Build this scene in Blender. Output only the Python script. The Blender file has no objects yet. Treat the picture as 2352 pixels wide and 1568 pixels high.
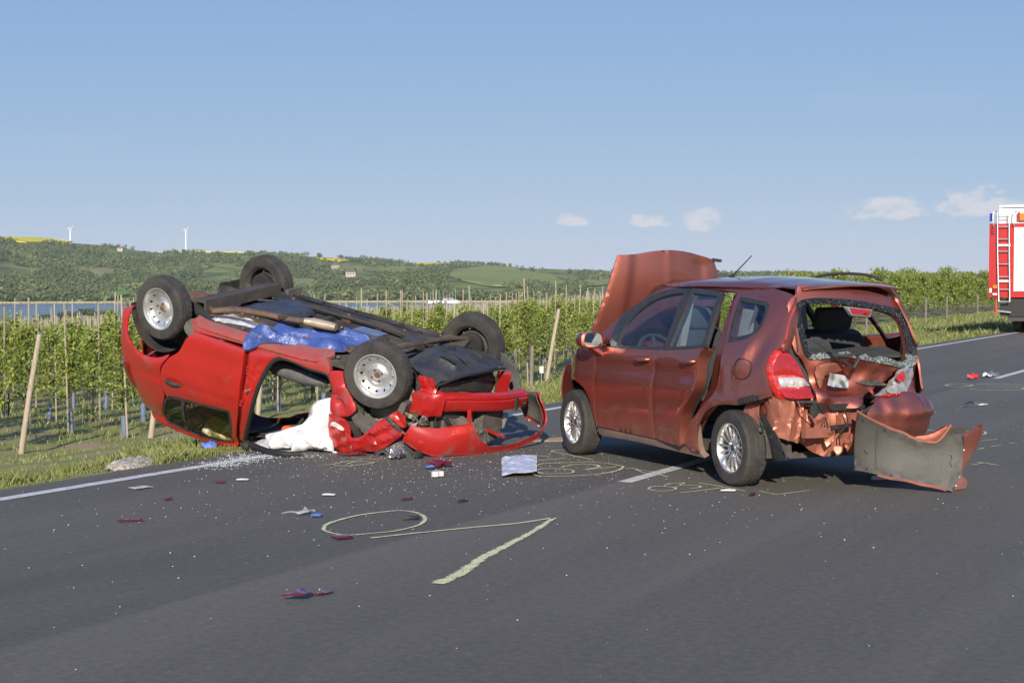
import bpy, math, random
import numpy as np
from mathutils import Vector, Matrix, noise
from mathutils.geometry import delaunay_2d_cdt
random.seed(7); RNG = np.random.default_rng(11)
SC = bpy.context.scene
COL = SC.collection
R = math.radians

# ---------------------------------------------------------------- camera (metres: X right, Y ahead, Z up; the road is Z = 0)
cam = bpy.data.cameras.new('camera'); camo = bpy.data.objects.new('camera', cam); COL.objects.link(camo)
cam.sensor_width = 36.0; cam.lens = 36.0 * 3760 / 2352
cam.clip_start = 0.1; cam.clip_end = 30000
camo.location = (0, 0, 1.6)
camo.rotation_euler = (R(90) - math.atan(151 / 3760), 0, 0)
SC.camera = camo
# ---------------------------------------------------------------- daylight: a low sun straight behind the camera
SUN_EL = 20.5; SUN_AZ = 183.0      # azimuth clockwise from +Y
world = bpy.data.worlds.new('World'); SC.world = world; world.use_nodes = True
nt = world.node_tree; nt.nodes.clear()
def N(t, typ, **kw):
    n = t.nodes.new(typ)
    for k, v in kw.items():
        if k.startswith('i_'): n.inputs[int(k[2:]) if k[2:].isdigit() else k[2:]].default_value = v
        else: setattr(n, k, v)
    return n
def math_n(t, op, a, b=None, c=None, clamp=False):
    n = t.nodes.new('ShaderNodeMath'); n.operation = op; n.use_clamp = clamp
    for i, v in enumerate((a, b, c)):
        if v is None: continue
        if isinstance(v, (int, float)): n.inputs[i].default_value = v
        else: t.links.new(v, n.inputs[i])
    return n.outputs[0]
sky = N(nt, 'ShaderNodeTexSky', sky_type='NISHITA', sun_disc=False, sun_elevation=R(SUN_EL), sun_rotation=R(SUN_AZ),
        altitude=150, air_density=0.6, dust_density=0.0, ozone_density=4.0)
sks = N(nt, 'ShaderNodeSeparateColor'); skc = N(nt, 'ShaderNodeCombineColor'); nt.links.new(sky.outputs[0], sks.inputs[0])
for i_, (pw, ml) in enumerate(((.52, 2.20), (.36, 3.12), (.1, 6.75))):      # tone of a hazy spring sky: gentler rise towards the horizon
    nt.links.new(math_n(nt, 'MULTIPLY', math_n(nt, 'POWER', sks.outputs[i_], pw), ml), skc.inputs[i_])
tc = N(nt, 'ShaderNodeTexCoord'); sep = N(nt, 'ShaderNodeSeparateXYZ'); nt.links.new(tc.outputs['Generated'], sep.inputs[0])
az = math_n(nt, 'ARCTAN2', sep.outputs[0], sep.outputs[1])         # radians right of +Y
el = math_n(nt, 'ARCSINE', sep.outputs[2])
comb = N(nt, 'ShaderNodeCombineXYZ')
nt.links.new(math_n(nt, 'MULTIPLY', az, 1.0), comb.inputs[0]); nt.links.new(math_n(nt, 'MULTIPLY', el, 1.9), comb.inputs[1])
nz = N(nt, 'ShaderNodeTexNoise'); nz.inputs['Scale'].default_value = 75; nz.inputs['Detail'].default_value = 8; nz.inputs['Roughness'].default_value = .58
nt.links.new(comb.outputs[0], nz.inputs['Vector'])
def blob(a, e, wa, we):
    x = math_n(nt, 'DIVIDE', math_n(nt, 'SUBTRACT', az, a), wa); y = math_n(nt, 'DIVIDE', math_n(nt, 'SUBTRACT', el, e - .35 * we), we * 1.3); y = math_n(nt, 'MAXIMUM', y, math_n(nt, 'MULTIPLY', y, -2.6))
    r2 = math_n(nt, 'ADD', math_n(nt, 'MULTIPLY', x, x), math_n(nt, 'MULTIPLY', y, y))
    return math_n(nt, 'SUBTRACT', 1.0, r2, clamp=True)
acc = None
for b in [(.0365, .0345, .012, .0062), (.083, .0335, .016, .006), (.114, .0345, .016, .0105), (.226, .040, .036, .0095), (.276, .043, .034, .0125),
          (.30, .041, .05, .009), (.45, .04, .06, .012), (-.42, .035, .05, .01), (.7, .05, .08, .014), (-.75, .05, .09, .014), (1.2, .05, .1, .015), (-1.3, .05, .1, .015), (-2.2, .05, .1, .015), (2.3, .05, .1, .015)]:
    o = blob(*b); acc = o if acc is None else math_n(nt, 'MAXIMUM', acc, o)
cm = N(nt, 'ShaderNodeMapRange', interpolation_type='SMOOTHSTEP'); cm.inputs[1].default_value = .68; cm.inputs[2].default_value = .98
nt.links.new(math_n(nt, 'ADD', math_n(nt, 'MULTIPLY', acc, .40), math_n(nt, 'MULTIPLY', nz.outputs[0], 1.15)), cm.inputs[0])
cm2 = math_n(nt, 'MULTIPLY', math_n(nt, 'MULTIPLY', cm.outputs[0], math_n(nt, 'GREATER_THAN', acc, .0)), .66)
# faint high streaks
comb2 = N(nt, 'ShaderNodeCombineXYZ'); nt.links.new(math_n(nt, 'ADD', az, math_n(nt, 'MULTIPLY', el, .6)), comb2.inputs[0]); nt.links.new(math_n(nt, 'MULTIPLY', el, 6.0), comb2.inputs[1])
nz2 = N(nt, 'ShaderNodeTexNoise'); nz2.inputs['Scale'].default_value = 5; nz2.inputs['Detail'].default_value = 5; nt.links.new(comb2.outputs[0], nz2.inputs['Vector'])
st = N(nt, 'ShaderNodeMapRange', interpolation_type='SMOOTHSTEP'); st.inputs[1].default_value = .55; st.inputs[2].default_value = .8; nt.links.new(nz2.outputs[0], st.inputs[0])
cm3 = math_n(nt, 'MAXIMUM', cm2, math_n(nt, 'MULTIPLY', st.outputs[0], .10))
mixc = N(nt, 'ShaderNodeMix', data_type='RGBA'); nt.links.new(cm3, mixc.inputs[0]); nt.links.new(skc.outputs[0], mixc.inputs[6]); mixc.inputs[7].default_value = (9.5, 9.0, 9.0, 1)
bg = N(nt, 'ShaderNodeBackground'); bg.inputs[1].default_value = .06
out = N(nt, 'ShaderNodeOutputWorld'); nt.links.new(mixc.outputs[2], bg.inputs[0]); nt.links.new(bg.outputs[0], out.inputs[0])
sl = bpy.data.lights.new('sun', 'SUN'); sl.energy = 5.0; sl.angle = R(.55); sl.color = (1.0, .91, .78)
slo = bpy.data.objects.new('sun', sl); COL.objects.link(slo)
sd = Vector((math.sin(R(SUN_AZ)) * math.cos(R(SUN_EL)), math.cos(R(SUN_AZ)) * math.cos(R(SUN_EL)), math.sin(R(SUN_EL))))
slo.rotation_euler = sd.to_track_quat('Z', 'Y').to_euler(); slo.location = sd * 60
SC.view_settings.view_transform = 'Standard'; SC.view_settings.look = 'None'; SC.view_settings.exposure = 0.5; SC.view_settings.gamma = 1.0
SC.view_settings.use_curve_mapping = False
SC.cycles.max_bounces = 8; SC.cycles.transparent_max_bounces = 12; SC.cycles.volume_bounces = 0

# ---------------------------------------------------------------- materials
def M(name, col, col2=None, scale=6.0, rough=.6, rough2=None, metal=0.0, bump=0.0, bscale=60.0, coat=0.0, spec=.5, detail=5.0, contrast=(.35, .65),
      col3=None, scale3=1.2, c3=(.5, .62), trans=0.0, sheen=0.0, stretch=None, dirt=None):
    m = bpy.data.materials.new(name); m.use_nodes = True; t = m.node_tree
    b = t.nodes['Principled BSDF']
    b.inputs['Roughness'].default_value = rough; b.inputs['Metallic'].default_value = metal
    b.inputs['Coat Weight'].default_value = coat; b.inputs['Coat Roughness'].default_value = .04; b.inputs['Specular IOR Level'].default_value = spec
    b.inputs['Base Color'].default_value = (*col, 1)
    t_c = N(t, 'ShaderNodeTexCoord'); vec = t_c.outputs['Object']
    if stretch:
        mp = N(t, 'ShaderNodeMapping'); mp.inputs['Scale'].default_value = stretch; t.links.new(vec, mp.inputs[0]); vec = mp.outputs[0]
    cur = None
    if col2:
        n = N(t, 'ShaderNodeTexNoise'); n.inputs['Scale'].default_value = scale; n.inputs['Detail'].default_value = detail; n.inputs['Roughness'].default_value = .62
        t.links.new(vec, n.inputs['Vector'])
        mr = N(t, 'ShaderNodeMapRange'); mr.inputs[1].default_value, mr.inputs[2].default_value = contrast; t.links.new(n.outputs[0], mr.inputs[0])
        mx = N(t, 'ShaderNodeMix', data_type='RGBA'); t.links.new(mr.outputs[0], mx.inputs[0]); mx.inputs[6].default_value = (*col, 1); mx.inputs[7].default_value = (*col2, 1)
        cur = mx.outputs[2]
        if rough2 is not None:
            r2 = N(t, 'ShaderNodeMapRange'); r2.inputs[1].default_value, r2.inputs[2].default_value = contrast; r2.inputs[3].default_value = rough; r2.inputs[4].default_value = rough2
            t.links.new(n.outputs[0], r2.inputs[0]); t.links.new(r2.outputs[0], b.inputs['Roughness'])
    if col3:
        n3 = N(t, 'ShaderNodeTexNoise'); n3.inputs['Scale'].default_value = scale3; n3.inputs['Detail'].default_value = 6; t.links.new(vec, n3.inputs['Vector'])
        mr3 = N(t, 'ShaderNodeMapRange'); mr3.inputs[1].default_value, mr3.inputs[2].default_value = c3; t.links.new(n3.outputs[0], mr3.inputs[0])
        mx3 = N(t, 'ShaderNodeMix', data_type='RGBA'); t.links.new(mr3.outputs[0], mx3.inputs[0])
        if cur: t.links.new(cur, mx3.inputs[6])
        else: mx3.inputs[6].default_value = (*col, 1)
        mx3.inputs[7].default_value = (*col3, 1); cur = mx3.outputs[2]
    if dirt:      # road dust on the lower body: (colour, z_full, z_none, amount)
        sp = N(t, 'ShaderNodeSeparateXYZ'); t.links.new(t_c.outputs['Object'], sp.inputs[0])
        mz = N(t, 'ShaderNodeMapRange'); mz.inputs[1].default_value = dirt[1]; mz.inputs[2].default_value = dirt[2]; mz.inputs[3].default_value = 1; mz.inputs[4].default_value = 0
        t.links.new(sp.outputs[2], mz.inputs[0])
        nd = N(t, 'ShaderNodeTexNoise'); nd.inputs['Scale'].default_value = 7; nd.inputs['Detail'].default_value = 8; t.links.new(t_c.outputs['Object'], nd.inputs['Vector'])
        f = math_n(t, 'MULTIPLY', math_n(t, 'MULTIPLY', mz.outputs[0], nd.outputs[0]), dirt[3] * 2, clamp=True)
        md = N(t, 'ShaderNodeMix', data_type='RGBA'); t.links.new(f, md.inputs[0])
        if cur: t.links.new(cur, md.inputs[6])
        else: md.inputs[6].default_value = (*col, 1)
        md.inputs[7].default_value = (*dirt[0], 1); cur = md.outputs[2]
        cw = N(t, 'ShaderNodeMapRange'); cw.inputs[3].default_value = coat; cw.inputs[4].default_value = 0; t.links.new(f, cw.inputs[0]); t.links.new(cw.outputs[0], b.inputs['Coat Weight'])
        if metal > 0:
            mw = N(t, 'ShaderNodeMapRange'); mw.inputs[3].default_value = metal; mw.inputs[4].default_value = 0; t.links.new(f, mw.inputs[0]); t.links.new(mw.outputs[0], b.inputs['Metallic'])
    if cur: t.links.new(cur, b.inputs['Base Color'])
    if bump:
        nb = N(t, 'ShaderNodeTexNoise'); nb.inputs['Scale'].default_value = bscale; nb.inputs['Detail'].default_value = 5; t.links.new(vec, nb.inputs['Vector'])
        bp = N(t, 'ShaderNodeBump'); bp.inputs['Strength'].default_value = bump; bp.inputs['Distance'].default_value = .02; t.links.new(nb.outputs[0], bp.inputs['Height']); t.links.new(bp.outputs[0], b.inputs['Normal'])
    if trans:
        tr = N(t, 'ShaderNodeBsdfTranslucent')
        if cur: t.links.new(cur, tr.inputs[0])
        else: tr.inputs[0].default_value = (*col, 1)
        ms = N(t, 'ShaderNodeMixShader'); ms.inputs[0].default_value = trans; t.links.new(b.outputs[0], ms.inputs[1]); t.links.new(tr.outputs[0], ms.inputs[2])
        t.links.new(ms.outputs[0], t.nodes['Material Output'].inputs[0])
    return m
def leafmat(name, c1, c2, c3, trans=.28, rough=.5):
    m = bpy.data.materials.new(name); m.use_nodes = True; t = m.node_tree; b = t.nodes['Principled BSDF']; b.inputs['Roughness'].default_value = rough
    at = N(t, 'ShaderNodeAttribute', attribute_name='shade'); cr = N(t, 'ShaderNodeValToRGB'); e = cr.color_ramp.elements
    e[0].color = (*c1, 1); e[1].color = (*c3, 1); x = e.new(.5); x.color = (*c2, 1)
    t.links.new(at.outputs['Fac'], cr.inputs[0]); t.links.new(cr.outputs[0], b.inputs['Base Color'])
    tr = N(t, 'ShaderNodeBsdfTranslucent'); t.links.new(cr.outputs[0], tr.inputs[0]); ms = N(t, 'ShaderNodeMixShader'); ms.inputs[0].default_value = trans
    t.links.new(b.outputs[0], ms.inputs[1]); t.links.new(tr.outputs[0], ms.inputs[2]); t.links.new(ms.outputs[0], t.nodes['Material Output'].inputs[0])
    return m
def glassmat(name, tint, refl=.9, rough=.0, ior=1.45, haze=None):
    m = bpy.data.materials.new(name); m.use_nodes = True; t = m.node_tree; t.nodes.clear()
    o = N(t, 'ShaderNodeOutputMaterial'); tr = N(t, 'ShaderNodeBsdfTransparent'); tr.inputs[0].default_value = (*tint, 1)
    gl = N(t, 'ShaderNodeBsdfGlossy'); gl.inputs['Roughness'].default_value = rough; gl.inputs[0].default_value = (refl, refl, refl, 1)
    lw = N(t, 'ShaderNodeLayerWeight'); lw.inputs[0].default_value = .5; ms = N(t, 'ShaderNodeMixShader'); f0 = ((ior - 1) / (ior + 1)) ** 2
    t.links.new(math_n(t, 'ADD', math_n(t, 'MULTIPLY', math_n(t, 'POWER', lw.outputs['Facing'], 5.0), 1 - f0), f0, clamp=True), ms.inputs[0]); t.links.new(tr.outputs[0], ms.inputs[1]); t.links.new(gl.outputs[0], ms.inputs[2]); fin = ms.outputs[0]
    if haze:      # a film of dust or crumpled plastic: (colour, amount)
        df = N(t, 'ShaderNodeBsdfDiffuse'); df.inputs[0].default_value = (*haze[0], 1); nn = N(t, 'ShaderNodeTexNoise'); nn.inputs['Scale'].default_value = haze[2] if len(haze) > 2 else 4
        cc = N(t, 'ShaderNodeTexCoord'); t.links.new(cc.outputs['Object'], nn.inputs['Vector'])
        m2 = N(t, 'ShaderNodeMixShader'); t.links.new(math_n(t, 'MULTIPLY', nn.outputs[0], haze[1] * 2, clamp=True), m2.inputs[0]); t.links.new(fin, m2.inputs[1]); t.links.new(df.outputs[0], m2.inputs[2]); fin = m2.outputs[0]
    t.links.new(fin, o.inputs[0]); return m

# ---------------------------------------------------------------- object helpers
def tag(o, label=None, cat=None, group=None, kind=None):
    if label: o['label'] = label
    if cat: o['category'] = cat
    if group: o['group'] = group
    if kind: o['kind'] = kind
    return o
def empty(name, loc=(0, 0, 0), rot=(0, 0, 0), label=None, cat=None, group=None):
    o = bpy.data.objects.new(name, None); COL.objects.link(o); o.location = loc; o.rotation_euler = rot; o.empty_display_size = .2
    return tag(o, label, cat, group)
def mesh_obj(name, verts, faces, mat, parent=None, smooth=False, sharp=None):
    me = bpy.data.meshes.new(name); me.from_pydata([tuple(v) for v in verts], [], [tuple(f) for f in faces]); me.update()
    if smooth: me.shade_smooth()
    if sharp: me.set_sharp_from_angle(angle=R(sharp))
    me.materials.append(mat)
    o = bpy.data.objects.new(name, me); COL.objects.link(o)
    if parent: o.parent = parent
    return o
def fast_mesh(name, V, Q, mat, shade=None, parent=None):
    """numpy quads/tris -> one mesh, with an optional per-face-corner-free 'shade' point attribute"""
    V = np.asarray(V, np.float32); Q = np.asarray(Q, np.int32); k = Q.shape[1]
    me = bpy.data.meshes.new(name); me.vertices.add(len(V)); me.vertices.foreach_set('co', V.ravel())
    me.loops.add(Q.size); me.loops.foreach_set('vertex_index', Q.ravel()); me.polygons.add(len(Q)); me.polygons.foreach_set('loop_start', np.arange(0, Q.size, k, dtype=np.int32))
    me.update(calc_edges=True); me.validate()
    if shade is not None:
        a = me.attributes.new('shade', 'FLOAT', 'POINT'); a.data.foreach_set('value', np.asarray(shade, np.float32))
    me.materials.append(mat); o = bpy.data.objects.new(name, me); COL.objects.link(o)
    if parent: o.parent = parent
    return o
class MB:
    def __init__(s): s.v = []; s.f = []
    def add(s, v, f):
        k = len(s.v); s.v += [tuple(p) for p in v]; s.f += [tuple(i + k for i in q) for q in f]; return s
    def box(s, c, d, rot=None, taper=1.0):
        x, y, z = d[0] / 2, d[1] / 2, d[2] / 2; v = []
        for sz in (-1, 1):
            t = taper if sz > 0 else 1
            for a, b in ((-1, -1), (1, -1), (1, 1), (-1, 1)): v.append(Vector((a * x * t, b * y * t, sz * z)))
        if rot is not None: v = [rot @ p for p in v]
        v = [p + Vector(c) for p in v]
        return s.add(v, [(3, 2, 1, 0), (4, 5, 6, 7), (0, 1, 5, 4), (1, 2, 6, 5), (2, 3, 7, 6), (3, 0, 4, 7)])
    def bar(s, a, b, w, h, up=(0, 0, 1)):
        a, b = Vector(a), Vector(b); d = (b - a); z = d.normalized(); x = z.cross(Vector(up))
        if x.length < 1e-4: x = z.cross(Vector((1, 0, 0)))
        x.normalize(); y = x.cross(z); m = Matrix((x, z, y)).transposed()
        return s.box((a + b) / 2, (w, d.length, h), m)
    def tube(s, pts, r, n=8, cap=True):
        pts = [Vector(p) for p in pts]; rr = r if isinstance(r, (list, tuple)) else [r] * len(pts); v = []; ref = None
        for i, p in enumerate(pts):
            d = (pts[min(i + 1, len(pts) - 1)] - pts[max(i - 1, 0)])
            if d.length < 1e-9: d = Vector((0, 0, 1))
            d.normalize()
            if ref is None: ref = d.orthogonal().normalized()
            x = (ref - d * ref.dot(d))
            x = x.normalized() if x.length > 1e-5 else d.orthogonal().normalized()
            ref = x; y = d.cross(x)
            for k in range(n):
                a = 2 * math.pi * k / n; v.append(p + (x * math.cos(a) + y * math.sin(a)) * rr[i])
        f = []
        for i in range(len(pts) - 1):
            for k in range(n): f.append((i * n + k, i * n + (k + 1) % n, (i + 1) * n + (k + 1) % n, (i + 1) * n + k))
        if cap: f.append(tuple(range(n - 1, -1, -1))); f.append(tuple(range((len(pts) - 1) * n, len(pts) * n)))
        return s.add(v, f)
    def lathe(s, prof, n=48, axis='y', c=(0, 0, 0), rmod=None):
        """prof: (radius, along)"""
        v = []; f = []; c = Vector(c)
        for i, (r, h) in enumerate(prof):
            for k in range(n):
                a = 2 * math.pi * k / n; q = r + (rmod(i, k, a) if rmod else 0)
                p = (q * math.cos(a), h, q * math.sin(a)) if axis == 'y' else ((q * math.cos(a), q * math.sin(a), h) if axis == 'z' else (h, q * math.cos(a), q * math.sin(a)))
                v.append(Vector(p) + c)
        for i in range(len(prof) - 1):
            for k in range(n): f.append((i * n + k, (i + 1) * n + k, (i + 1) * n + (k + 1) % n, i * n + (k + 1) % n))
        return s.add(v, f)
    def build(s, name, mat, parent=None, smooth=True, sharp=35): return mesh_obj(name, s.v, s.f, mat, parent, smooth, sharp if smooth else None)
def spl(pts, n=5, closed=True):
    """Catmull-Rom through pts; a point with a third entry is a corner"""
    P = [np.array(p[:2], float) for p in pts]; C = [len(p) > 2 for p in pts]; m = len(P); out = []
    for i in range(m if closed else m - 1):
        p1, p2 = P[i], P[(i + 1) % m]; p0 = P[i - 1] if (closed or i > 0) else p1; p3 = P[(i + 2) % m] if (closed or i + 2 < m) else p2
        if C[i]: p0 = p1 - (p2 - p1)
        if C[(i + 1) % m]: p3 = p2 + (p2 - p1)
        for k in range(n):
            t = k / n; out.append(tuple(.5 * (2 * p1 + (p2 - p0) * t + (2 * p0 - 5 * p1 + 4 * p2 - p3) * t * t + (3 * p1 - p0 - 3 * p2 + p3) * t ** 3)))
    if not closed: out.append(tuple(P[-1]))
    return out
def spl3(pts, n=6):
    P = [np.array(p, float) for p in pts]; m = len(P); out = []
    for i in range(m - 1):
        p1, p2 = P[i], P[i + 1]; p0 = P[i - 1] if i else 2 * p1 - p2; p3 = P[i + 2] if i + 2 < m else 2 * p2 - p1
        for k in range(n):
            t = k / n; out.append(tuple(.5 * (2 * p1 + (p2 - p0) * t + (2 * p0 - 5 * p1 + 4 * p2 - p3) * t * t + (3 * p1 - p0 - 3 * p2 + p3) * t ** 3)))
    out.append(tuple(P[-1])); return out
def inside(poly, pts):
    poly = np.asarray(poly); x, y = pts[:, 0], pts[:, 1]; r = np.zeros(len(pts), bool); j = len(poly) - 1
    for i in range(len(poly)):
        xi, yi = poly[i]; xj, yj = poly[j]
        c = ((yi > y) != (yj > y)); r ^= c & (x < (xj - xi) * (y - yi) / (yj - yi + 1e-12) + xi); j = i
    return r
def segdist(poly, pts):
    poly = np.asarray(poly); A = poly; B = np.roll(poly, -1, 0); best = np.full(len(pts), 1e9)
    for a, b in zip(A, B):
        d = b - a; L = d @ d + 1e-12; t = np.clip(((pts - a) @ d) / L, 0, 1); best = np.minimum(best, np.hypot(*(pts - a - t[:, None] * d).T))
    return best
def dens(poly, step):
    out = []
    for i in range(len(poly)):
        a = np.array(poly[i]); b = np.array(poly[(i + 1) % len(poly)]); k = max(1, int(np.ceil(np.hypot(*(b - a)) / step)))
        for j in range(k): out.append(tuple(a + (b - a) * j / k))
    o2 = [out[0]]
    for p in out[1:]:
        if math.hypot(p[0] - o2[-1][0], p[1] - o2[-1][1]) > 1e-4: o2.append(p)
    return o2
def panel(name, outline, surf, mat, parent=None, holes=(), step=.045, thick=.012, disp=None, flip=False, closed_back=True, jit=.25, edge=.004, sharp=None):
    """a sheet-metal piece: a 2-D outline (with holes) laid on the surface surf(u, v) and given thickness"""
    outl = dens(outline, step); hs = [dens(h, step) for h in holes]
    o = np.array(outl); lo, hi = o.min(0), o.max(0)
    gx, gy = np.meshgrid(np.arange(lo[0] + step / 2, hi[0], step), np.arange(lo[1] + step / 2, hi[1], step)); G = np.c_[gx.ravel(), gy.ravel()]
    rr = np.random.default_rng(len(outl) * 7 + 3); G = G + (rr.random(G.shape) - .5) * step * jit
    if len(G):
        k = inside(o, G) & (segdist(o, G) > step * .45)
        for h in hs: k &= ~inside(h, G) & (segdist(h, G) > step * .45)
        G = G[k]
    pts = list(outl); edges = [(i, (i + 1) % len(outl)) for i in range(len(outl))]
    for h in hs:
        b = len(pts); pts += h; edges += [(b + i, b + (i + 1) % len(h)) for i in range(len(h))]
    pts += [tuple(g) for g in G]
    vv, ee, ff, *_ = delaunay_2d_cdt([Vector(p) for p in pts], edges, [], 0, 1e-5)
    P2 = np.array([tuple(v) for v in vv]); F = np.array([tuple(f) for f in ff]); cen = P2[F].mean(1)
    k = inside(o, cen)
    for h in hs: k &= ~inside(h, cen)
    F = F[k]
    a, b, c = P2[F[:, 0]], P2[F[:, 1]], P2[F[:, 2]]; ar = (b[:, 0] - a[:, 0]) * (c[:, 1] - a[:, 1]) - (b[:, 1] - a[:, 1]) * (c[:, 0] - a[:, 0])
    F[ar < 0] = F[ar < 0][:, ::-1]
    dist = segdist(o, P2)
    for h in hs: dist = np.minimum(dist, segdist(h, P2))
    e = 1e-3; top = []; nor = []
    for i, (u, v) in enumerate(P2):
        p = np.array(surf(u, v)); du = np.array(surf(u + e, v)) - p; dv = np.array(surf(u, v + e)) - p; n = np.cross(du, dv); n = n / (np.linalg.norm(n) + 1e-12)
        if flip: n = -n
        d = disp(u, v, dist[i]) if disp else 0.0
        if edge and dist[i] < 1e-5: d -= edge
        top.append(p + n * d); nor.append(n)
    top = np.array(top); nor = np.array(nor); bot = top - nor * thick
    cnt = {}
    for f in F:
        for i in range(3):
            q = (f[i], f[(i + 1) % 3]); cnt[q] = 1
    bnd = [q for q in cnt if (q[1], q[0]) not in cnt]
    nv = len(top); V = list(top) + list(bot); faces = []
    for f in F:
        faces.append(tuple(f[::-1]) if flip else tuple(f)); faces.append(tuple(np.array(f) + nv) if flip else tuple(np.array(f[::-1]) + nv))
    w = len(V); idx = {}
    for q in bnd:
        for i in q:
            if i not in idx: idx[i] = (len(V), len(V) + 1); V.append(top[i]); V.append(bot[i])
    for a_, b_ in bnd:
        A, B = idx[a_], idx[b_]; f = (A[0], A[1], B[1], B[0]); faces.append(f if not flip else f[::-1])
    ob = mesh_obj(name, V, faces, mat, parent, True, sharp)
    return ob
def tri_w(t): return abs((t % 1.0) * 2 - 1) * 2 - 1
def crumple(u, v, amp, lam, seed=0, k=5):
    """folded-sheet relief: straight creases in several directions"""
    s = 0; r = random.Random(seed)
    for i in range(k):
        a = r.random() * math.pi; ph = r.random(); l = lam * (.6 + 1.1 * r.random())
        w = noise.noise(Vector((u * 1.5 / lam + seed, v * 1.5 / lam, i * 3.1))) * .35
        s += tri_w((u * math.cos(a) + v * math.sin(a)) / l + ph + w) / (1 + .35 * i)
    return amp * s / 2.0
def interp(x, xs, ys): return float(np.interp(x, xs, ys))
def vnoise(x, y, seed=0):
    x = np.asarray(x, float); y = np.asarray(y, float); xi = np.floor(x).astype(int); yi = np.floor(y).astype(int); fx = x - xi; fy = y - yi
    fx = fx * fx * (3 - 2 * fx); fy = fy * fy * (3 - 2 * fy)
    def h(a, b):
        n = (a * 374761393 + b * 668265263 + seed * 1442695041) & 0x7fffffff; n = ((n ^ (n >> 13)) * 1274126177) & 0x7fffffff; return ((n ^ (n >> 16)) & 0xffff) / 65535.0
    return (h(xi, yi) * (1 - fx) + h(xi + 1, yi) * fx) * (1 - fy) + (h(xi, yi + 1) * (1 - fx) + h(xi + 1, yi + 1) * fx) * fy
def fbm(x, y, seed=0, o=4): return sum(vnoise(x * 2 ** i, y * 2 ** i, seed + i) * .5 ** (i + 1) for i in range(o)) / (1 - .5 ** o)
def copy_tree(o, parent=None):
    c = o.copy(); COL.objects.link(c); c.parent = parent
    for ch in list(o.children): copy_tree(ch, c)
    return c

# ================================================================= THE SETTING
RP = np.array([-3.664, 11.659]); RD = np.array([.46136, .88721]); RN = np.array([-.88721, .46136])   # left edge line of the road: a point on it, its direction, its left normal
ROAD_ANG = math.atan2(RD[1], RD[0]) - math.pi / 2
def wp(s, d, z=0.0): q = RP + RD * s + RN * d; return (float(q[0]), float(q[1]), z)
def sdof(x, y): q = np.array([x, y]) - RP; return float(q @ RD), float(q @ RN)
LAKE = -18.4
def G(s, d):
    s = np.asarray(s, float); d = np.asarray(d, float)
    e = s - 1.6 * d; k = np.interp(e, [25, 55], [1, .5]); t = np.clip((d - .42) / 11.5, 0, 1) ** 1.12; f = np.interp(e, [25, 60], [1, .45]); f = f + (1 - f) * np.clip((d - 22) / 35, 0, 1)
    h = -1.55 * k * t - .0345 * np.clip(d - 12, 0, 140) * f - .085 * np.clip(d - 152, 0, 500) - .02
    n = (vnoise(s * .9, d * .9, 3) - .5) * .10 * np.clip((d - .5) / 1.5, 0, 1)
    return np.maximum(h + n, LAKE - 2)
mat_asphalt = None
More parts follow.
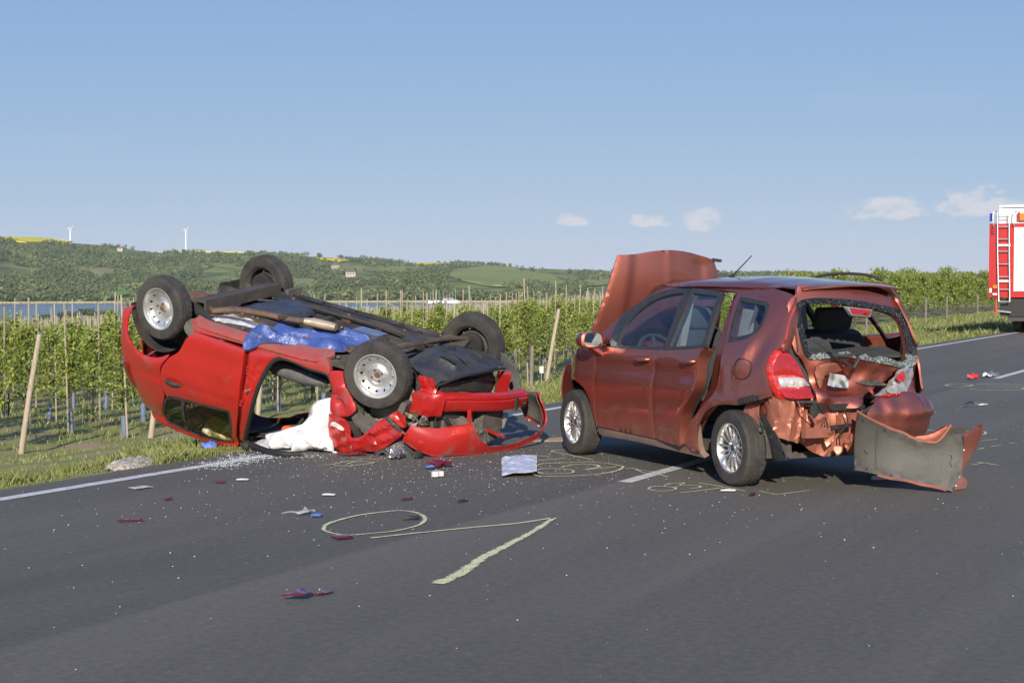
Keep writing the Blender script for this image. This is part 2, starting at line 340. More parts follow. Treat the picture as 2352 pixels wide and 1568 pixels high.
def asphalt():
    m = bpy.data.materials.new('asphalt'); m.use_nodes = True; t = m.node_tree; b = t.nodes['Principled BSDF']; b.inputs['Roughness'].default_value = .82; b.inputs['Specular IOR Level'].default_value = .32
    c = N(t, 'ShaderNodeTexCoord').outputs['Object']
    def nz(scale, det=6, st=None, rough=.6):
        v = c
        if st: mp = N(t, 'ShaderNodeMapping'); mp.inputs['Scale'].default_value = st; t.links.new(c, mp.inputs[0]); v = mp.outputs[0]
        n = N(t, 'ShaderNodeTexNoise'); n.inputs['Scale'].default_value = scale; n.inputs['Detail'].default_value = det; n.inputs['Roughness'].default_value = rough; t.links.new(v, n.inputs['Vector']); return n.outputs[0]
    def ramp(f, a, b2, lo=0., hi=1.):
        r = N(t, 'ShaderNodeMapRange'); r.inputs[1].default_value = a; r.inputs[2].default_value = b2; r.inputs[3].default_value = lo; r.inputs[4].default_value = hi; t.links.new(f, r.inputs[0]); return r.outputs[0]
    def mix(f, a, b2):
        x = N(t, 'ShaderNodeMix', data_type='RGBA'); t.links.new(f, x.inputs[0])
        for i, v in ((6, a), (7, b2)):
            if isinstance(v, tuple): x.inputs[i].default_value = (*v, 1)
            else: t.links.new(v, x.inputs[i])
        return x.outputs[2]
    base = mix(ramp(nz(1.1, 7, (1, .16, 1)), .36, .66), (.094, .086, .068), (.120, .110, .087))
    streak = mix(ramp(nz(1.6, 5, (1, .03, 1)), .50, .72), base, (.138, .127, .101))            # tyre-polished lanes
    dark = mix(ramp(nz(.55, 6, (1, .22, 1)), .55, .75), streak, (.076, .070, .057))           # damp and oily patches
    sx = N(t, 'ShaderNodeSeparateXYZ'); t.links.new(c, sx.inputs[0]); wob = math_n(t, 'ADD', sx.outputs[0], math_n(t, 'MULTIPLY', math_n(t, 'SUBTRACT', nz(.8, 4), .5), .10))
    lit = math_n(t, 'MULTIPLY', math_n(t, 'MULTIPLY', ramp(wob, 3.47, 3.56), ramp(wob, 3.6, 4.7, 1, 0)), math_n(t, 'MULTIPLY', nz(1.3, 5, (1, .1, 1)), 1.1), clamp=True)
    dark = mix(lit, dark, (.160, .146, .118))                                                  # the second lane was laid against the first: pale fresh edge
    dk = math_n(t, 'MULTIPLY', math_n(t, 'MULTIPLY', ramp(wob, 2.9, 3.45), ramp(wob, 3.46, 3.50, 1, 0)), .42)
    dark = mix(dk, dark, (.060, .056, .049))
    grit = mix(ramp(nz(190, 3, None, .7), .56, .72), dark, (.235, .215, .19))                 # stones showing
    mid = mix(ramp(nz(55, 4, None, .8), .40, .64), grit, mix(ramp(nz(22, 3), .3, .7), (.052, .047, .041), (.19, .172, .142)))
    blend = N(t, 'ShaderNodeMix', data_type='RGBA'); blend.inputs[0].default_value = .62; t.links.new(grit, blend.inputs[6]); t.links.new(mid, blend.inputs[7]); grit = blend.outputs[2]
    pit = mix(ramp(nz(150, 3, None, .7), .30, .44, 1, 0), grit, (.04, .037, .035))
    t.links.new(pit, b.inputs['Base Color'])
    bp = N(t, 'ShaderNodeBump'); bp.inputs['Strength'].default_value = .55; bp.inputs['Distance'].default_value = .006
    t.links.new(nz(170, 4), bp.inputs['Height']); t.links.new(bp.outputs[0], b.inputs['Normal'])
    return m
def on_road(o): o.location = (RP[0], RP[1], 0); o.rotation_euler = (0, 0, ROAD_ANG); return o
# road sheet (local x to the right of the edge line, y along the road)
def grid(xs, ys, zf):
    V = [(x, y, zf(x, y)) for y in ys for x in xs]; nx = len(xs)
    return V, [(j * nx + i, j * nx + i + 1, (j + 1) * nx + i + 1, (j + 1) * nx + i) for j in range(len(ys) - 1) for i in range(nx - 1)]
rag = lambda y: -.40 + .07 * noise.noise(Vector((y * .7, 3, 0))) + .04 * noise.noise(Vector((y * 3.1, 7, 0)))
ys = list(np.concatenate([np.arange(-60, 60, .25), np.arange(60, 900, 12)])); V = []; F = []
for y in ys:
    for x in (rag(y), .5, 3.575, 7.0, 8.3): V.append((x, y, 0.0))
for j in range(len(ys) - 1):
    for i in range(4): F.append((j * 5 + i, j * 5 + i + 1, (j + 1) * 5 + i + 1, (j + 1) * 5 + i))
tag(on_road(mesh_obj('road', V, F, asphalt())), kind='structure')
# painted markings
MP = M('road_paint', (.62, .61, .57), (.40, .39, .37), scale=9, rough=.7, contrast=(.42, .72), col3=(.13, .13, .13), scale3=60, c3=(.60, .70), bump=.3, bscale=150)
V, F = grid((-.06, .065), list(np.concatenate([np.arange(-60, 60, 1.5), np.arange(60, 900, 30)])), lambda x, y: .004)
tag(on_road(mesh_obj('edge_line', V, F, MP)), kind='structure')
V, F = grid((7.78, 7.9), [-60, 0, 60, 900], lambda x, y: .004); tag(on_road(mesh_obj('edge_line', V, F, MP)), kind='structure')
for k in range(-4, 20):
    y0 = 2.95 + 14.44 * k
    V, F = grid((3.515, 3.635), list(np.arange(y0, y0 + 6.01, 1.0)), lambda x, y: .004); tag(on_road(mesh_obj('centre_line_dash', V, F, MP)), kind='structure')
# left-hand ground: verge, orchard floor, slope to the lake
def groundmat():
    m = M('grassy_ground', (.19, .215, .06), (.27, .26, .10), scale=2.2, rough=.95, spec=.1, bump=.35, bscale=14, col3=(.33, .24, .15), scale3=.55, c3=(.50, .62), contrast=(.3, .7)); return m
MG = groundmat()
ds = np.concatenate([np.arange(.30, 3, .15), np.arange(3, 20, .5), np.arange(20, 160, 5), np.arange(160, 420, 10)]); ss = np.concatenate([np.arange(-60, -8, 4), np.arange(-8, 60, .4), np.arange(60, 200, 4), np.arange(200, 1400, 50)])
S_, D_ = np.meshgrid(ss, ds); H_ = G(S_, D_); X_ = RP[0] + RD[0] * S_ + RN[0] * D_; Y_ = RP[1] + RD[1] * S_ + RN[1] * D_
V = np.c_[X_.ravel(), Y_.ravel(), H_.ravel()]; ns = len(ss); I = np.arange(len(ds) - 1)[:, None] * ns + np.arange(ns - 1)[None]; Q = np.stack([I, I + 1, I + ns + 1, I + ns], -1).reshape(-1, 4)
g = fast_mesh('ground', V, Q, MG); g.data.shade_smooth(); tag(g, kind='structure')
V, F = grid((8.25, 9, 14, 60, 1400), [-1400, -60, 0, 60, 1400], lambda x, y: -.03 - .01 * min(x - 7.5, 20)); tag(on_road(mesh_obj('verge', V, F, MG)), kind='structure')
V, F = grid((-1400, -60, -.3), [-1400, -300, -59], lambda x, y: -.06); tag(on_road(mesh_obj('field', V, F, MG)), kind='structure')
# lake
MW = M('lake_water', (.020, .055, .12), rough=.18, spec=.35, bump=.5, bscale=.35); 
tag(mesh_obj('lake', [(-3000, 300, LAKE), (3000, 300, LAKE), (3000, 2400, LAKE), (-3000, 2400, LAKE)], [(0, 1, 2, 3)], MW), kind='structure')
# far hills: radius and bearing from the road
RX = np.array([-900, -400, 0, 100, 160, 260, 370, 440, 600, 720, 860, 960, 1050, 1200, 1400, 1480, 1700, 1900, 2050, 2200, 2700, 3300])
RY = np.array([540, 542, 547, 549, 557, 563, 580, 576, 581, 586, 597, 600, 604, 612, 618, 621, 626, 631, 634, 634, 633, 628]) + 4.0
R0, R1 = 1250.0, 2300.0
def hill(a, r):
    """height at bearing a (radians right of ahead) and distance r"""
    a = np.asarray(a, float); r = np.asarray(r, float)
    top = (633 - np.interp(1176 + 3760 * np.tan(a), RX, RY)) / 3760 * R1 + 1.6
    t = np.clip((r - R0) / (R1 - R0), 0, 1.6); gsh = np.where(t < 1, .22 * t + .78 * np.clip(t, 0, 1) ** 1.0, 1.0 - (t - 1) * .5)
    fold = (fbm(a * 16 + 3, r / 340, 5) - .5) * 34 * np.clip(t * 3, 0, 1) * np.clip((1 - t) * 3.5, 0, 1)
    tip = (fbm(a * 40, r / 120, 15) - .5) * 6 * np.clip(t * 6, 0, 1)
    return LAKE - 1.0 + (top - LAKE + 1.0) * gsh + np.minimum(fold, 14) * .8 + tip * np.clip((1.05 - t) * 6, .15, 1)
As = np.linspace(R(-52), R(52), 520); Rs = np.concatenate([np.linspace(1215, 2350, 110), np.linspace(2400, 3400, 12)])
A_, R_ = np.meshgrid(As, Rs); Hh = hill(A_, R_); V = np.c_[(R_ * np.sin(A_)).ravel(), (R_ * np.cos(A_)).ravel(), Hh.ravel()]
na = len(As); I = np.arange(len(Rs) - 1)[:, None] * na + np.arange(na - 1)[None]; Q = np.stack([I, I + 1, I + na + 1, I + na], -1).reshape(-1, 4)
MH = M('hill_grass', (.165, .20, .05), (.23, .225, .085), scale=.012, rough=1, spec=.05, contrast=(.35, .65), col3=(.075, .10, .035), scale3=.03, c3=(.45, .6), detail=8, bump=1, bscale=.2)
g = fast_mesh('hills', V, Q, MH); g.data.shade_smooth(); tag(g, kind='structure')
# fields and meadows lying on the hillside: outlines in picture bearings, draped on the slope
def px_ray(x, y):
    a = math.atan((x - 1176) / 3760); tv = (633 - y) / 3760 / math.cos(a); rs = np.linspace(1240, 2390, 600); h = hill(np.full(600, a), rs); ang = (h - 1.6) / rs * 1.0
    k = np.argmax(ang * math.cos(a) * 1.0 >= tv * math.cos(a)); r = rs[k] if ang.max() >= tv else rs[int(np.argmax(ang))]
    return a, float(r)
MY = M('rapeseed_bloom', (.66, .55, .015), (.52, .47, .03), scale=.03, rough=1, spec=.05); MD = M('meadow', (.22, .24, .075), (.18, .22, .06), scale=.02, rough=1, spec=.05); MDG = M('bright_meadow', (.13, .24, .04), (.16, .25, .05), scale=.02, rough=1, spec=.05); MD2 = M('dry_meadow', (.24, .23, .10), (.20, .20, .08), scale=.02, rough=1, spec=.05)
fields = []
def field(name, mat, poly, lift=1.0):
    ar = [px_ray(*p) for p in poly]; print(name, [(round(a_*1000),round(r_)) for a_, r_ in ar]); P = np.array([(a * 1000, r) for a, r in ar]); fields.append(P)
    P = P + 1e-3 * np.random.default_rng(1).normal(size=P.shape)
    def sf(u, v): a = u / 1000; return (v * math.sin(a), v * math.cos(a), float(hill(a, v)) + lift)
    o = panel(name, [tuple(p) for p in P], sf, mat, step=9, thick=1.5, edge=0, flip=True); return tag(o, kind='structure')
field('rapeseed_field', MY, [(-60, 562), (-60, 549), (60, 550), (120, 553), (168, 560), (150, 567), (60, 567)])
field('rapeseed_field', MY, [(385, 577), (500, 574), (690, 580), (700, 586), (600, 584), (480, 580), (400, 581)])
field('rapeseed_field', MY, [(720, 597), (760, 596), (810, 602), (780, 604)])
field('rapeseed_field', MY, [(940, 609), (1000, 607), (1050, 611), (1030, 614), (960, 614)])
field('meadow', MD, [(1030, 637), (1070, 622), (1120, 613), (1180, 617), (1240, 630), (1300, 655), (1250, 664), (1140, 660), (1060, 648)])
field('meadow', MD2, [(660, 644), (720, 646), (738, 656), (700, 668), (650, 668)])
field('meadow', MD, [(845, 625), (900, 616), (980, 618), (960, 626), (900, 632)])
field('meadow', MDG, [(-40, 672), (10, 668), (45, 680), (10, 692), (-40, 692)]); field('meadow', MDG, [(150, 688), (220, 678), (300, 668), (310, 676), (240, 690), (170, 692)])
field('meadow', MD2, [(180, 628), (300, 626), (330, 634), (230, 640)]); field('meadow', MD, [(1340, 646), (1410, 640), (1400, 655), (1345, 657)])
# woods on the hills: one mass of crowns, leaf clumps through every crown
MF = leafmat('woodland_leaves', (.040, .060, .018), (.098, .130, .036), (.24, .24, .115), trans=.15, rough=.9)
def clumps(C, W, Hc, nq, size, shade, seed=1, flat=.0):
    """nq leaf-clump quads through each ellipsoid crown (centre C, radius W, half height Hc)"""
    r = np.random.default_rng(seed); n = len(C); d = r.normal(size=(n, nq, 3)); d /= np.linalg.norm(d, axis=2, keepdims=True); rad = r.random((n, nq, 1)) ** .33
    lump = .78 + .45 * r.random((n, nq, 1)); P = C[:, None] + d * rad * lump * np.stack([W, W, Hc], -1)[:, None]
    nrm = d + r.normal(size=d.shape) * .55; nrm /= np.linalg.norm(nrm, axis=2, keepdims=True); t = np.cross(nrm, r.normal(size=d.shape)); t /= np.linalg.norm(t, axis=2, keepdims=True); b = np.cross(nrm, t)
    sz = (size[:, None, None] * (.6 + .8 * r.random((n, nq, 1)))); V = np.stack([P - t * sz, P - b * sz * .7, P + t * sz, P + b * sz * .7], 2).reshape(-1, 3)
    sh = np.repeat((shade[:, None] + (r.random((n, nq)) - .5) * .28), 4, axis=None).clip(0, 1); return V, np.arange(len(V)).reshape(-1, 4), sh
nT = 15000; a = RNG.uniform(R(-26), R(26), nT); rr_ = 1262 + 1030 * RNG.random(nT) ** .8
dens_ = fbm(a * 34 + 9, rr_ / 150, 21, 4); keep = dens_ > .455 + .05 * RNG.random(nT)
px_ = np.c_[a * 1000, rr_]
for P in fields: keep &= ~inside(P, px_)
edge_ = RNG.random(nT) < .0
ua = np.r_[RNG.uniform(R(-26), R(26), 900)]; ur = np.r_[RNG.uniform(1255, 1300, 900)]; kk = fbm(ua * 60, ur / 300, 8) > .43; a = np.r_[a[keep], ua[kk]]; rr_ = np.r_[rr_[keep], ur[kk]]
hs_ = (3.4 + 4.6 * fbm(a * 90, rr_ / 60, 31, 3) + 2.2 * RNG.random(len(a))) * np.interp(rr_, [1260, 1420, 2300], [1.15, .95, .85]); gz = hill(a, rr_)
C = np.c_[rr_ * np.sin(a), rr_ * np.cos(a), gz + hs_ * .52]; tone = (.12 + .62 * fbm(a * 70 + 4, rr_ / 80, 41, 3) + .24 * (RNG.random(len(a)) - .5)).clip(.02, .98); tone = np.where(RNG.random(len(a)) < .03, .9, tone)
V, Q, sh = clumps(C, hs_ * RNG.uniform(.42, .75, len(a)), hs_ * .55, 48, hs_ * .165, tone, 5)
tag(fast_mesh('woodland', V, Q, MF, sh), 'mixed green woods covering the far hillside beyond the lake', 'woodland', kind='stuff')
# reeds along the far shore
n = 9000; a = RNG.uniform(R(-26), R(26), n); rr_ = 1226 + 14 * RNG.random(n); hz = RNG.uniform(.8, 1.7, n); w = RNG.uniform(.5, 1.4, n); z0 = np.full(n, LAKE - .2); x = rr_ * np.sin(a); y = rr_ * np.cos(a)
V = np.stack([np.c_[x - w, y, z0], np.c_[x + w, y, z0], np.c_[x + w * .5, y + 1, z0 + hz], np.c_[x - w * .6, y + 1, z0 + hz * .9]], 1).reshape(-1, 3)
MRd = M('dry_reed', (.30, .25, .14), (.24, .21, .11), scale=.2, rough=1); tag(fast_mesh('reed_bed', V, np.arange(4 * n).reshape(-1, 4), MRd), 'strip of dry tan reeds along the far lake shore', 'reeds', kind='stuff')
# shrubs on the near shore at the left
for i, (px0, w0, h0, c0) in enumerate([(150, 26, 3.2, .10), (205, 20, 4.6, .22), (250, 34, 3.6, .12), (100, 18, 2.4, .3), (305, 16, 8.0, .9)]):
    a0 = math.atan((px0 - 1176) / 3760); r0_ = 560; nb = 34; cc = np.c_[r0_ * math.sin(a0) + RNG.normal(size=nb) * w0 / 3760 * r0_ * .45, r0_ * math.cos(a0) + RNG.normal(size=nb) * 3, LAKE + 4.2 + RNG.random(nb) * h0]
    V, Q, sh = clumps(cc, np.full(nb, 1.3), np.full(nb, 1.1), 40, np.full(nb, .32), np.full(nb, c0), 60 + i)
    lb = ['dark low shrubs at the water left of the green bushy tree', 'rounded green bushy tree standing at the near lake shore', 'wide reddish green shrub on the near shore beside the bushy tree', 'small pale shrub at the far left of the near shore', 'yellowish willow tree behind the raised rear wheel of the red car'][i]
    e = empty('shore_shrub' if i != 4 else 'willow_tree', (r0_ * math.sin(a0), r0_ * math.cos(a0), LAKE), label=lb, cat='tree' if i in (1, 4) else 'shrub')
    V -= np.array(e.location); fast_mesh('crown', V, Q, MF, sh, e)
    mb = MB()
    for k in range(3): mb.tube([(k * .5 - .5, 0, 0), (k * .6 - .6, 0, 3 + .4 * k), (k * .9 - .9, .2, 5.5)], [.18, .13, .05], 6)
    mb.build('trunk', M('shore_bark', (.10, .08, .055), (.06, .05, .035), rough=.9), e)
# houses on the hill
MWALL = M('pale_render_wall', (.40, .37, .32), (.34, .31, .27), scale=.6, rough=.9); MROOF = M('dark_roof_tile', (.12, .09, .08), (.16, .11, .09), scale=.8, rough=.8); MWIN = M('house_window', (.03, .035, .04), rough=.2)
for i, (hx, hy, w0, h0, lb) in enumerate([(281, 581, 7, 4.5, 'pale hillside house below the left ridge trees'), (807, 636, 10, 5, 'low white cottage halfway up the hill between hedges'), (772, 619, 9, 5, 'small grey house above the low white cottage'), (700, 612, 6, 3.6, 'tiny white hut on the slope left of the grey house'), (1030, 691, 8, 2.6, 'long white boathouse behind the moored sailing boats'), (1390, 692, 10, 2.8, 'long pale shed on the far shore beside the raised bonnet'), (1545, 622, 8, 4, 'far white house on the ridge behind the aerial')]):
    a0, r0_ = px_ray(hx, hy) if hy < 690 else (math.atan((hx - 1176) / 3760), 1262.0)
    z = float(hill(a0, r0_)); e = empty('house', (r0_ * math.sin(a0), r0_ * math.cos(a0) - 6, z + 1.0), (0, 0, -a0 + .3 * (i % 3 - 1)), lb, 'house')
    MB().box((0, 0, h0 * .3), (w0, 6, h0 * .6 + 2)).build('wall', MWALL, e, False)
    zb = h0 * .6 + 1; MB().add([(-w0 / 2 - .4, -3.5, zb), (w0 / 2 + .4, -3.5, zb), (w0 / 2 + .4, 3.5, zb), (-w0 / 2 - .4, 3.5, zb), (-w0 / 2 + .4, 0, zb + h0 * .42), (w0 / 2 - .4, 0, zb + h0 * .42)], [(0, 1, 5, 4), (2, 3, 4, 5), (1, 2, 5), (3, 0, 4), (3, 2, 1, 0)]).build('roof', MROOF, e, False)
    for k in (-1, 0, 1):
        if w0 > 8 or k == 0: MB().box((k * w0 * .3, -3.05, zb * .55), (1.1, .1, 1.3)).build('window', MWIN, e, False)
# sailing boats moored on the far shore
MHULL = M('white_hull', (.78, .78, .76), rough=.4); MMAST = M('alloy_mast', (.6, .6, .6), rough=.4, metal=.5)
for i, bx in enumerate((988, 999, 1008, 1019, 1027, 1034, 1041, 1047)):
    a0 = math.atan((bx - 1176) / 3760); r0_ = 1205 + 4 * (i % 3); e = empty('sailing_boat', (r0_ * math.sin(a0), r0_ * math.cos(a0), LAKE), (0, 0, .5 * i), ('white sailing boat with bare mast, %s at the far jetty' % ('first from the left', 'second from the left', 'third from the left', 'fourth from the left', 'fourth from the right', 'third from the right', 'second from the right', 'last on the right')[i]), 'boat', 'sailing boats at the far jetty')
    sec = [(-3, .55), (-1.5, 1.0), (0, 1.1), (1.8, .8), (3.2, .06)]; V = []; F = []
    for x, w in sec: V += [(x, -w, .95), (x, -w * .75, -.1), (x, w * .75, -.1), (x, w, .95)]
    for k in range(4):
        for j in range(3): F.append((k * 4 + j, k * 4 + j + 1, k * 4 + j + 5, k * 4 + j + 4))
        F.append((k * 4 + 3, k * 4, k * 4 + 4, k * 4 + 7))
    F.append((0, 1, 2, 3)); mesh_obj('hull', V, F, MHULL, e); MB().box((-.3, 0, 1.2), (2.2, 1.2, .6), None, .8).build('cabin', MHULL, e, False)
    MB().tube([(.4, 0, .9), (.4, 0, 7.6 + (i * 37 % 5) * .5)], .09, 6).build('mast', MMAST, e); MB().tube([(.4, 0, 2.0), (-2.6, 0, 2.0)], .11, 6).build('boom', MMAST, e)
# wind turbines on the skyline
MT = M('turbine_white', (.75, .76, .78), rough=.45)
for tx, ty, hx, hy, lb in ((163, 558, 0, 526, 'white wind turbine above the yellow field on the far left ridge'), (428, 573, 0, 529, 'white wind turbine right of the wooded ridge top')):
    D0 = 4300.0; a0 = math.atan((tx - 1176) / 3760); zt = (633 - hy) / 3760 * D0 + 1.6; hub = zt; bz = hub - 62; 
    e = empty('wind_turbine', (D0 * math.tan(a0), D0, bz), (0, 0, -a0 + .75), lb, 'wind turbine')
    MB().tube([(0, 0, 0), (0, 0, 30), (0, 0, 62)], [2.2, 1.9, 1.4], 16).build('tower', MT, e)
    nac = MB().box((0, 1.2, 63), (3.6, 8.5, 3.8)).build('nacelle', MT, e, False); MB().lathe([(.01, -4.6), (1.3, -4.2), (1.8, -3.2)], 16, 'y', (0, 0, 63)).build('hub', MT, nac)
    for k in range(3):
        b0 = R(40 + 120 * k); dv = Vector((math.sin(b0), 0, math.cos(b0))); sv = Vector((math.cos(b0), 0, -math.sin(b0))); V = []; F = []
        for rr, c in ((1.2, .7), (4, 1.1), (8, .8), (12, .45), (15, .15)):
            p = Vector((0, -3.6, 63)) + dv * rr; V += [p - sv * c, p + Vector((0, -.35 * c, 0)), p + sv * c, p + Vector((0, .35 * c, 0))]
        for q in range(4):
            for j in range(4): F.append((q * 4 + j, q * 4 + (j + 1) % 4, q * 4 + 4 + (j + 1) % 4, q * 4 + 4 + j))
        F.append((16, 17, 18, 19)); mesh_obj('blade', V, F, MT, e)

# ================================================================= ORCHARD, VERGE GRASS, POSTS
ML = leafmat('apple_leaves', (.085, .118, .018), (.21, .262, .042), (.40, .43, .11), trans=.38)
MBARK = M('apple_bark', (.085, .068, .05), (.05, .042, .033), scale=20, rough=.9, bump=.5, bscale=40)
MSTAKE = M('weathered_stake', (.36, .31, .23), (.26, .22, .16), scale=8, rough=.85, stretch=(6, 6, 1), bump=.3, bscale=30)
MPOST = M('peeled_post', (.42, .36, .27), (.30, .24, .17), scale=5, rough=.85, stretch=(8, 8, .8), bump=.4, bscale=30, col3=(.22, .17, .12), scale3=3, c3=(.6, .75))
MGUARD = M('blue_trunk_guard', (.09, .12, .20), (.13, .16, .22), scale=30, rough=.6)
def leaf_cloud(P, size, shade, seed, updir=.25):
    r = np.random.default_rng(seed); n = len(P); nrm = r.normal(size=(n, 3)); nrm[:, 2] += updir; nrm /= np.linalg.norm(nrm, axis=1, keepdims=True); t = np.cross(nrm, r.normal(size=(n, 3))); t /= np.linalg.norm(t, axis=1, keepdims=True); b = np.cross(nrm, t)
    s = size * (.65 + .7 * r.random((n, 1))); V = np.stack([P - t * s, P - b * s * .55 + nrm * s * .12, P + t * s, P + b * s * .55 + nrm * s * .12], 1).reshape(-1, 3)
    return V, np.arange(4 * n).reshape(-1, 4), np.repeat(np.clip(shade + (r.random(n) - .5) * .35, 0, 1), 4)
def apple_variant(seed, H=2.1, W=.52, nb=30, per=40, size=.044, base=.74):
    r = np.random.default_rng(seed); br = []; P = []; sh = []
    for i in range(nb):
        z = base + (H - base) * (i + r.random()) / nb; a = r.random() * 6.283; L = W * (1.05 - .62 * (z - base) / (H - base)) * (.55 + .65 * r.random()); e = np.array([math.cos(a) * L, math.sin(a) * L, z + L * (.15 + .5 * r.random())]); s0 = np.array([0, 0, z - .05])
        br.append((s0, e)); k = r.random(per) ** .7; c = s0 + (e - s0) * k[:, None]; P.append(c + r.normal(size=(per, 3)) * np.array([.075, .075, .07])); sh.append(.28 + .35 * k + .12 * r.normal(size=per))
    for k in range(8):   # shoots standing up out of the top
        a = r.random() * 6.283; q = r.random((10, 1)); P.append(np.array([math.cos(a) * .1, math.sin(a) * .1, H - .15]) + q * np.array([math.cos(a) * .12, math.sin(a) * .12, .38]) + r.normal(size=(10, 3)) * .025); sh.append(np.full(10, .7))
    return br, *leaf_cloud(np.concatenate(P), size, np.concatenate(sh), seed + 50)
def trunk_mesh(br, seed, H, r0=.028):
    mb = MB(); r = random.Random(seed); mb.tube([(0, 0, -.1), (.01, .01, .4), (r.uniform(-.03, .03), r.uniform(-.03, .03), 1.1), (0, 0, H)], [r0, r0 * .85, r0 * .6, .006], 7)
    for s0, e in br[::2]: mb.tube([tuple(s0), tuple((s0 + e) / 2 + np.array([0, 0, .02])), tuple(e)], [.011, .008, .004], 4, False)
    return mb
protos = []
for v in range(6):
    Hh_ = 1.80 + .09 * v; br, V, Q, sh = apple_variant(100 + v, Hh_)
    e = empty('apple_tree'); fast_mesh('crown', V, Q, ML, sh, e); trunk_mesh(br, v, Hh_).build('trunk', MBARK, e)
    MB().box((.05, -.16, 1.22 + .04 * v), (.030, .030, 2.62 + .08 * v)).build('stake', MSTAKE, e, False)
    if v in (0, 3, 4): MB().lathe([(.055, .02), (.06, .22), (.05, .46)], 10, 'z').build('trunk_guard', MGUARD, e)
    protos.append(e)
old = []
for v in range(3):
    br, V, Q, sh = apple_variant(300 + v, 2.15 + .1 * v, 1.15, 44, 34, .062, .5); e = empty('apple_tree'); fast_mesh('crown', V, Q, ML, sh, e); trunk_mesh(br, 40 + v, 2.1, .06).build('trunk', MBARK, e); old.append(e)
def in_view(x, y, m=1.5): return y > 2 and abs(x) < .3128 * y + m
S0, DS = 13.22, 3.545
used = set(); nt_ = 0; old_n = 0; far_pts = []
YL = 'young spindly apple tree tied to a pale stake in the orchard rows'; OL = 'bushy older apple tree in the hedge-like rows left of the fire engine'
for k in range(-6, 60):
    s = S0 + DS * k
    for j in range(0, 110):
        d = 13.3 + 1.32 * j
        jx = random.uniform(-.10, .10); jd = random.uniform(-.15, .15); x, y, _ = wp(s + jx, d + jd)
        if not in_view(x, y, 2.5): continue
        if s - 1.6 * d > 40 and d < 40:
            if j % 2: continue
            if j <= 6 and s < 125 and old_n < 60:
                old_n += 1
                i = random.randrange(3); e = old[i] if ('o', i) not in used else copy_tree(old[i]); used.add(('o', i)); e.location = (x, y, float(G(s, d))); e.rotation_euler = (0, 0, random.uniform(0, 6.28)); e.scale = (1, 1, random.uniform(.85, 1.22)); tag(e, OL, 'tree', 'older apple trees'); nt_ += 1
            else: far_pts.append((x, y, float(G(s, d)), 1))
            continue
        lim = 14
        if j < lim and nt_ < 285:
            i = random.randrange(6); e = protos[i] if i not in used else copy_tree(protos[i]); used.add(i); nt_ += 1
            e.location = (x, y, float(G(s, d)) - .02); e.rotation_euler = (random.uniform(-.03, .03), random.uniform(-.04, .04), random.uniform(0, 6.28)); e.scale = (random.uniform(.85, 1.15),) * 2 + (random.uniform(.9, 1.08),); tag(e, YL, 'tree', 'young apple trees in the orchard')
        else: far_pts.append((x, y, float(G(s, d)), 0))
FP = np.array(far_pts); near_f = FP[:, 1] < 110
print('orchard individuals', nt_, 'mass', len(FP))
def mass(FPs, nq, size, seed):
    r = np.random.default_rng(seed); n = len(FPs); o = FPs[:, 3] > .5; hh = np.where(o, 1.15, .86) * r.uniform(.88, 1.1, n); C = FPs[:, :3] + np.c_[np.zeros(n), np.zeros(n), .42 + hh * .82]
    return clumps(C, np.where(o, 1.0, .46) * r.uniform(.8, 1.2, n), hh * .92, nq, np.full(n, size), r.uniform(.35, .65, n), seed)
a_ = mass(FP[near_f], 150, .064, 3); b_ = mass(FP[~near_f], 46, .10, 4)
V = np.r_[a_[0], b_[0]]; Q = np.r_[a_[1], b_[1] + len(a_[0])]; sh = np.r_[a_[2], b_[2]]
tag(fast_mesh('orchard_rows', V, Q, ML, sh), 'deep rows of young green apple trees running back to the lake', 'orchard', kind='stuff')
# stakes and trunks of those rows, and the pale stakes of the lower plantation by the water
def sticks(P, h, w, seed, tilt=.03):
    r = np.random.default_rng(seed); n = len(P); t = r.normal(size=(n, 2)) * tilt * h[:, None]; w = np.broadcast_to(w, (n,)); V = []
    for zz, kx in ((0, 0), (1, 1)):
        for dx, dy in ((-1, -1), (1, -1), (1, 1), (-1, 1)): V.append(np.c_[P[:, 0] + dx * w + t[:, 0] * kx, P[:, 1] + dy * w + t[:, 1] * kx, P[:, 2] + h * zz])
    V = np.stack(V, 1).reshape(-1, 3); b = np.arange(n)[:, None] * 8; F = np.concatenate([b + np.array(f) for f in ((0, 1, 5, 4), (1, 2, 6, 5), (2, 3, 7, 6), (3, 0, 4, 7), (4, 5, 6, 7))]); return V, F
yo = FP[FP[:, 3] < .5]; V, F = sticks(yo[:, :3] + np.array([.07, 0, 0]), RNG.uniform(1.95, 2.5, len(yo)), .017, 9); tag(fast_mesh('orchard_stakes', V, F, MSTAKE), 'thin pale stakes standing all through the orchard rows', 'stakes', kind='stuff')
V, F = sticks(yo[:, :3], np.full(len(yo), 1.5), .02, 10); tag(fast_mesh('orchard_trunks', V, F, MBARK), 'thin dark trunks of the orchard rows', 'trunks', kind='stuff')
q = []
for s in np.arange(-350, 700, 5.0):
    for d in np.arange(205, 300, 9.0):
        x, y, _ = wp(s + RNG.uniform(-1.5, 1.5), d + RNG.uniform(-2, 2))
        if in_view(x, y, 20): q.append((x, y, float(G(s, d))))
q = np.array(q); V, F = sticks(q, RNG.uniform(2.4, 4.0, len(q)), .075, 12); tag(fast_mesh('lakeside_stakes', V, F, M('bleached_stake', (.60, .57, .5), rough=.9)), 'pale bleached stakes of the plantation beside the lake', 'stakes', kind='stuff')
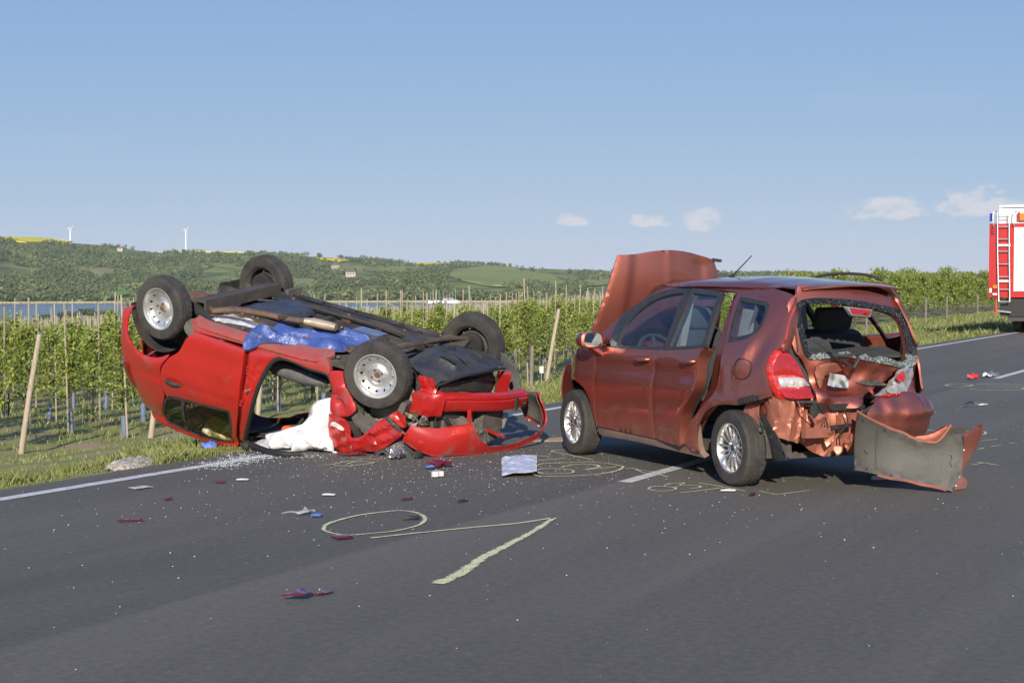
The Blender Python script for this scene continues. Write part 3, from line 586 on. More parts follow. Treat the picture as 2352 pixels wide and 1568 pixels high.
V, Q, sh = clumps(q + np.array([0, 0, 1.0]), np.full(len(q), 1.5), np.full(len(q), 1.0), 16, np.full(len(q), .28), np.full(len(q), .55), 14); tag(fast_mesh('lakeside_plants', V, Q, ML, sh), 'low green plantation rows beside the lake', 'plants', kind='stuff')
# leaning end posts of the rows, one per row
MFENCE = M('grey_fence_wood', (.20, .17, .135), (.14, .12, .10), scale=6, rough=.9)
def end_post(name, s, d, h, r, lean, label, group=None, square=False, z=None, side=0.0):
    x, y, _ = wp(s, d); z = float(G(s, d)) if z is None else z; mb = MB(); tx, ty = -RN[0] * lean + RD[0] * side, -RN[1] * lean + RD[1] * side
    if square: mb.bar((0, 0, -.2), (tx * h, ty * h, h), r * 2, r * 1.3, (RD[0], RD[1], 0))
    else: mb.tube([(0, 0, -.2), (tx * h * .5, ty * h * .5, h * .5), (tx * h, ty * h, h)], [r * 1.08, r, r * .93], 10)
    o = mb.build(name, MFENCE if name == 'fence_post' else MPOST, sharp=40); o.location = (x, y, z); return tag(o, label, 'post', group)
SPEC = {0: (2.15, .05, .24, 'stout leaning end post with dark weathered foot at the far left'), 6: (2.2, .058, .20, 'pale leaning end post just left of the raised copper bonnet'), 4: (1.25, .055, .05, 'short upright post top beside the torn red door corner'), 5: (1.85, .06, .12, 'leaning post rising behind the far front wheel of the red car')}
for k in range(-2, 8):
    s = S0 + DS * k
    if k in SPEC: h, r_, ln, lb = SPEC[k]; end_post('end_post', s, 12.7, h, r_, ln, lb, None)
    else:
        x, y, _ = wp(s, 12.7)
        if in_view(x, y): end_post('end_post', s, 12.7, random.uniform(1.5, 2.1), .055, random.uniform(.08, .22), 'leaning wooden end post of an orchard row', 'orchard end posts')
end_post('fence_post', 29.6, 10.7, 1.18, .055, .03, 'short upright grey post in the grass left of the leaning pale post')
end_post('board_post', 18.2, 11.3, 1.2, .055, -.16, 'pale sawn board leaning under the rear corner of the red car', None, True)
end_post('board_post', 19.8, 10.0, .9, .05, -.10, 'short weathered board showing below the roof edge of the red car', None, True)
for i, (s, d, h) in enumerate([(66, 9.0, 1.2), (76.5, 10.4, 1.2), (87, 11.0, 1.2), (97, 11.2, 1.2), (56, 9.0, 1.2)]):
    end_post('fence_post', s, d, h, .05, .0, ['grey fence post in the grass nearest the copper car', 'second grey fence post from the copper car', 'third grey fence post from the copper car', 'far grey fence post beside the fire engine', 'grey fence post hidden mostly behind the copper car'][i], 'fence posts on the verge')
# small plate on a stick in the grass and blue-white number tags
x, y, _ = wp(27.2, 9.2); e = empty('verge_marker', (x, y, float(G(27.2, 9.2))), label='small white marker plate on a stick in the grass', cat='marker')
MB().tube([(0, 0, -.1), (0, 0, .42)], .010, 6).build('stick', MSTAKE, e); MB().box((0, -.012, .48), (.10, .012, .17)).build('plate', M('marker_white', (.48, .48, .47), (.22, .22, .23), scale=14, rough=.5, contrast=(.5, .66)), e, False)
# wires along the fence
mb = MB()
for hh in (.55, 1.0): mb.tube([(*wp(s, 9.0 + .02 * (s - 56) if s < 66 else 9.2 + .05 * (s - 66)), )[:2] + (float(G(s, 9.6)) + hh,) for s in range(50, 100, 4)], .006, 4)
tag(mb.build('fence_wire', M('galvanised_wire', (.35, .35, .34), rough=.5, metal=.6)), 'thin fence wires strung between the grey verge posts', 'wire')
mb = MB(); a_ = wp(S0, 12.7); 
for k in range(0, 9):
    s1 = S0 + DS * k; mb.tube([(*wp(s1, 12.9)[:2], float(G(s1, 12.9)) + 1.25), (*wp(s1, 30)[:2], float(G(s1, 30)) + 1.25)], .004, 4)
tag(mb.build('trellis_wire', bpy.data.materials['galvanised_wire']), 'thin horizontal wires along the orchard rows', 'wire')
# verge grass
MGR = leafmat('verge_grass', (.12, .145, .035), (.22, .25, .07), (.40, .38, .17), trans=.3, rough=.6)
def blades(s, d, h, w, shade, seed):
    r = np.random.default_rng(seed); n = len(s); x = RP[0] + RD[0] * s + RN[0] * d; y = RP[1] + RD[1] * s + RN[1] * d; z = G(s, d) - .01; a = r.random(n) * 6.283; cx, cy = np.cos(a) * w, np.sin(a) * w; b = r.random(n) * 6.283; l = h * r.uniform(.1, .75, n); lx, ly = np.cos(b) * l, np.sin(b) * l
    V = np.stack([np.c_[x - cx, y - cy, z], np.c_[x + cx, y + cy, z], np.c_[x + cx * .6 + lx * .4, y + cy * .6 + ly * .4, z + h * .62], np.c_[x + lx, y + ly, z + h]], 1).reshape(-1, 3)
    return V, np.arange(4 * n).reshape(-1, 4), np.repeat(np.clip(shade, 0, 1), 4)
acc_ = []
def sow(n, s0, s1, d0, d1, h0, h1, w, seed, pw=1.0, clump=.45):
    r = np.random.default_rng(seed); s = r.uniform(s0, s1, n); d = d0 + (d1 - d0) * r.random(n) ** pw; f = fbm(s * 1.1, d * 1.6, 77, 3); k = f > clump - .12 + .2 * r.random(n); s, d, f = s[k], d[k], f[k]
    tall = np.clip((f - clump + .1) * 3, .25, 1.3); acc_.append(blades(s, d, (h0 + (h1 - h0) * r.random(len(s))) * tall, w, .15 + .55 * f + r.normal(size=len(s)) * .16, seed + 1))
sow(60000, -6, 12, .38, 2.6, .04, .12, .0045, 1, 1.5, .40)
sow(45000, -6, 26, 1.5, 12.5, .03, .10, .007, 2, 1.0, .52)
sow(36000, 12, 48, .38, 4.0, .05, .16, .007, 3, 1.2, .40)
sow(40000, 26, 60, 3.0, 14, .07, .2, .010, 4, 1.0, .44)
sow(42000, 30, 110, .4, 13, .07, .24, .014, 5, 1.0, .36)
sow(30000, -2, 60, 12.5, 30, .08, .2, .014, 6, 1.0, .45)
off = 0; VV = []; QQ = []; SS = []
for V, Q, sh in acc_: VV.append(V); QQ.append(Q + off); SS.append(sh); off += len(V)
tag(fast_mesh('verge_grass', np.concatenate(VV), np.concatenate(QQ), MGR, np.concatenate(SS)), 'spring grass growing on the verge and between the orchard rows', 'grass', kind='stuff')

# ================================================================= DAMAGED COPPER-RED HATCHBACK (local: x forward from the rear axle, y left, z up)
JX, JY, JYAW = 2.3935, 12.7776, 2.04069
CAR = empty('damaged_hatchback', (JX, JY, 0), (0, 0, JYAW), 'copper-red hatchback with smashed rear end and raised bonnet standing on the centre line', 'car')
PAINT = M('copper_paint', (.45, .140, .098), (.42, .128, .089), scale=3, rough=.47, metal=.92, coat=1.0, dirt=((.17, .115, .09), .10, .55, .50))
PAINT.node_tree.nodes['Principled BSDF'].inputs['Specular Tint'].default_value = (.30, .09, .09, 1)
DUSTY = M('dusty_copper_sill', (.20, .125, .10), (.15, .105, .085), scale=5, rough=.8, col3=(.10, .08, .068), scale3=7, c3=(.5, .7))
PAINT2 = M('copper_underpaint', (.50, .19, .125), (.40, .145, .095), scale=9, rough=.5, metal=.6, coat=.2, col3=(.16, .12, .10), scale3=5, c3=(.60, .78))
BLK = M('black_trim', (.018, .018, .02), (.03, .03, .03), scale=20, rough=.55, bump=.15, bscale=200)
RUB = M('rubber_seal', (.012, .012, .012), rough=.7)
DARKIN = M('dark_interior', (.022, .022, .025), (.035, .034, .036), scale=6, rough=.9)
GREYIN = M('grey_interior', (.22, .215, .21), (.17, .165, .16), scale=6, rough=.85)
CLOTH = M('seat_cloth', (.035, .038, .046), (.05, .052, .06), scale=40, rough=.95, bump=.4, bscale=160)
GLASS = glassmat('car_glass', (.90, .94, .95), ior=1.45)
GLASSD = glassmat('tinted_glass', (.30, .34, .36), ior=1.5)
TYRE = M('tyre_rubber', (.020, .019, .019), (.040, .036, .032), scale=9, rough=.8, bump=.35, bscale=60, col3=(.060, .052, .043), scale3=4, c3=(.5, .8))
ALLOY = M('alloy_silver', (.62, .62, .62), (.52, .52, .52), scale=12, rough=.32, metal=.85, coat=.3)
IRON = M('rusty_iron', (.16, .085, .05), (.08, .06, .05), scale=14, rough=.75, metal=.3, bump=.4, bscale=60)
DARKM = M('dark_metal', (.045, .043, .042), (.075, .068, .06), scale=10, rough=.6, metal=.3, bump=.3, bscale=50)
CHROME = M('chrome', (.75, .75, .76), rough=.08, metal=1.0)
UNDER = M('underseal', (.05, .044, .038), (.085, .072, .058), scale=5, rough=.9, bump=.5, bscale=30)
def SJ(x, z):
    b = interp(z, [.15, .25, .45, .7, .9, 1.0, 1.05, 1.25, 1.42, 1.5, 1.6], [.76, .80, .83, .838, .83, .812, .795, .70, .60, .53, .42])
    if x < 0: b -= .13 * min(1.3, -x / .6) ** 2
    if x > 2.3: b -= .9 * min(.35, x - 2.3) ** 2 + .62 * max(0, x - 2.65)
    return b
def sideL(off=0.0): return lambda u, v: (u, SJ(u, v) + off, v)
def sideR(off=0.0): return lambda u, v: (u, -SJ(u, v) - off + .10 * min(1, max(0, (.1 - u) / .5)) ** 2, v)
def side_panel(name, outline, mat, parent=CAR, side='L', off=0.0, **kw):
    # on the left flank x runs forward and z up, so du x dv points to -y: flip
    return panel(name, outline, sideL(off) if side == 'L' else sideR(off), mat, parent, flip=(side == 'L'), **kw)
def inset(poly, d):
    P = np.array(poly); a = np.roll(P, 1, 0); b = np.roll(P, -1, 0); e1 = P - a; e2 = b - P; n1 = np.c_[-e1[:, 1], e1[:, 0]]; n2 = np.c_[-e2[:, 1], e2[:, 0]]
    n1 /= np.linalg.norm(n1, axis=1, keepdims=True) + 1e-9; n2 /= np.linalg.norm(n2, axis=1, keepdims=True) + 1e-9; n = n1 + n2; n /= np.linalg.norm(n, axis=1, keepdims=True) + 1e-9
    ar = np.sum(P[:, 0] * b[:, 1] - b[:, 0] * P[:, 1]); return [tuple(p) for p in P + n * d * (1 if ar > 0 else -1)]
C1 = (1,)
seam_f = [(2.009, .985), (2.04, .90), (2.058, .80), (2.066, .70), (2.068, .611), (2.066, .469), (2.064, .33), (2.045, .285)]
seam_m = [(1.118, .258), (1.112, .442), (1.113, .603), (1.10, .737), (1.085, .885), (1.058, .933), (.985, 1.0)]
# front wing
arch_f = [(2.10, .245), (2.108, .379), (2.145, .491), (2.24, .60), (2.36, .66), (2.47, .675), (2.58, .655), (2.66, .60), (2.72, .50), (2.75, .38)]
fender = [(2.016, .99, 1), (2.046, .905), (2.066, .80), (2.073, .70), (2.075, .611), (2.073, .469), (2.071, .33), (2.08, .275, 1)] + arch_f[1:] + [(2.80, .38, 1), (2.95, .42), (3.02, .60), (2.95, .735), (2.78, .82), (2.6, .885), (2.38, .955), (2.18, 1.01), (2.06, 1.035, 1)]
w_ = side_panel('front_wing', spl(fender, 4), PAINT, disp=lambda u, v, d: -.018 * math.exp(-((v - .70 - .05 * (u - 2.3)) / .03) ** 2) if False else 0.012 * math.exp(-((v - .69) / .05) ** 2) * math.exp(-((u - 2.45) / .28) ** 2))
hl = side_panel('headlamp', spl([(2.62, .86), (2.80, .80), (2.96, .72), (2.93, .62), (2.80, .66), (2.66, .76)], 4), glassmat('headlamp_glass', (.55, .62, .66), ior=1.6, haze=((.3, .36, .38), .25)), off=.014, thick=.03)
side_panel('headlamp_bowl', spl([(2.64, .84), (2.80, .78), (2.93, .71), (2.91, .64), (2.80, .68), (2.68, .76)], 3), CHROME, hl, off=.003)
side_panel('front_wing', spl(fender, 4), PAINT, side='R')
panel('front_bumper', spl([(-.62, .30, 1), (.62, .30, 1), (.66, .60), (.6, .78, 1), (-.6, .78, 1), (-.66, .6)], 3), lambda u, v: (3.17 - .95 * u * u * .55 + .05 * math.cos((v - .5) * 3), u, v), PAINT, CAR, step=.08)
mb = MB(); mb.box((2.95, 0, .55), (.2, 1.0, .5)).build('radiator', DARKM, CAR, False)
# doors, left side
belt = .006
fd = seam_f + seam_m + [(1.3, .998), (1.6, .992), (1.8, .985)]
def door_disp(u, v, d):   # swage line, soft dents
    return .008 * math.exp(-((v - .905) / .018) ** 2) * (1 if d > .02 else .3) - .012 * math.exp(-((v - .83) / .06) ** 2) + .002 * noise.noise(Vector((u * 3, v * 3, 1)))
door = side_panel('front_door', spl([(p[0] - .004, p[1]) for p in seam_f[:-1]] + [(2.045, .287, 1)] + [(1.122, .262, 1)] + [(p[0] + .004, p[1]) for p in seam_m[1:-1]] + [(.992, .998, 1), (1.3, 1.0), (1.6, .996), (1.80, .99, 1)], 4), PAINT, disp=door_disp, thick=.02)
def frame(parent, outer, glass, name='window_frame', side='L', off=.004):
    side_panel(name, outer, BLK, parent, side, off, holes=[inset(glass, .006)], step=.05, thick=.03)
    side_panel('window_glass', glass, GLASS, parent, side, off - .012, step=.08, thick=.004)
fo = spl([(1.80, .985, 1), (1.875, 1.055, 1), (1.84, 1.235), (1.675, 1.362), (1.50, 1.446), (1.252, 1.49), (1.004, 1.50, 1), (.935, 1.26), (.925, 1.0, 1), (1.3, .992)], 5)
fg = spl([(1.69, 1.005, 1), (1.715, 1.10), (1.70, 1.20), (1.60, 1.31), (1.432, 1.405), (1.255, 1.45), (1.055, 1.468, 1), (.992, 1.258), (.978, 1.015, 1), (1.3, 1.01)], 5)
frame(door, fo, fg)
side_panel('quarter_light', [(1.80, 1.0), (1.84, 1.07), (1.80, 1.19), (1.735, 1.11), (1.72, 1.005)], GLASS, door, off=.01, step=.1, thick=.004)
def handle(parent, x, z):
    m = MB(); y = SJ(x, z); n = 9
    m.tube([(x + .095, y + .002, z - .012), (x + .075, y + .030, z - .006), (x + .02, y + .040, z), (x - .05, y + .038, z + .005), (x - .085, y + .022, z + .007), (x - .10, y - .002, z + .008)], [.012, .017, .019, .019, .017, .012], 10); m.build('door_handle', PAINT, parent)
    side_panel('handle_recess', spl([(x + .07, z), (x + .03, z - .035), (x - .05, z - .028), (x - .08, z + .01), (x, z + .02)], 4), DARKM, parent, off=.0135, thick=.002, step=.05)
handle(door, 1.262, .905)
# door mirror
mir = MB(); ctr = Vector((1.99, .93, 1.048)); V = []; F = []; n = 20
prof = [(-.085, .80, .82), (-.075, .98, 1.0), (-.02, 1.0, 1.0), (.05, .88, .88), (.10, .60, .62), (.125, .2, .25)]
for dx, sy, sz in prof:
    for k in range(n):
        a = 2 * math.pi * k / n; cy = math.copysign(abs(math.cos(a)) ** .6, math.cos(a)); cz = math.copysign(abs(math.sin(a)) ** .6, math.sin(a)); V.append(ctr + Vector((dx, cy * .118 * sy, cz * .072 * sz)))
for i in range(len(prof) - 1):
    for k in range(n): F.append((i * n + k, i * n + (k + 1) % n, (i + 1) * n + (k + 1) % n, (i + 1) * n + k))
F.append(tuple(range((len(prof) - 1) * n, len(prof) * n))); mirror = mesh_obj('door_mirror', V, F, PAINT, CAR, True, 50)
V = [ctr + Vector((-.072, math.copysign(abs(math.cos(2 * math.pi * k / n)) ** .6, math.cos(2 * math.pi * k / n)) * .102, math.copysign(abs(math.sin(2 * math.pi * k / n)) ** .6, math.sin(2 * math.pi * k / n)) * .058)) for k in range(n)]
mesh_obj('mirror_glass', V, [tuple(range(n - 1, -1, -1))], CHROME, mirror)
MB().add([ctr + Vector((-.06, -.04, -.06)), ctr + Vector((.05, -.04, -.06)), ctr + Vector((.05, -.15, -.145)), ctr + Vector((-.09, -.15, -.15)), ctr + Vector((-.06, .01, -.068)), ctr + Vector((.04, .01, -.068)), ctr + Vector((.03, -.13, -.165)), ctr + Vector((-.08, -.13, -.165))], [(3, 2, 1, 0), (4, 5, 6, 7), (0, 1, 5, 4), (1, 2, 6, 5), (2, 3, 7, 6), (3, 0, 4, 7)]).build('mirror_stalk', PAINT, mirror, True, 30)
# rear door, sprung out of its frame: hinged at its front edge
HX, HYY = 1.108, SJ(1.1, .6); oa = R(5.2)
def ajar(off=0.0):
    def f(u, v):
        x, y = u - HX, SJ(u, v) + off - HYY; return (HX + x * math.cos(-oa) - y * math.sin(-oa) * -1 * -1, HYY + x * math.sin(-oa) + y * math.cos(-oa), v)
    return f
def rd_panel(name, outline, mat, parent, off=0.0, **kw): return panel(name, outline, ajar(off), mat, parent, flip=True, **kw)
rdo = [(p[0] - .005, p[1]) for p in reversed(seam_m)]
rear_edge = [(.691, .238), (.67, .332), (.637, .427), (.593, .521), (.508, .605), (.415, .69), (.378, .767), (.37, .856), (.355, .97), (.312, 1.05)]
rdoor = rd_panel('rear_door', spl([(.985, .998, 1)] + rdo[1:-1] + [(1.113, .262, 1), (.691, .238, 1)] + rear_edge[1:-1] + [(.30, 1.062, 1), (.6, 1.03), (.85, 1.005)], 4), PAINT, CAR, disp=door_disp, thick=.10)
ro = spl([(.945, 1.0, 1), (.935, 1.247), (.99, 1.502, 1), (.70, 1.492), (.435, 1.476, 1), (.345, 1.286), (.285, 1.05, 1), (.6, 1.022)], 5)
rg = spl([(.865, 1.022, 1), (.868, 1.17), (.885, 1.327), (.925, 1.465, 1), (.49, 1.446), (.44, 1.40), (.405, 1.30), (.34, 1.09), (.40, 1.055, 1)], 5)
rd_panel('window_frame', ro, BLK, rdoor, .004, holes=[inset(rg, .006)], step=.05, thick=.035); rd_panel('window_glass', rg, GLASS, rdoor, -.008, step=.08, thick=.004)
m = MB(); x, z = .49, .925; y = SJ(x, z) + (HX - x) * math.sin(oa)
m.tube([(x + .095, y - .006, z - .012), (x + .075, y + .024, z - .006), (x + .02, y + .038, z), (x - .05, y + .042, z + .005), (x - .085, y + .028, z + .007), (x - .10, y + .006, z + .008)], [.012, .017, .019, .019, .017, .012], 10).build('door_handle', PAINT, rdoor)
# rubber along the sprung edge, latch plate, jamb behind it
m = MB(); m.tube([(u - .008, SJ(u, v) + (HX - u) * math.sin(oa) - .105, v) for u, v in spl(rear_edge, 3, False)], .009, 6).build('door_seal', RUB, rdoor)
side_panel('door_jamb', spl([(.80, .26, 1), (.72, .40), (.64, .52), (.55, .62), (.46, .72), (.43, .86), (.41, 1.0), (.44, 1.2), (.50, 1.46, 1), (.25, 1.45, 1), (.13, 1.09), (.13, .856), (.208, .688), (.347, .59), (.466, .505), (.568, .419), (.664, .307), (.69, .25, 1)], 3), PAINT, off=-.13, thick=.02, step=.08)
m = MB()
for zz in (.80, .86): m.tube([(.40, SJ(.4, .8) + .02, zz), (.40, SJ(.4, .8) + .034, zz)], .012, 8)
m.build('latch_bolt', ALLOY, CAR)
# sill and roof rail
side_panel('sill', spl([(2.09, .275, 1), (1.2, .255), (.69, .236, 1), (.66, .30), (.56, .40), (.50, .44, 1), (.50, .20, 1), (.456, .165, 1), (.70, .175), (1.51, .205), (2.02, .205), (2.10, .235, 1)], 3), DUSTY, off=-.012, thick=.05)
side_panel('sill', [(2.1, .285), (.5, .24), (.456, .165), (1.5, .2), (2.1, .22)], PAINT, side='R', off=-.01, thick=.05)
side_panel('roof_rail', spl([(2.36, .985, 1), (2.15, 1.06), (2.008, 1.135), (1.816, 1.277), (1.639, 1.385), (1.501, 1.463), (1.277, 1.522), (.982, 1.552), (.6, 1.555), (.297, 1.545), (-.05, 1.515), (-.30, 1.475), (-.41, 1.44, 1), (-.40, 1.36), (-.19, 1.425), (.0, 1.448), (.246, 1.462), (.435, 1.48), (.99, 1.505), (1.252, 1.493), (1.50, 1.449), (1.675, 1.366), (1.842, 1.24), (1.885, 1.055), (2.03, .99, 1)], 3), PAINT)
side_panel('roof_rail', spl([(2.36, .985, 1), (2.008, 1.135), (1.639, 1.385), (1.277, 1.522), (.6, 1.555), (-.05, 1.515), (-.41, 1.44, 1), (-.40, 1.36), (0., 1.448), (.99, 1.505), (1.50, 1.449), (1.842, 1.24), (1.885, 1.055), (2.03, .99, 1)], 3), PAINT, side='R')
# rear quarter with its window and fuel flap
arch_r = [(.456, .165), (.50, .20), (.488, .323), (.43, .445), (.33, .54), (.19, .597), (.035, .622), (-.12, .628), (-.27, .655)]
qo = [(.50, .20, 1), (.488, .323), (.43, .445), (.33, .54), (.19, .597), (.035, .622), (-.12, .628), (-.276, .661), (-.447, .716, 1), (-.42, .79), (-.40, .903), (-.40, .994), (-.425, 1.046), (-.474, 1.075, 1), (-.473, 1.133), (-.44, 1.302), (-.43, 1.40), (-.41, 1.437, 1), (-.19, 1.43), (.05, 1.452), (.30, 1.466, 1), (.235, 1.28), (.155, 1.08), (.145, .95), (.15, .856), (.215, .70), (.347, .60), (.466, .515), (.568, .43), (.64, .33), (.655, .25, 1), (.60, .205, 1)]
qw = spl([(.225, 1.44, 1), (-.02, 1.42), (-.165, 1.40), (-.205, 1.35), (-.225, 1.25), (-.195, 1.178), (-.127, 1.134), (0, 1.108), (.115, 1.09, 1), (.175, 1.28)], 4)
def q_disp(u, v, d):
    s = .03 * math.exp(-((v - .60 - .10 * (u - .1)) / .07) ** 2) * math.exp(-((u - .05) / .35) ** 2)      # flared arch
    s += -.030 * math.exp(-(((u + .27) + (v - 1.05) * .35) / .06) ** 2) * math.exp(-((v - 1.02) / .16) ** 2)        # buckle behind the window
    s += .026 * math.exp(-(((u + .14) + (v - 1.0) * .25) / .05) ** 2) * math.exp(-((v - .98) / .14) ** 2)
    s += -.022 * math.exp(-((u - .22) / .07) ** 2) * math.exp(-((v - .80) / .14) ** 2)
    s += .005 * noise.noise(Vector((u * 5, v * 5, 2))) * (1 if u < .2 else .4); return s if d > .012 else s * .6
qp = side_panel('rear_quarter', spl(qo, 4), PAINT, holes=[inset(qw, .004)], disp=q_disp, step=.035, thick=.015)
side_panel('window_surround', qw, BLK, qp, off=.002, holes=[inset(qw, .032)], thick=.02, step=.05); side_panel('window_glass', inset(qw, .028), GLASS, qp, off=-.008, thick=.004, step=.1)
fc = (-.148, .90); fl = [(fc[0] + .082 * math.cos(k * math.pi / 16), fc[1] + .078 * math.sin(k * math.pi / 16)) for k in range(32)]
m = MB(); m.tube([(u, SJ(u, v) + q_disp(u, v, .1) + .002, v) for u, v in fl + fl[:1]], .0045, 5, False).build('fuel_flap_gap', RUB, qp)
side_panel('fuel_flap', inset(fl, .006), PAINT, qp, off=.0035, disp=q_disp, thick=.004, edge=.002)
side_panel('rear_quarter', spl([(p[0], p[1]) + tuple(p[2:]) for p in qo], 3), PAINT, side='R', holes=[inset(qw, .004)], disp=lambda u, v, d: .02 * noise.noise(Vector((u * 4, v * 4, 9))), thick=.015)
# roof
zr = lambda x: interp(x, [-.45, -.3, 0, .46, 1.0, 1.45, 1.65, 1.8], [1.535, 1.555, 1.578, 1.594, 1.590, 1.568, 1.535, 1.49])
def roof_s(u, v): return (u, v, zr(u) - .045 * (abs(v) / .53) ** 2.2 - (.6 * (abs(v) - .5) if abs(v) > .5 else 0))
def roof_d(u, v, d): return -.014 * math.exp(-((u + .10) / .18) ** 2 - ((v + .2) / .22) ** 2) + .008 * math.exp(-((u - .3) / .1) ** 2 - ((v - .25) / .2) ** 2) + .005 * noise.noise(Vector((u * 2.5, v * 2.5, 4)))
roof = panel('roof', spl([(-.42, -.46, 1), (-.47, -.2), (-.475, 0), (-.47, .2), (-.42, .46, 1), (0, .535), (.6, .545), (1.2, .535), (1.50, .50, 1), (1.64, .25), (1.68, 0), (1.64, -.25), (1.50, -.50, 1), (1.2, -.535), (.6, -.545), (0, -.535)], 4), roof_s, PAINT, CAR, disp=roof_d)
MB().tube([(1.20, 0, 1.575), (1.17, 0, 1.60)], [.03, .02], 10).build('aerial_base', BLK, roof); MB().tube([(1.19, 0, 1.59), (.90, 0, 1.765)], [.006, .004], 6).build('aerial', BLK, roof)
panel('headliner', [(-.35, -.44), (-.35, .44), (1.45, .44), (1.45, -.44)], lambda u, v: (u, v, zr(u) - .075 - .05 * (v / .5) ** 2), GREYIN, CAR, step=.15)
# windscreen and bonnet
panel('windscreen', [(-.60, 0), (.60, 0), (.52, .62), (.3, .70), (-.3, .70), (-.52, .62)], lambda u, v: (2.40 - 1.06 * v - .20 * (abs(u) / .6) ** 2 * 1.0, u, .99 + .80 * v + .02), GLASS, CAR, step=.15, thick=.005)
def hood_s(u, v):   # u across, v from hinge to front edge; swung up past upright, outer skin to the rear
    a = R(97); h = -.05 * (u / .55) ** 2 + .05 * math.sin(math.pi * min(1, max(0, v / .95)))
    return (2.28 + math.cos(a) * v * .93 - .9925 * h, u, 1.00 + math.sin(a) * v * .93 - .122 * h)
ho = spl([(.735, .02, 1), (.655, .35), (.555, .72), (.51, .845, 1), (.36, .855), (.18, .885), (0, .90), (-.18, .885), (-.36, .845), (-.50, .80, 1), (-.56, .62), (-.61, .35), (-.63, .02, 1), (-.3, -.03), (0, -.045), (.3, -.03)], 4)
def hood_d(u, v, d): return .010 * math.exp(-(abs(u) / .02) ** 1.2) + .016 / (1 + math.exp(-(abs(u) - .455 + .10 * v) * 90)) - .02 * math.exp(-((u + .38) / .12) ** 2 - ((v - .75) / .08) ** 2)
hood = panel('bonnet', ho, hood_s, PAINT, CAR, disp=hood_d, step=.03, thick=.02, flip=True)
m = MB(); m.bar((2.185, -.48, 1.745), (2.185, -.56, 1.735), .05, .025).build('bonnet_hinge_bracket', BLK, hood)
m = MB(); m.tube([(2.75, -.45, .95), (2.30, -.50, 1.45)], .006, 6).build('bonnet_stay', DARKM, CAR)
# engine bay
m = MB(); m.box((2.72, 0, .72), (.55, 1.0, .35)); m.box((2.66, .2, .93), (.3, .4, .1)); m.tube([(2.6, -.4, .9), (2.75, -.2, .98), (2.9, .1, .92)], .035, 8); m.build('engine', DARKM, CAR, True, 30)
panel('scuttle', [(-.62, 0), (.62, 0), (.62, .16), (-.62, .16)], lambda u, v: (2.36 + v, u, 1.0 - .1 * v - .03 * (u / .6) ** 2), BLK, CAR, step=.2)
# ---- rear end
RYX, RZX = -0.801, -0.035
def RJ(y, z):
    return interp(z, [.2, .3, .5, .7, .85, 1.0, 1.2, 1.4, 1.5], [-.47, -.50, -.56, -.57, -.54, -.49, -.42, -.33, -.27]) + .10 * (y / .7) ** 2
DXR = lambda v: interp(v, [.86, 1.0, 1.2, 1.4, 1.5], [0, -.03, -.075, -.12, -.14])     # the upper tailgate stands further back
def rear(off=0.0): return lambda u, v: (RJ(u, v) + DXR(v) - off, u + RYX * DXR(v), v + RZX * DXR(v))
def rear_panel(name, outline, mat, parent=CAR, off=0.0, **kw): return panel(name, outline, rear(off), mat, parent, flip=True, **kw)     # u = y, v = z; outer normal -x
def crush(u, v):       # the tailgate below the window is driven in
    return -.16 * math.exp(-((u - .08) / .28) ** 2 - ((v - .82) / .13) ** 2) - .07 * math.exp(-((u + .25) / .2) ** 2 - ((v - .78) / .10) ** 2)
gate = spl([(.395, 1.465, 1), (.49, 1.40), (.515, 1.30), (.535, 1.181), (.535, 1.05), (.475, .965), (.44, .86), (.425, .761), (.415, .66), (.40, .60), (.348, .547, 1), (.30, .57), (.248, .605), (.15, .61), (.067, .615), (0, .645), (-.044, .703), (-.15, .745), (-.312, .816), (-.40, .885), (-.50, .915), (-.605, .955), (-.625, 1.085), (-.64, 1.202), (-.62, 1.328), (-.585, 1.395), (-.35, 1.462), (-.084, 1.502), (.2, 1.520), (.37, 1.522, 1)], 3)
w_in = spl([(.395, 1.372), (.228, 1.392), (.011, 1.376), (-.202, 1.350), (-.397, 1.312), (-.503, 1.255), (-.521, 1.118), (-.508, 1.01), (-.438, .946), (-.123, .985), (.083, 1.016), (.395, 1.022), (.430, 1.085), (.428, 1.225)], 4)
w_out = spl([(.44, 1.375), (.367, 1.420), (.214, 1.431), (-.061, 1.414), (-.415, 1.360), (-.577, 1.315), (-.621, 1.186), (-.617, 1.069), (-.591, .96), (-.473, .902), (-.165, .95), (.088, .994), (.373, .984), (.445, .99), (.478, 1.068), (.476, 1.256)], 4)
def gate_d(u, v, d):
    k = min(1, max(0, (1.03 - v) / .10)); s = crush(u, v) + k * (crumple(u, v, .036, .34, 3, 4) + .006 * noise.noise(Vector((u * 9, v * 9, 5))))
    if v > 1.0: s += .006 * noise.noise(Vector((u * 6, v * 6, 3)))
    s -= .05 * max(0, (.66 - v) / .1) * (1 if u > .2 else .2); return s
tg = rear_panel('tailgate', gate, PAINT, holes=[w_in], disp=gate_d, step=.026, thick=.03, sharp=26)
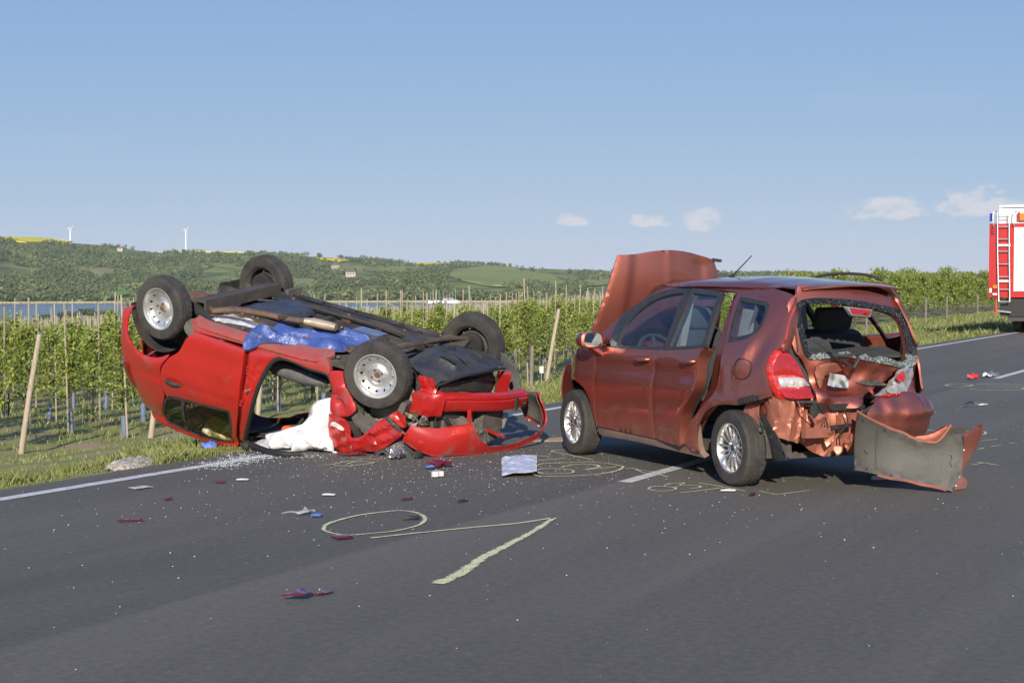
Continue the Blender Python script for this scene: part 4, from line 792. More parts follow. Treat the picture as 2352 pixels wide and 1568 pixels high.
# ring of shattered screen still stuck in its seal
r_ = random.Random(5); jag = [(p[0] + r_.uniform(-.010, .010), p[1] + r_.uniform(-.010, .010)) for p in dens(w_in, .018)]
SHARD = M('shattered_screen', (.012, .016, .02), (.16, .19, .20), scale=70, rough=.18, rough2=.5, contrast=(.58, .74), bump=1.0, bscale=150, detail=2)
SHARD2 = M('crazed_glass', (.05, .07, .07), (.38, .44, .43), scale=60, rough=.2, rough2=.5, contrast=(.42, .66), bump=1.0, bscale=120, detail=2)
up = lambda q: [p for p in q]
rear_panel('screen_remnant', w_out, SHARD, tg, off=.012, holes=[jag], disp=lambda u, v, d: gate_d(u, v, d) + .004 * noise.noise(Vector((u * 60, v * 60, 0))), step=.022, thick=.008, edge=0)
low_out = [p for p in w_out if p[1] < 1.0 and p[0] < .47]; low_out = sorted(low_out, key=lambda p: p[0]); low_in = sorted([p for p in w_in if p[1] < 1.03], key=lambda p: -p[0])
strip = [(p[0], p[1] - .004) for p in low_out] + [(p[0] + r_.uniform(-.01, .01), p[1] + r_.uniform(-.008, .02)) for p in low_in]
rear_panel('glass_crumbs', strip, SHARD2, tg, off=.022, disp=lambda u, v, d: gate_d(u, v, d) + .010 * noise.noise(Vector((u * 50, v * 50, 0))), step=.016, thick=.012, edge=0, sharp=20)
# high-level brake lamp hanging below the roof edge
REDL = M('red_lamp_lens', (.34, .012, .012), (.22, .008, .008), scale=30, rough=.12, coat=1.0); REDB = M('bright_red_lens', (.55, .02, .015), (.30, .008, .006), scale=26, rough=.10, coat=1.0, bump=.5, bscale=70)
bl = rear_panel('brake_lamp', spl([(.03, 1.365, 1), (-.22, 1.340, 1), (-.175, 1.285, 1), (0, 1.300, 1)], 3), GREYIN, tg, off=.035, thick=.03, step=.05); rear_panel('brake_lamp_lens', [(.005, 1.355), (-.195, 1.335), (-.165, 1.295), (-.005, 1.31)], REDL, bl, off=.046, thick=.012, step=.05)
# number plate, bent, and its lamp housing
PLATE = M('number_plate', (.46, .46, .45), (.09, .10, .11), scale=13, rough=.35, contrast=(.40, .60), detail=0)
rear_panel('number_plate', [(.295, .885), (.06, .858), (.085, .783), (.34, .797)], PLATE, tg, off=.075, disp=lambda u, v, d: crush(u, v) + .05 * (u - .06) - .02 * math.exp(-((u - .25) / .04) ** 2), step=.03, thick=.004)
rear_panel('plate_recess', spl([(.40, .93), (.16, .955), (.13, .90), (.33, .86), (.36, .80), (.40, .78)], 3), PAINT2, tg, off=.045, disp=lambda u, v, d: crush(u, v) + crumple(u, v, .012, .22, 8, 4), step=.022, thick=.01)
rear_panel('plate_lamp_housing', spl([(-.03, .83), (-.18, .83), (-.27, .80), (-.26, .785), (-.1, .80)], 3), DARKM, tg, off=.05, disp=lambda u, v, d: crush(u, v) + crumple(u, v, .01, .1, 4), step=.03, thick=.012)
# wiper dangling across the opening
rx = lambda u, v, o=.06: rear(o)(u, v)
wi = MB(); wi.tube([rx(.415, 1.125), rx(.35, 1.085, .075), rx(.28, 1.03, .08), rx(.20, .965, .08), rx(.115, .905, .07)], [.007, .012, .014, .012, .008], 6).tube([rx(.30, 1.012, .09), rx(.20, 1.0, .11), rx(.10, 1.02, .10), rx(.085, .98, .10), rx(.13, .915, .08)], .014, 8).build('wiper', BLK, tg)
# left tail lamp
tl = spl([(.616, 1.058), (.586, 1.017), (.532, .934), (.494, .844), (.464, .754), (.446, .705, 1), (.487, .687), (.56, .682), (.629, .682), (.715, .70), (.765, .79), (.775, .90), (.74, .985), (.68, 1.048)], 4)
tld = lambda u, v, d: .045 * min(1, d / .06) ** .5
lamp = rear_panel('tail_lamp', tl, REDB, off=-.005, disp=tld, step=.022, thick=.03, edge=0)
clear = spl([(.535, .842, 1), (.60, .853), (.73, .852, 1), (.725, .80), (.715, .785, 1), (.60, .778), (.497, .79, 1)], 3)
rear_panel('clear_lens', clear, M('clear_lamp_lens', (.40, .39, .39), (.20, .19, .19), scale=14, rough=.12, coat=1, bump=.3, bscale=60), lamp, off=.046, disp=lambda u, v, d: .008 * min(1, d / .02), step=.022, thick=.02, edge=0)
REFL = M('lamp_reflector', (.55, .52, .50), (.34, .26, .22), scale=30, rough=.2, coat=1)
for cy, mt in ((.635, REFL), (.565, REFL)):
    ci = [(cy + .030 * math.cos(k * math.pi / 8), .815 + .030 * math.sin(k * math.pi / 8)) for k in range(16)]; rear_panel('bulb_reflector', ci, mt, lamp, off=.058, disp=lambda u, v, d: -.010 + .016 * min(1, d / .02), step=.012, thick=.01, edge=0)
rear_panel('lower_lens', spl([(.50, .77, 1), (.60, .762), (.73, .77, 1), (.70, .715), (.62, .695), (.47, .70, 1)], 3), REDL, lamp, off=.045, disp=lambda u, v, d: .004 * min(1, d / .02), step=.03, thick=.012, edge=0)
rear_panel('upper_lens', spl([(.61, 1.02), (.56, .95), (.535, .862, 1), (.65, .872), (.755, .87, 1), (.745, .93), (.70, 1.0), (.655, 1.03)], 3), REDL, lamp, off=.045, disp=lambda u, v, d: .004 * min(1, d / .02), step=.03, thick=.012, edge=0)
# pillar gap and gas strut beside the tailgate
rear_panel('pillar_return', spl([(.40, 1.44, 1), (.46, 1.37), (.52, 1.2), (.58, 1.07), (.56, 1.0), (.50, .86), (.455, .70, 1), (.42, .70, 1), (.44, .86), (.48, .96), (.52, 1.05), (.46, 1.2), (.40, 1.38), (.34, 1.44, 1)], 3), BLK, off=-.05, thick=.02, step=.05)
MB().tube([(-.40, .555, 1.385), (-.45, .56, 1.22)], .013, 8).tube([(-.45, .56, 1.22), (-.50, .565, 1.05)], .006, 8).build('gas_strut', BLK, CAR)
side_panel('body_pillar', spl([(-.40, 1.44, 1), (-.47, 1.30), (-.50, 1.14), (-.50, 1.05), (-.46, 1.08), (-.43, 1.3)], 3), PAINT, off=-.012, thick=.05, step=.05)
# smashed right tail lamp and right rear corner
rear_panel('rear_corner', spl([(-.59, 1.35, 1), (-.63, 1.20), (-.66, 1.03), (-.65, .87), (-.61, .72), (-.54, .68), (-.46, .70), (-.42, .80), (-.44, .89), (-.60, .94), (-.62, 1.1), (-.60, 1.25)], 3), PAINT, off=-.03, disp=lambda u, v, d: crumple(u, v, .03, .2, 12) - .03, step=.03, thick=.02)
rt = rear_panel('smashed_tail_lamp', spl([(-.312, .816, 1), (-.41, .889, 1), (-.575, .918, 1), (-.53, .82), (-.47, .735), (-.40, .712), (-.218, .704), (-.08, .692, 1), (-.20, .745)], 3), M('broken_reflector', (.42, .42, .42), (.20, .19, .19), scale=18, rough=.3, metal=.5), off=.01, disp=lambda u, v, d: crumple(u, v, .022, .12, 21) - .01, step=.022, thick=.02, sharp=25)
rear_panel('clear_lens', spl([(-.21, .745), (-.30, .78), (-.39, .775), (-.41, .735), (-.33, .715), (-.23, .712)], 3), glassmat('cracked_clear', (.75, .75, .75), haze=((.6, .6, .6), .25, 20)), rt, off=.035, disp=lambda u, v, d: crumple(u, v, .012, .1, 23), step=.025, thick=.01, sharp=25)
rear_panel('red_lens', spl([(-.30, .825, 1), (-.41, .875), (-.40, .80, 1), (-.34, .79)], 2), REDB, rt, off=.03, disp=lambda u, v, d: crumple(u, v, .02, .1, 25), step=.025, thick=.01, sharp=25)
rear_panel('red_lens', spl([(-.09, .698, 1), (-.22, .712), (-.36, .71), (-.2, .69)], 2), REDB, rt, off=.04, disp=lambda u, v, d: crumple(u, v, .012, .1, 26), step=.025, thick=.01, sharp=25)
# what is left of the bumper on the right
def bum_s(u, v): return (interp(v, [.3, .45, .6, .72], [-.56, -.64, -.66, -.58]) + .12 * (abs(u) / .7) ** 2 + (2.2 * (abs(u) - .62) ** 1.5 if abs(u) > .62 else 0), u, v)
def bum_d(u, v, d): return .05 * max(0, 1 - abs(u + .50) / .22) * max(0, 1 - abs(v - .58) / .2) - .04 * math.exp(-((u + .12) / .06) ** 2 - ((v - .60) / .1) ** 2) + crumple(u, v, .010, .3, 31) + .03 * max(0, 1 - abs((v - .555) / .05)) * (1 if u < -.3 else .4)
panel('rear_bumper', spl([(.03, .60, 1), (-.05, .655), (-.10, .70), (-.30, .712), (-.50, .70), (-.58, .67, 1), (-.68, .615), (-.755, .555, 1), (-.735, .45), (-.70, .345, 1), (-.45, .37), (-.2, .42), (.0, .47), (.05, .54)], 3), bum_s, PAINT, CAR, disp=bum_d, flip=True, step=.03, thick=.008)
# bare metal behind the missing bumper
def wrap(u, v):    # u runs along the tail from the right, round the left corner and forward along the wing
    if u < .60: return (RJ(u, v) + .05, u, v)
    t = u - .60; a = min(t / .16, 1.0) * math.pi / 2; r = .10; x0 = RJ(.60, v) + .05
    return (x0 + r * (1 - math.cos(a)) + max(0, t - .16), .60 + r * math.sin(a) * 1.25 + .06 * max(0, min(1, (t - .16) / .3)), v)
def bare_d(u, v, d):
    rib = .03 * max(0, math.cos((u + .15 * v) * 2 * math.pi / .095)) ** 3 * (1 if .05 < u < .75 else .2)
    return rib + crumple(u, v, .020, .40, 41, 4) + .05 * math.exp(-((u - .62) / .16) ** 2) - .05 * math.exp(-((u - .42) / .10) ** 2) - .03
hole_b = [(.83 + .045 * math.cos(k * math.pi / 8) , .585 + .07 * math.sin(k * math.pi / 8)) for k in range(16)]
bp = panel('rear_body_panel', spl([(.02, .60, 1), (.25, .62), (.40, .70, 1), (.60, .72), (.80, .715), (.98, .665, 1), (1.02, .58), (.97, .50), (.90, .44), (.80, .41), (.66, .405, 1), (.58, .38), (.45, .33), (.36, .27), (.28, .24), (.20, .23, 1), (.10, .29), (.0, .26), (-.06, .36), (-.04, .5)], 4), wrap, PAINT2, CAR, holes=[hole_b], disp=bare_d, flip=True, step=.024, thick=.006, sharp=17)
panel('body_vent', inset(hole_b, -.012), wrap, PAINT, bp, disp=lambda u, v, d: -.05, flip=True, step=.03, thick=.01)
m = MB()
for (u, v, l) in ((.47, .41, .26),): m.bar((RJ(u, v) - .03, .30, .435), (RJ(u, v) - .05, .54, .44), .05, .075)
m.build('bumper_bracket', PAINT2, bp, False)
m = MB()
for u, v in ((.9, .45), (.78, .46)): p = Vector(wrap(u, v)); m.lathe([(.0, -.014), (.022, -.012), (.028, 0)], 12, 'y', p + Vector((-.0, .03, 0)))
m.build('body_plug', DARKM, bp)
m = MB(); p0 = wrap(1.0, .70); m.bar((-.13, SJ(-.13, .68) + .005, .655), (-.36, SJ(-.36, .7) + .012, .70), .03, .035); 
for k in range(7): m.box((-.15 - .03 * k, SJ(-.2, .68) + .02, .662 + .006 * k), (.012, .012, .045))
m.build('bumper_clip_rail', BLK, CAR, False)
m = MB(); m.bar((RJ(.5, .68) - .02, .46, .668), (RJ(.6, .68) - .02, .60, .672), .03, .018).build('bumper_clip', BLK, CAR, False)
rear_panel('boot_seal', spl([(.30, .635), (.15, .645), (.0, .635), (.0, .60), (.15, .595), (.28, .60)], 3), RUB, off=-.01, thick=.03, step=.04)
for k, (pts, r) in enumerate((([(.42, .66), (.36, .56), (.33, .47), (.35, .40)], .006), ([(.20, .60), (.17, .50), (.22, .42), (.20, .33)], .005), ([(.05, .60), (.07, .50), (.02, .40)], .007), ([(.60, .68), (.56, .60), (.50, .57), (.45, .50)], .005))):
    MB().tube(spl3([(RJ(y, z) - .015 - .01 * k, y, z) for y, z in pts], 4), r, 6).build('hanging_wire', (BLK, RUB, BLK, PAINT2)[k], CAR)
for k, (u, v, s_) in enumerate(((.40, .52, .09), (.30, .40, .08), (.12, .36, .09), (.02, .46, .07), (.22, .30, .06))):
    rr3 = random.Random(k + 3); rear_panel('torn_metal_flap', [(u - s_ * .6, v + s_ * .5), (u + s_ * .1, v + s_ * .7), (u + s_ * .7, v + s_ * .2), (u + s_ * .25, v - s_ * .9), (u - s_ * .4, v - s_ * .3)], PAINT2, bp, off=.02 + .01 * k, disp=lambda u, v, d: crumple(u, v, .03, .09, 50 + k, 4), step=.018, thick=.004, sharp=17)
rear_panel('boot_floor_gap', spl([(.46, .66), (.38, .68), (.36, .58), (.40, .50), (.46, .55)], 2), RUB, bp, off=.0, thick=.02, step=.04)
rear_panel('beam_slot', [(.30, .475), (.12, .49), (.12, .465), (.30, .45)], RUB, bp, off=.015, thick=.02, step=.04)
# silencer end, mud flap, wheel liner
MB().lathe([(.01, 0), (.10, .01), (.11, .05), (.11, .32), (.09, .36), (.01, .37)], 20, 'y', (-.30, -.42, .33)).build('silencer', M('silencer_steel', (.30, .26, .20), (.18, .15, .12), scale=10, rough=.55, metal=.5), CAR)
panel('mud_flap', spl([(-.10, .60), (-.157, .52), (-.30, .45), (-.36, .40), (-.40, .30), (-.42, .225, 1), (-.60, .25, 1), (-.50, .40), (-.42, .47), (-.30, .56)], 3), lambda u, v: (u + .03, .72 - .10 * max(0, .45 - v) + .06 * max(0, -u - .3), v), BLK, CAR, flip=True, step=.04, thick=.01)
# floor pan, arches, inner shell so that no light leaks through
m = MB(); m.box((1.25, 0, .235), (2.9, 1.28, .05)).build('floor_pan', UNDER, CAR, False)
panel('boot_floor', [(-.40, -.6), (-.40, .6), (.25, .6), (.25, -.6)], lambda u, v: (u, v, .50 + .02 * math.sin(v * 9)), DARKIN, CAR, step=.1)
def liner(cx, side, r=.335):
    P = [(cx + r * math.cos(a), .29 + r * math.sin(a)) for a in np.linspace(-.15, math.pi + .15, 22)]; V = []; F = []
    for x, z in P: V += [(x, side * .73, z), (x, side * .50, z)]
    for k in range(len(P) - 1): F.append((2 * k, 2 * k + 1, 2 * k + 3, 2 * k + 2))
    k = len(V); V += [(x, side * .50, z) for x, z in P]; F.append(tuple(range(k, k + len(P)))); mesh_obj('wheel_arch_liner', V, F, UNDER, CAR, True, 40)
for cx in (0, 2.45):
    for sd_ in (1, -1): liner(cx, sd_)
# ---- interior
def seat(x, y, rec=.22, w=.46, mat=CLOTH, parent=CAR, name='seat'):
    def rbox(c, d, tilt, nm, par):
        n = 12; V = []; F = []; rot = Matrix.Rotation(tilt, 3, 'Y')
        for sz in (-.5, -.42, 0, .42, .5):
            kk = .86 if abs(sz) > .45 else 1
            for k in range(16):
                a = 2 * math.pi * k / 16; ex = math.copysign(abs(math.cos(a)) ** .45, math.cos(a)); ey = math.copysign(abs(math.sin(a)) ** .45, math.sin(a)); V.append(rot @ Vector((ex * d[0] / 2 * kk, ey * d[1] / 2 * kk, sz * d[2])) + Vector(c))
        for i in range(4):
            for k in range(16): F.append((i * 16 + k, i * 16 + (k + 1) % 16, (i + 1) * 16 + (k + 1) % 16, (i + 1) * 16 + k))
        F.append(tuple(range(15, -1, -1))); F.append(tuple(range(64, 80))); return mesh_obj(nm, V, F, mat, par, True, 50)
    s_ = rbox((x, y, .86), (.15, w, .62), -rec, name, parent); rbox((x + .22, y, .52), (.5, w, .16), 0, 'cushion', s_); rbox((x - .115, y, 1.255), (.09, w * .58, .17), -rec, 'head_rest', s_)
    mm = MB()
    for q in (-.06, .06): mm.tube([(x - .07, y + q, 1.12), (x - .10, y + q, 1.22)], .007, 6)
    mm.build('head_rest_post', CHROME, s_); return s_
seat(1.22, .36); seat(1.22, -.36); seat(.36, .33, .30, .56); seat(.36, -.33, .34, .62)
MB().add([(1.95, -.62, .60), (2.30, -.62, .60), (2.40, -.60, .95), (1.95, -.62, .93), (1.95, .62, .60), (2.30, .62, .60), (2.40, .60, .95), (1.95, .62, .93)], [(0, 1, 2, 3), (7, 6, 5, 4), (3, 2, 6, 7), (0, 3, 7, 4), (1, 0, 4, 5), (2, 1, 5, 6)]).build('dashboard', DARKIN, CAR, True, 30)
m = MB(); c = Vector((1.78, .36, .92)); rot = Matrix.Rotation(R(-62), 3, 'Y'); ring = [c + rot @ Vector((.185 * math.cos(k * math.pi / 14), .185 * math.sin(k * math.pi / 14), 0)) for k in range(29)]; m.tube(ring, .017, 8, False)
for k in (0, 9, 19): m.tube([c, c + rot @ Vector((.18 * math.cos(k * math.pi / 14), .18 * math.sin(k * math.pi / 14), 0))], .018, 6)
m.lathe([(.0, 0), (.06, .0), (.07, .03), (.0, .035)], 16, 'z', c); m.build('steering_wheel', BLK, CAR)
panel('parcel_shelf', spl([(-.38, .55, 1), (-.38, -.55, 1), (.08, -.57, 1), (.08, .57, 1)], 2), lambda u, v: (u, v, 1.045 + .06 * u - .03 * math.cos(v * 2.5) + .03 * noise.noise(Vector((u * 6, v * 3, 0)))), M('parcel_shelf_grey', (.03, .03, .032), (.045, .045, .045), rough=.9), CAR, step=.06, thick=.02)
m = MB(); m.tube([(-.34, -.50, 1.36), (-.30, -.57, 1.28), (-.30, -.60, 1.1), (-.33, -.56, .98)], .025, 8).build('grey_pillar_trim', GREYIN, CAR)
side_panel('pillar_trim', spl([(.30, 1.44, 1), (.16, 1.44), (.02, 1.20), (-.02, 1.06, 1), (.14, 1.06, 1), (.2, 1.25)], 3), GREYIN, off=-.10, thick=.02, step=.08)
m = MB(); m.bar((-.02, .58, 1.40), (.10, .62, 1.08), .05, .006).build('seat_belt', M('belt_webbing', (.10, .10, .11), rough=.8), CAR, False)
m = MB(); m.bar((.98, .56, 1.40), (1.02, .70, .6), .06, .05, (1, 0, 0)).bar((.98, -.56, 1.40), (1.02, -.70, .6), .06, .05, (1, 0, 0)).build('centre_pillar', GREYIN, CAR, False)
m = MB(); m.box((1.52, 0, 1.43), (.03, .24, .07)).build('rear_view_mirror', BLK, CAR, False)
# ---- right side: front door shut, rear door swung open
rdr = side_panel('front_door', spl([(2.04, .98, 1), (2.066, .60), (2.045, .287, 1), (1.12, .262, 1), (1.11, .6), (1.0, 1.0, 1)], 3), PAINT, side='R', thick=.02, step=.08)
frame(rdr, fo, fg, side='R')
side_panel('door_aperture', spl([(1.10, .27, 1), (.70, .25, 1), (.5, .62), (.40, .80), (.36, 1.0, 1), (1.0, 1.0, 1)], 3), DARKIN, side='R', off=-.06, thick=.02, step=.1)
ob = R(40)
def opened(off=0.0):
    def f(u, v):
        x, y = u - HX, -(SJ(u, v) + off) + HYY; return (HX + x * math.cos(ob) - y * math.sin(ob), -HYY + x * math.sin(ob) + y * math.cos(ob), v + .06)
    return f
rd2 = panel('open_rear_door', spl([(.985, .998, 1)] + rdo[1:-1] + [(1.113, .262, 1), (.691, .238, 1)] + rear_edge[1:-1] + [(.30, 1.062, 1), (.6, 1.03), (.85, 1.005)], 3), opened(), PAINT, CAR, thick=.05, step=.08)
panel('window_frame', ro, opened(.004), PAINT, rd2, holes=[inset(rg, .004)], step=.06, thick=.04); panel('window_seal', ro, opened(.016), BLK, rd2, holes=[inset(ro, .022)], step=.06, thick=.012)
m = MB(); m.tube(spl3([(1.02, -.62, 1.55), (.90, -.72, 1.60), (.74, -.84, 1.618), (.58, -.95, 1.605), (.48, -1.02, 1.56)], 5), .012, 6).build('loose_door_seal', RUB, rd2)
# ---- wheels
def tyre_mesh(rad, w, n=72):
    h = w / 2; g = .007; prof = [(rad * .63, -h * .82), (rad * .66, -h * .95), (rad * .80, -h * 1.04), (rad * .93, -h * .98), (rad * .975, -h * .84), (rad * .99, -h * .72)]
    for a, b in ((-.66, -.46), (-.40, -.06), (.06, .40), (.46, .66)): prof += [(rad - g, a * h - .003), (rad, a * h), (rad, b * h), (rad - g, b * h + .003)]
    prof += [(rad * .99, h * .72), (rad * .975, h * .84), (rad * .93, h * .98), (rad * .80, h * 1.04), (rad * .66, h * .95), (rad * .63, h * .82)]
    m = MB(); L = len(prof); m.lathe(prof, n, 'y', rmod=lambda i, k, a: (-.006 if (k % 2 and (4 <= i <= 8 or L - 9 <= i <= L - 5)) else 0.0)); return m
def barrel(rad, w):
    h = w / 2; return MB().lathe([(rad * .655, h * .86), (rad * .665, h * .93), (rad * .63, h * .95), (rad * .60, h * .80), (rad * .57, h * .3), (rad * .56, -h * .6), (rad * .64, -h * .92), (rad * .655, -h * .86)], 48)
def alloy_wheel(x, y, z, steer=0.0, camber=0.0, flip=False, rot0=.1, parent=CAR, rad=.292, w=.178):
    hub = MB().lathe([(.001, -.06), (.125, -.06), (.125, -.05), (.06, -.045), (.06, .02), (.001, .02)], 32).build('wheel', IRON, parent); hub.location = (x, y, z); hub.rotation_euler = (camber, 0, steer + (math.pi if flip else 0))
    tyre_mesh(rad, w).build('tyre', TYRE, hub, sharp=30); rim = barrel(rad, w).build('rim', ALLOY, hub, sharp=40)
    s = MB(); h = w / 2; ns = 15
    for k in range(ns):
        a = 2 * math.pi * k / ns + rot0; d = Vector((math.cos(a), 0, math.sin(a))); t = Vector((-math.sin(a), 0, math.cos(a))); V = []
        for r_i, wd, yy, th in ((.048, .010, h * .60, .03), (.11, .0085, h * .74, .022), (rad * .60, .0105, h * .80, .02), (rad * .64, .014, h * .86, .02)):
            p = d * r_i; V += [p - t * wd + Vector((0, yy - th, 0)), p + t * wd + Vector((0, yy - th, 0)), p + t * wd * .7 + Vector((0, yy, 0)), p - t * wd * .7 + Vector((0, yy, 0))]
        F = []
        for i in range(3):
            for j in range(4): F.append((i * 4 + j, i * 4 + (j + 1) % 4, i * 4 + 4 + (j + 1) % 4, i * 4 + 4 + j))
        s.add(V, F)
    s.build('spoke', ALLOY, hub, sharp=30); cap = MB().lathe([(.001, h * .60), (.028, h * .60), (.034, h * .52), (.066, h * .62), (.074, h * .56), (.078, h * .2)], 32).build('hub', ALLOY, hub, sharp=30)
    MB().lathe([(.001, h * .66), (.024, h * .64), (.027, h * .58)], 20).build('centre_cap', DARKM, hub)
    b = MB()
    for k in range(4): a = k * math.pi / 2 + .5 + rot0; b.lathe([(.001, h * .62), (.009, h * .62), (.010, h * .5)], 8, 'y', (.050 * math.cos(a), 0, .050 * math.sin(a)))
    b.build('wheel_bolt', CHROME, hub); return hub
alloy_wheel(0, .745, .292, R(-4), R(-1)); alloy_wheel(2.45, .745, .292, R(-5), 0, rot0=.25); alloy_wheel(0, -.73, .292, flip=True); alloy_wheel(2.45, -.73, .292, R(-5), flip=True)
m = MB(); m.tube([(0, -.68, .29), (0, .68, .29)], .035, 8).build('axle', DARKM, CAR)
MB().tube([(2.45, -.68, .29), (2.45, .68, .29)], .03, 8).build('axle', DARKM, CAR)

# ================================================================= OVERTURNED RED HATCHBACK (local: x forward from the rear axle, y left, z up; it lies on its roof)
RED = empty('overturned_hatchback', label='red hatchback lying upside down at the road edge, wheels in the air', cat='car')
RM = Matrix.Translation((-2.9118, 16.3421, 1.6989)) @ (Matrix.Rotation(-.53110, 4, 'Z') @ Matrix.Rotation(.21723, 4, 'Y') @ Matrix.Rotation(3.28740, 4, 'X'))
RED.matrix_world = RM; RMI = RM.inverted()
RP1 = M('red_paint', (.37, .012, .010), (.33, .010, .008), scale=2.5, rough=.40, coat=.9, spec=.5, col3=(.27, .05, .042), scale3=5, c3=(.62, .80), dirt=((.17, .115, .085), .30, .47, .60))
RP2 = M('scuffed_red_paint', (.37, .014, .012), (.31, .011, .009), scale=6, rough=.36, coat=.8, col3=(.17, .075, .065), scale3=6, c3=(.57, .76))
MUD = M('muddy_underside', (.036, .031, .027), (.085, .068, .052), scale=5, rough=.95, bump=.5, bscale=25, col3=(.016, .016, .017), scale3=2.2, c3=(.45, .6))
BLK2 = M('matt_black_plastic', (.022, .022, .023), (.045, .043, .04), scale=7, rough=.5, bump=.2, bscale=40)
BLK3 = M('dusty_black_plastic', (.075, .07, .064), (.12, .108, .094), scale=6, rough=.75, bump=.2, bscale=40)
def GL(x, y):      # local height at which the road surface lies
    a = RM @ Vector((x, y, 0)); b = RM @ Vector((x, y, 1)); return a.z / (a.z - b.z)
def SR(x, z):
    b = interp(z, [.15, .25, .5, .75, .95, 1.05, 1.3, 1.45, 1.53, 1.62, 1.68], [.78, .83, .865, .873, .85, .82, .70, .60, .5, .48, .44])
    if x < 0: b -= .14 * min(1.3, -x / .65) ** 2
    if x > 2.7: b -= .25 * min(1.2, (x - 2.7) / .7) ** 2
    return b
def rs(off=0.0, sgn=1): return lambda u, v: (u, sgn * (SR(u, v) + off), v)
def red_panel(name, outline, mat, parent=RED, off=0.0, sgn=1, **kw): return panel(name, outline, rs(off, sgn), mat, parent, flip=(sgn > 0), **kw)
# rear quarter and its tail end
r_arch = [(-.40, .42), (-.425, .50), (-.412, .635), (-.326, .734), (-.216, .787), (-.096, .804), (.052, .779), (.191, .71)]
q_out = [(-.37, .365, 1), (-.455, .406), (-.50, .44), (-.542, .561), (-.55, .703), (-.53, .866), (-.51, .93, 1), (-.40, .955), (-.405, 1.10), (-.40, 1.25), (-.405, 1.30, 1), (-.414, 1.44), (-.388, 1.587), (-.30, 1.625), (-.2, 1.643), (.017, 1.653), (.25, 1.66), (.487, 1.645), (.80, 1.572, 1), (.735, 1.556, 1), (.484, 1.618), (.27, 1.630), (.014, 1.615), (-.14, 1.601), (-.182, 1.553), (-.12, 1.46), (.03, 1.225), (.048, 1.15), (.055, 1.0), (.09, .86), (.19, .735, 1), (.191, .71, 1), (.052, .779), (-.096, .804), (-.216, .787), (-.326, .734), (-.412, .635), (-.425, .5), (-.40, .42)]
def rq_d(u, v, d): return .022 * math.exp(-(((u + .06) ** 2 + (v - .42) ** 2) ** .5 - .44) ** 2 / .0022) - .012 * math.exp(-((v - 1.0) / .03) ** 2) * (1 if u > -.38 else 0) + .004 * noise.noise(Vector((u * 3, v * 3, 0)))
rq = red_panel('rear_quarter', spl(q_out, 3), RP1, disp=rq_d, step=.035)
red_panel('tail_lamp', spl([(-.512, .935, 1), (-.40, .955), (-.405, 1.10), (-.40, 1.255, 1), (-.47, 1.20), (-.52, 1.07)], 3), M('dark_red_lens', (.22, .006, .008), (.10, .004, .005), scale=10, rough=.12, coat=1), off=.004, disp=lambda u, v, d: .02 * min(1, d / .03), step=.03)
# rear door
d_out = [(.484, .418, 1), (.40, .50), (.35, .58), (.30, .665), (.198, .742), (.098, .865), (.063, 1.0), (.056, 1.12), (.075, 1.205, 1), (.136, 1.175), (.376, 1.150), (.915, 1.110, 1), (.88, 1.296), (.745, 1.545, 1), (.80, 1.560, 1), (.92, 1.33), (1.035, 1.06), (1.075, .88), (1.10, .653), (1.112, .435, 1), (.8, .425)]
def rd_d(u, v, d): return -.010 * math.exp(-((v - 1.0) / .03) ** 2) * min(1, d / .03) + .009 / (1 + math.exp((v - .56) * 60)) + .005 * noise.noise(Vector((u * 2.5, v * 2.5, 3)))
rdr_ = red_panel('rear_door', spl(d_out, 3), RP1, disp=rd_d, step=.035, thick=.05)
win = spl([(.075, 1.215), (.136, 1.182), (.376, 1.158), (.905, 1.118, 1), (.872, 1.296), (.735, 1.546, 1), (.484, 1.612), (.269, 1.622), (.014, 1.607), (-.13, 1.594), (-.172, 1.55), (-.1, 1.43), (.03, 1.24)], 4)
red_panel('window_surround', win, BLK2, rdr_, off=-.006, holes=[inset(win, .024)], thick=.03, step=.05)
red_panel('window_glass', inset(win, .02), glassmat('dark_door_glass', (.50, .52, .46), ior=1.5), rdr_, off=-.014, thick=.004, step=.1)
red_panel('window_divider', [(.275, 1.176), (.310, 1.173), (.135, 1.606), (.088, 1.604)], BLK2, rdr_, off=-.002, thick=.02, step=.1)
m = MB(); hx = lambda x, z, o: (x, SR(x, z) + o, z); m.tube([hx(.128, 1.005, .0), hx(.16, .992, .024), hx(.23, .992, .034), hx(.30, .994, .026), hx(.328, 1.0, .0)], [.010, .018, .020, .017, .010], 10).build('door_handle', BLK2, rdr_)
red_panel('handle_recess', spl([(.17, .97), (.21, .945), (.26, .94), (.28, .965), (.25, .985)], 3), RP2, rdr_, off=.002, disp=lambda u, v, d: -.012 * min(1, d / .02), thick=.002, step=.03)
# camouflage cloth and odds inside the rear window
CAMO = M('camouflage_cloth', (.22, .15, .03), (.05, .09, .05), scale=9, rough=.9, contrast=(.47, .53), col3=(.45, .40, .26), scale3=6, c3=(.56, .60), bump=.6, bscale=14)
o = panel('camouflage_cloth', spl([(.30, 1.60, 1), (.36, 1.42), (.45, 1.33), (.58, 1.38), (.70, 1.34), (.80, 1.42), (.74, 1.56, 1)], 4), lambda u, v: (u, .45, v), CAMO, None, flip=True, disp=lambda u, v, d: .10 * min(1, d / .08) ** .5 + crumple(u, v, .03, .16, 5), step=.03, thick=.05)
o.matrix_world = RM; tag(o, 'folded camouflage cloth lying behind the rear side window of the overturned red car', 'cloth')
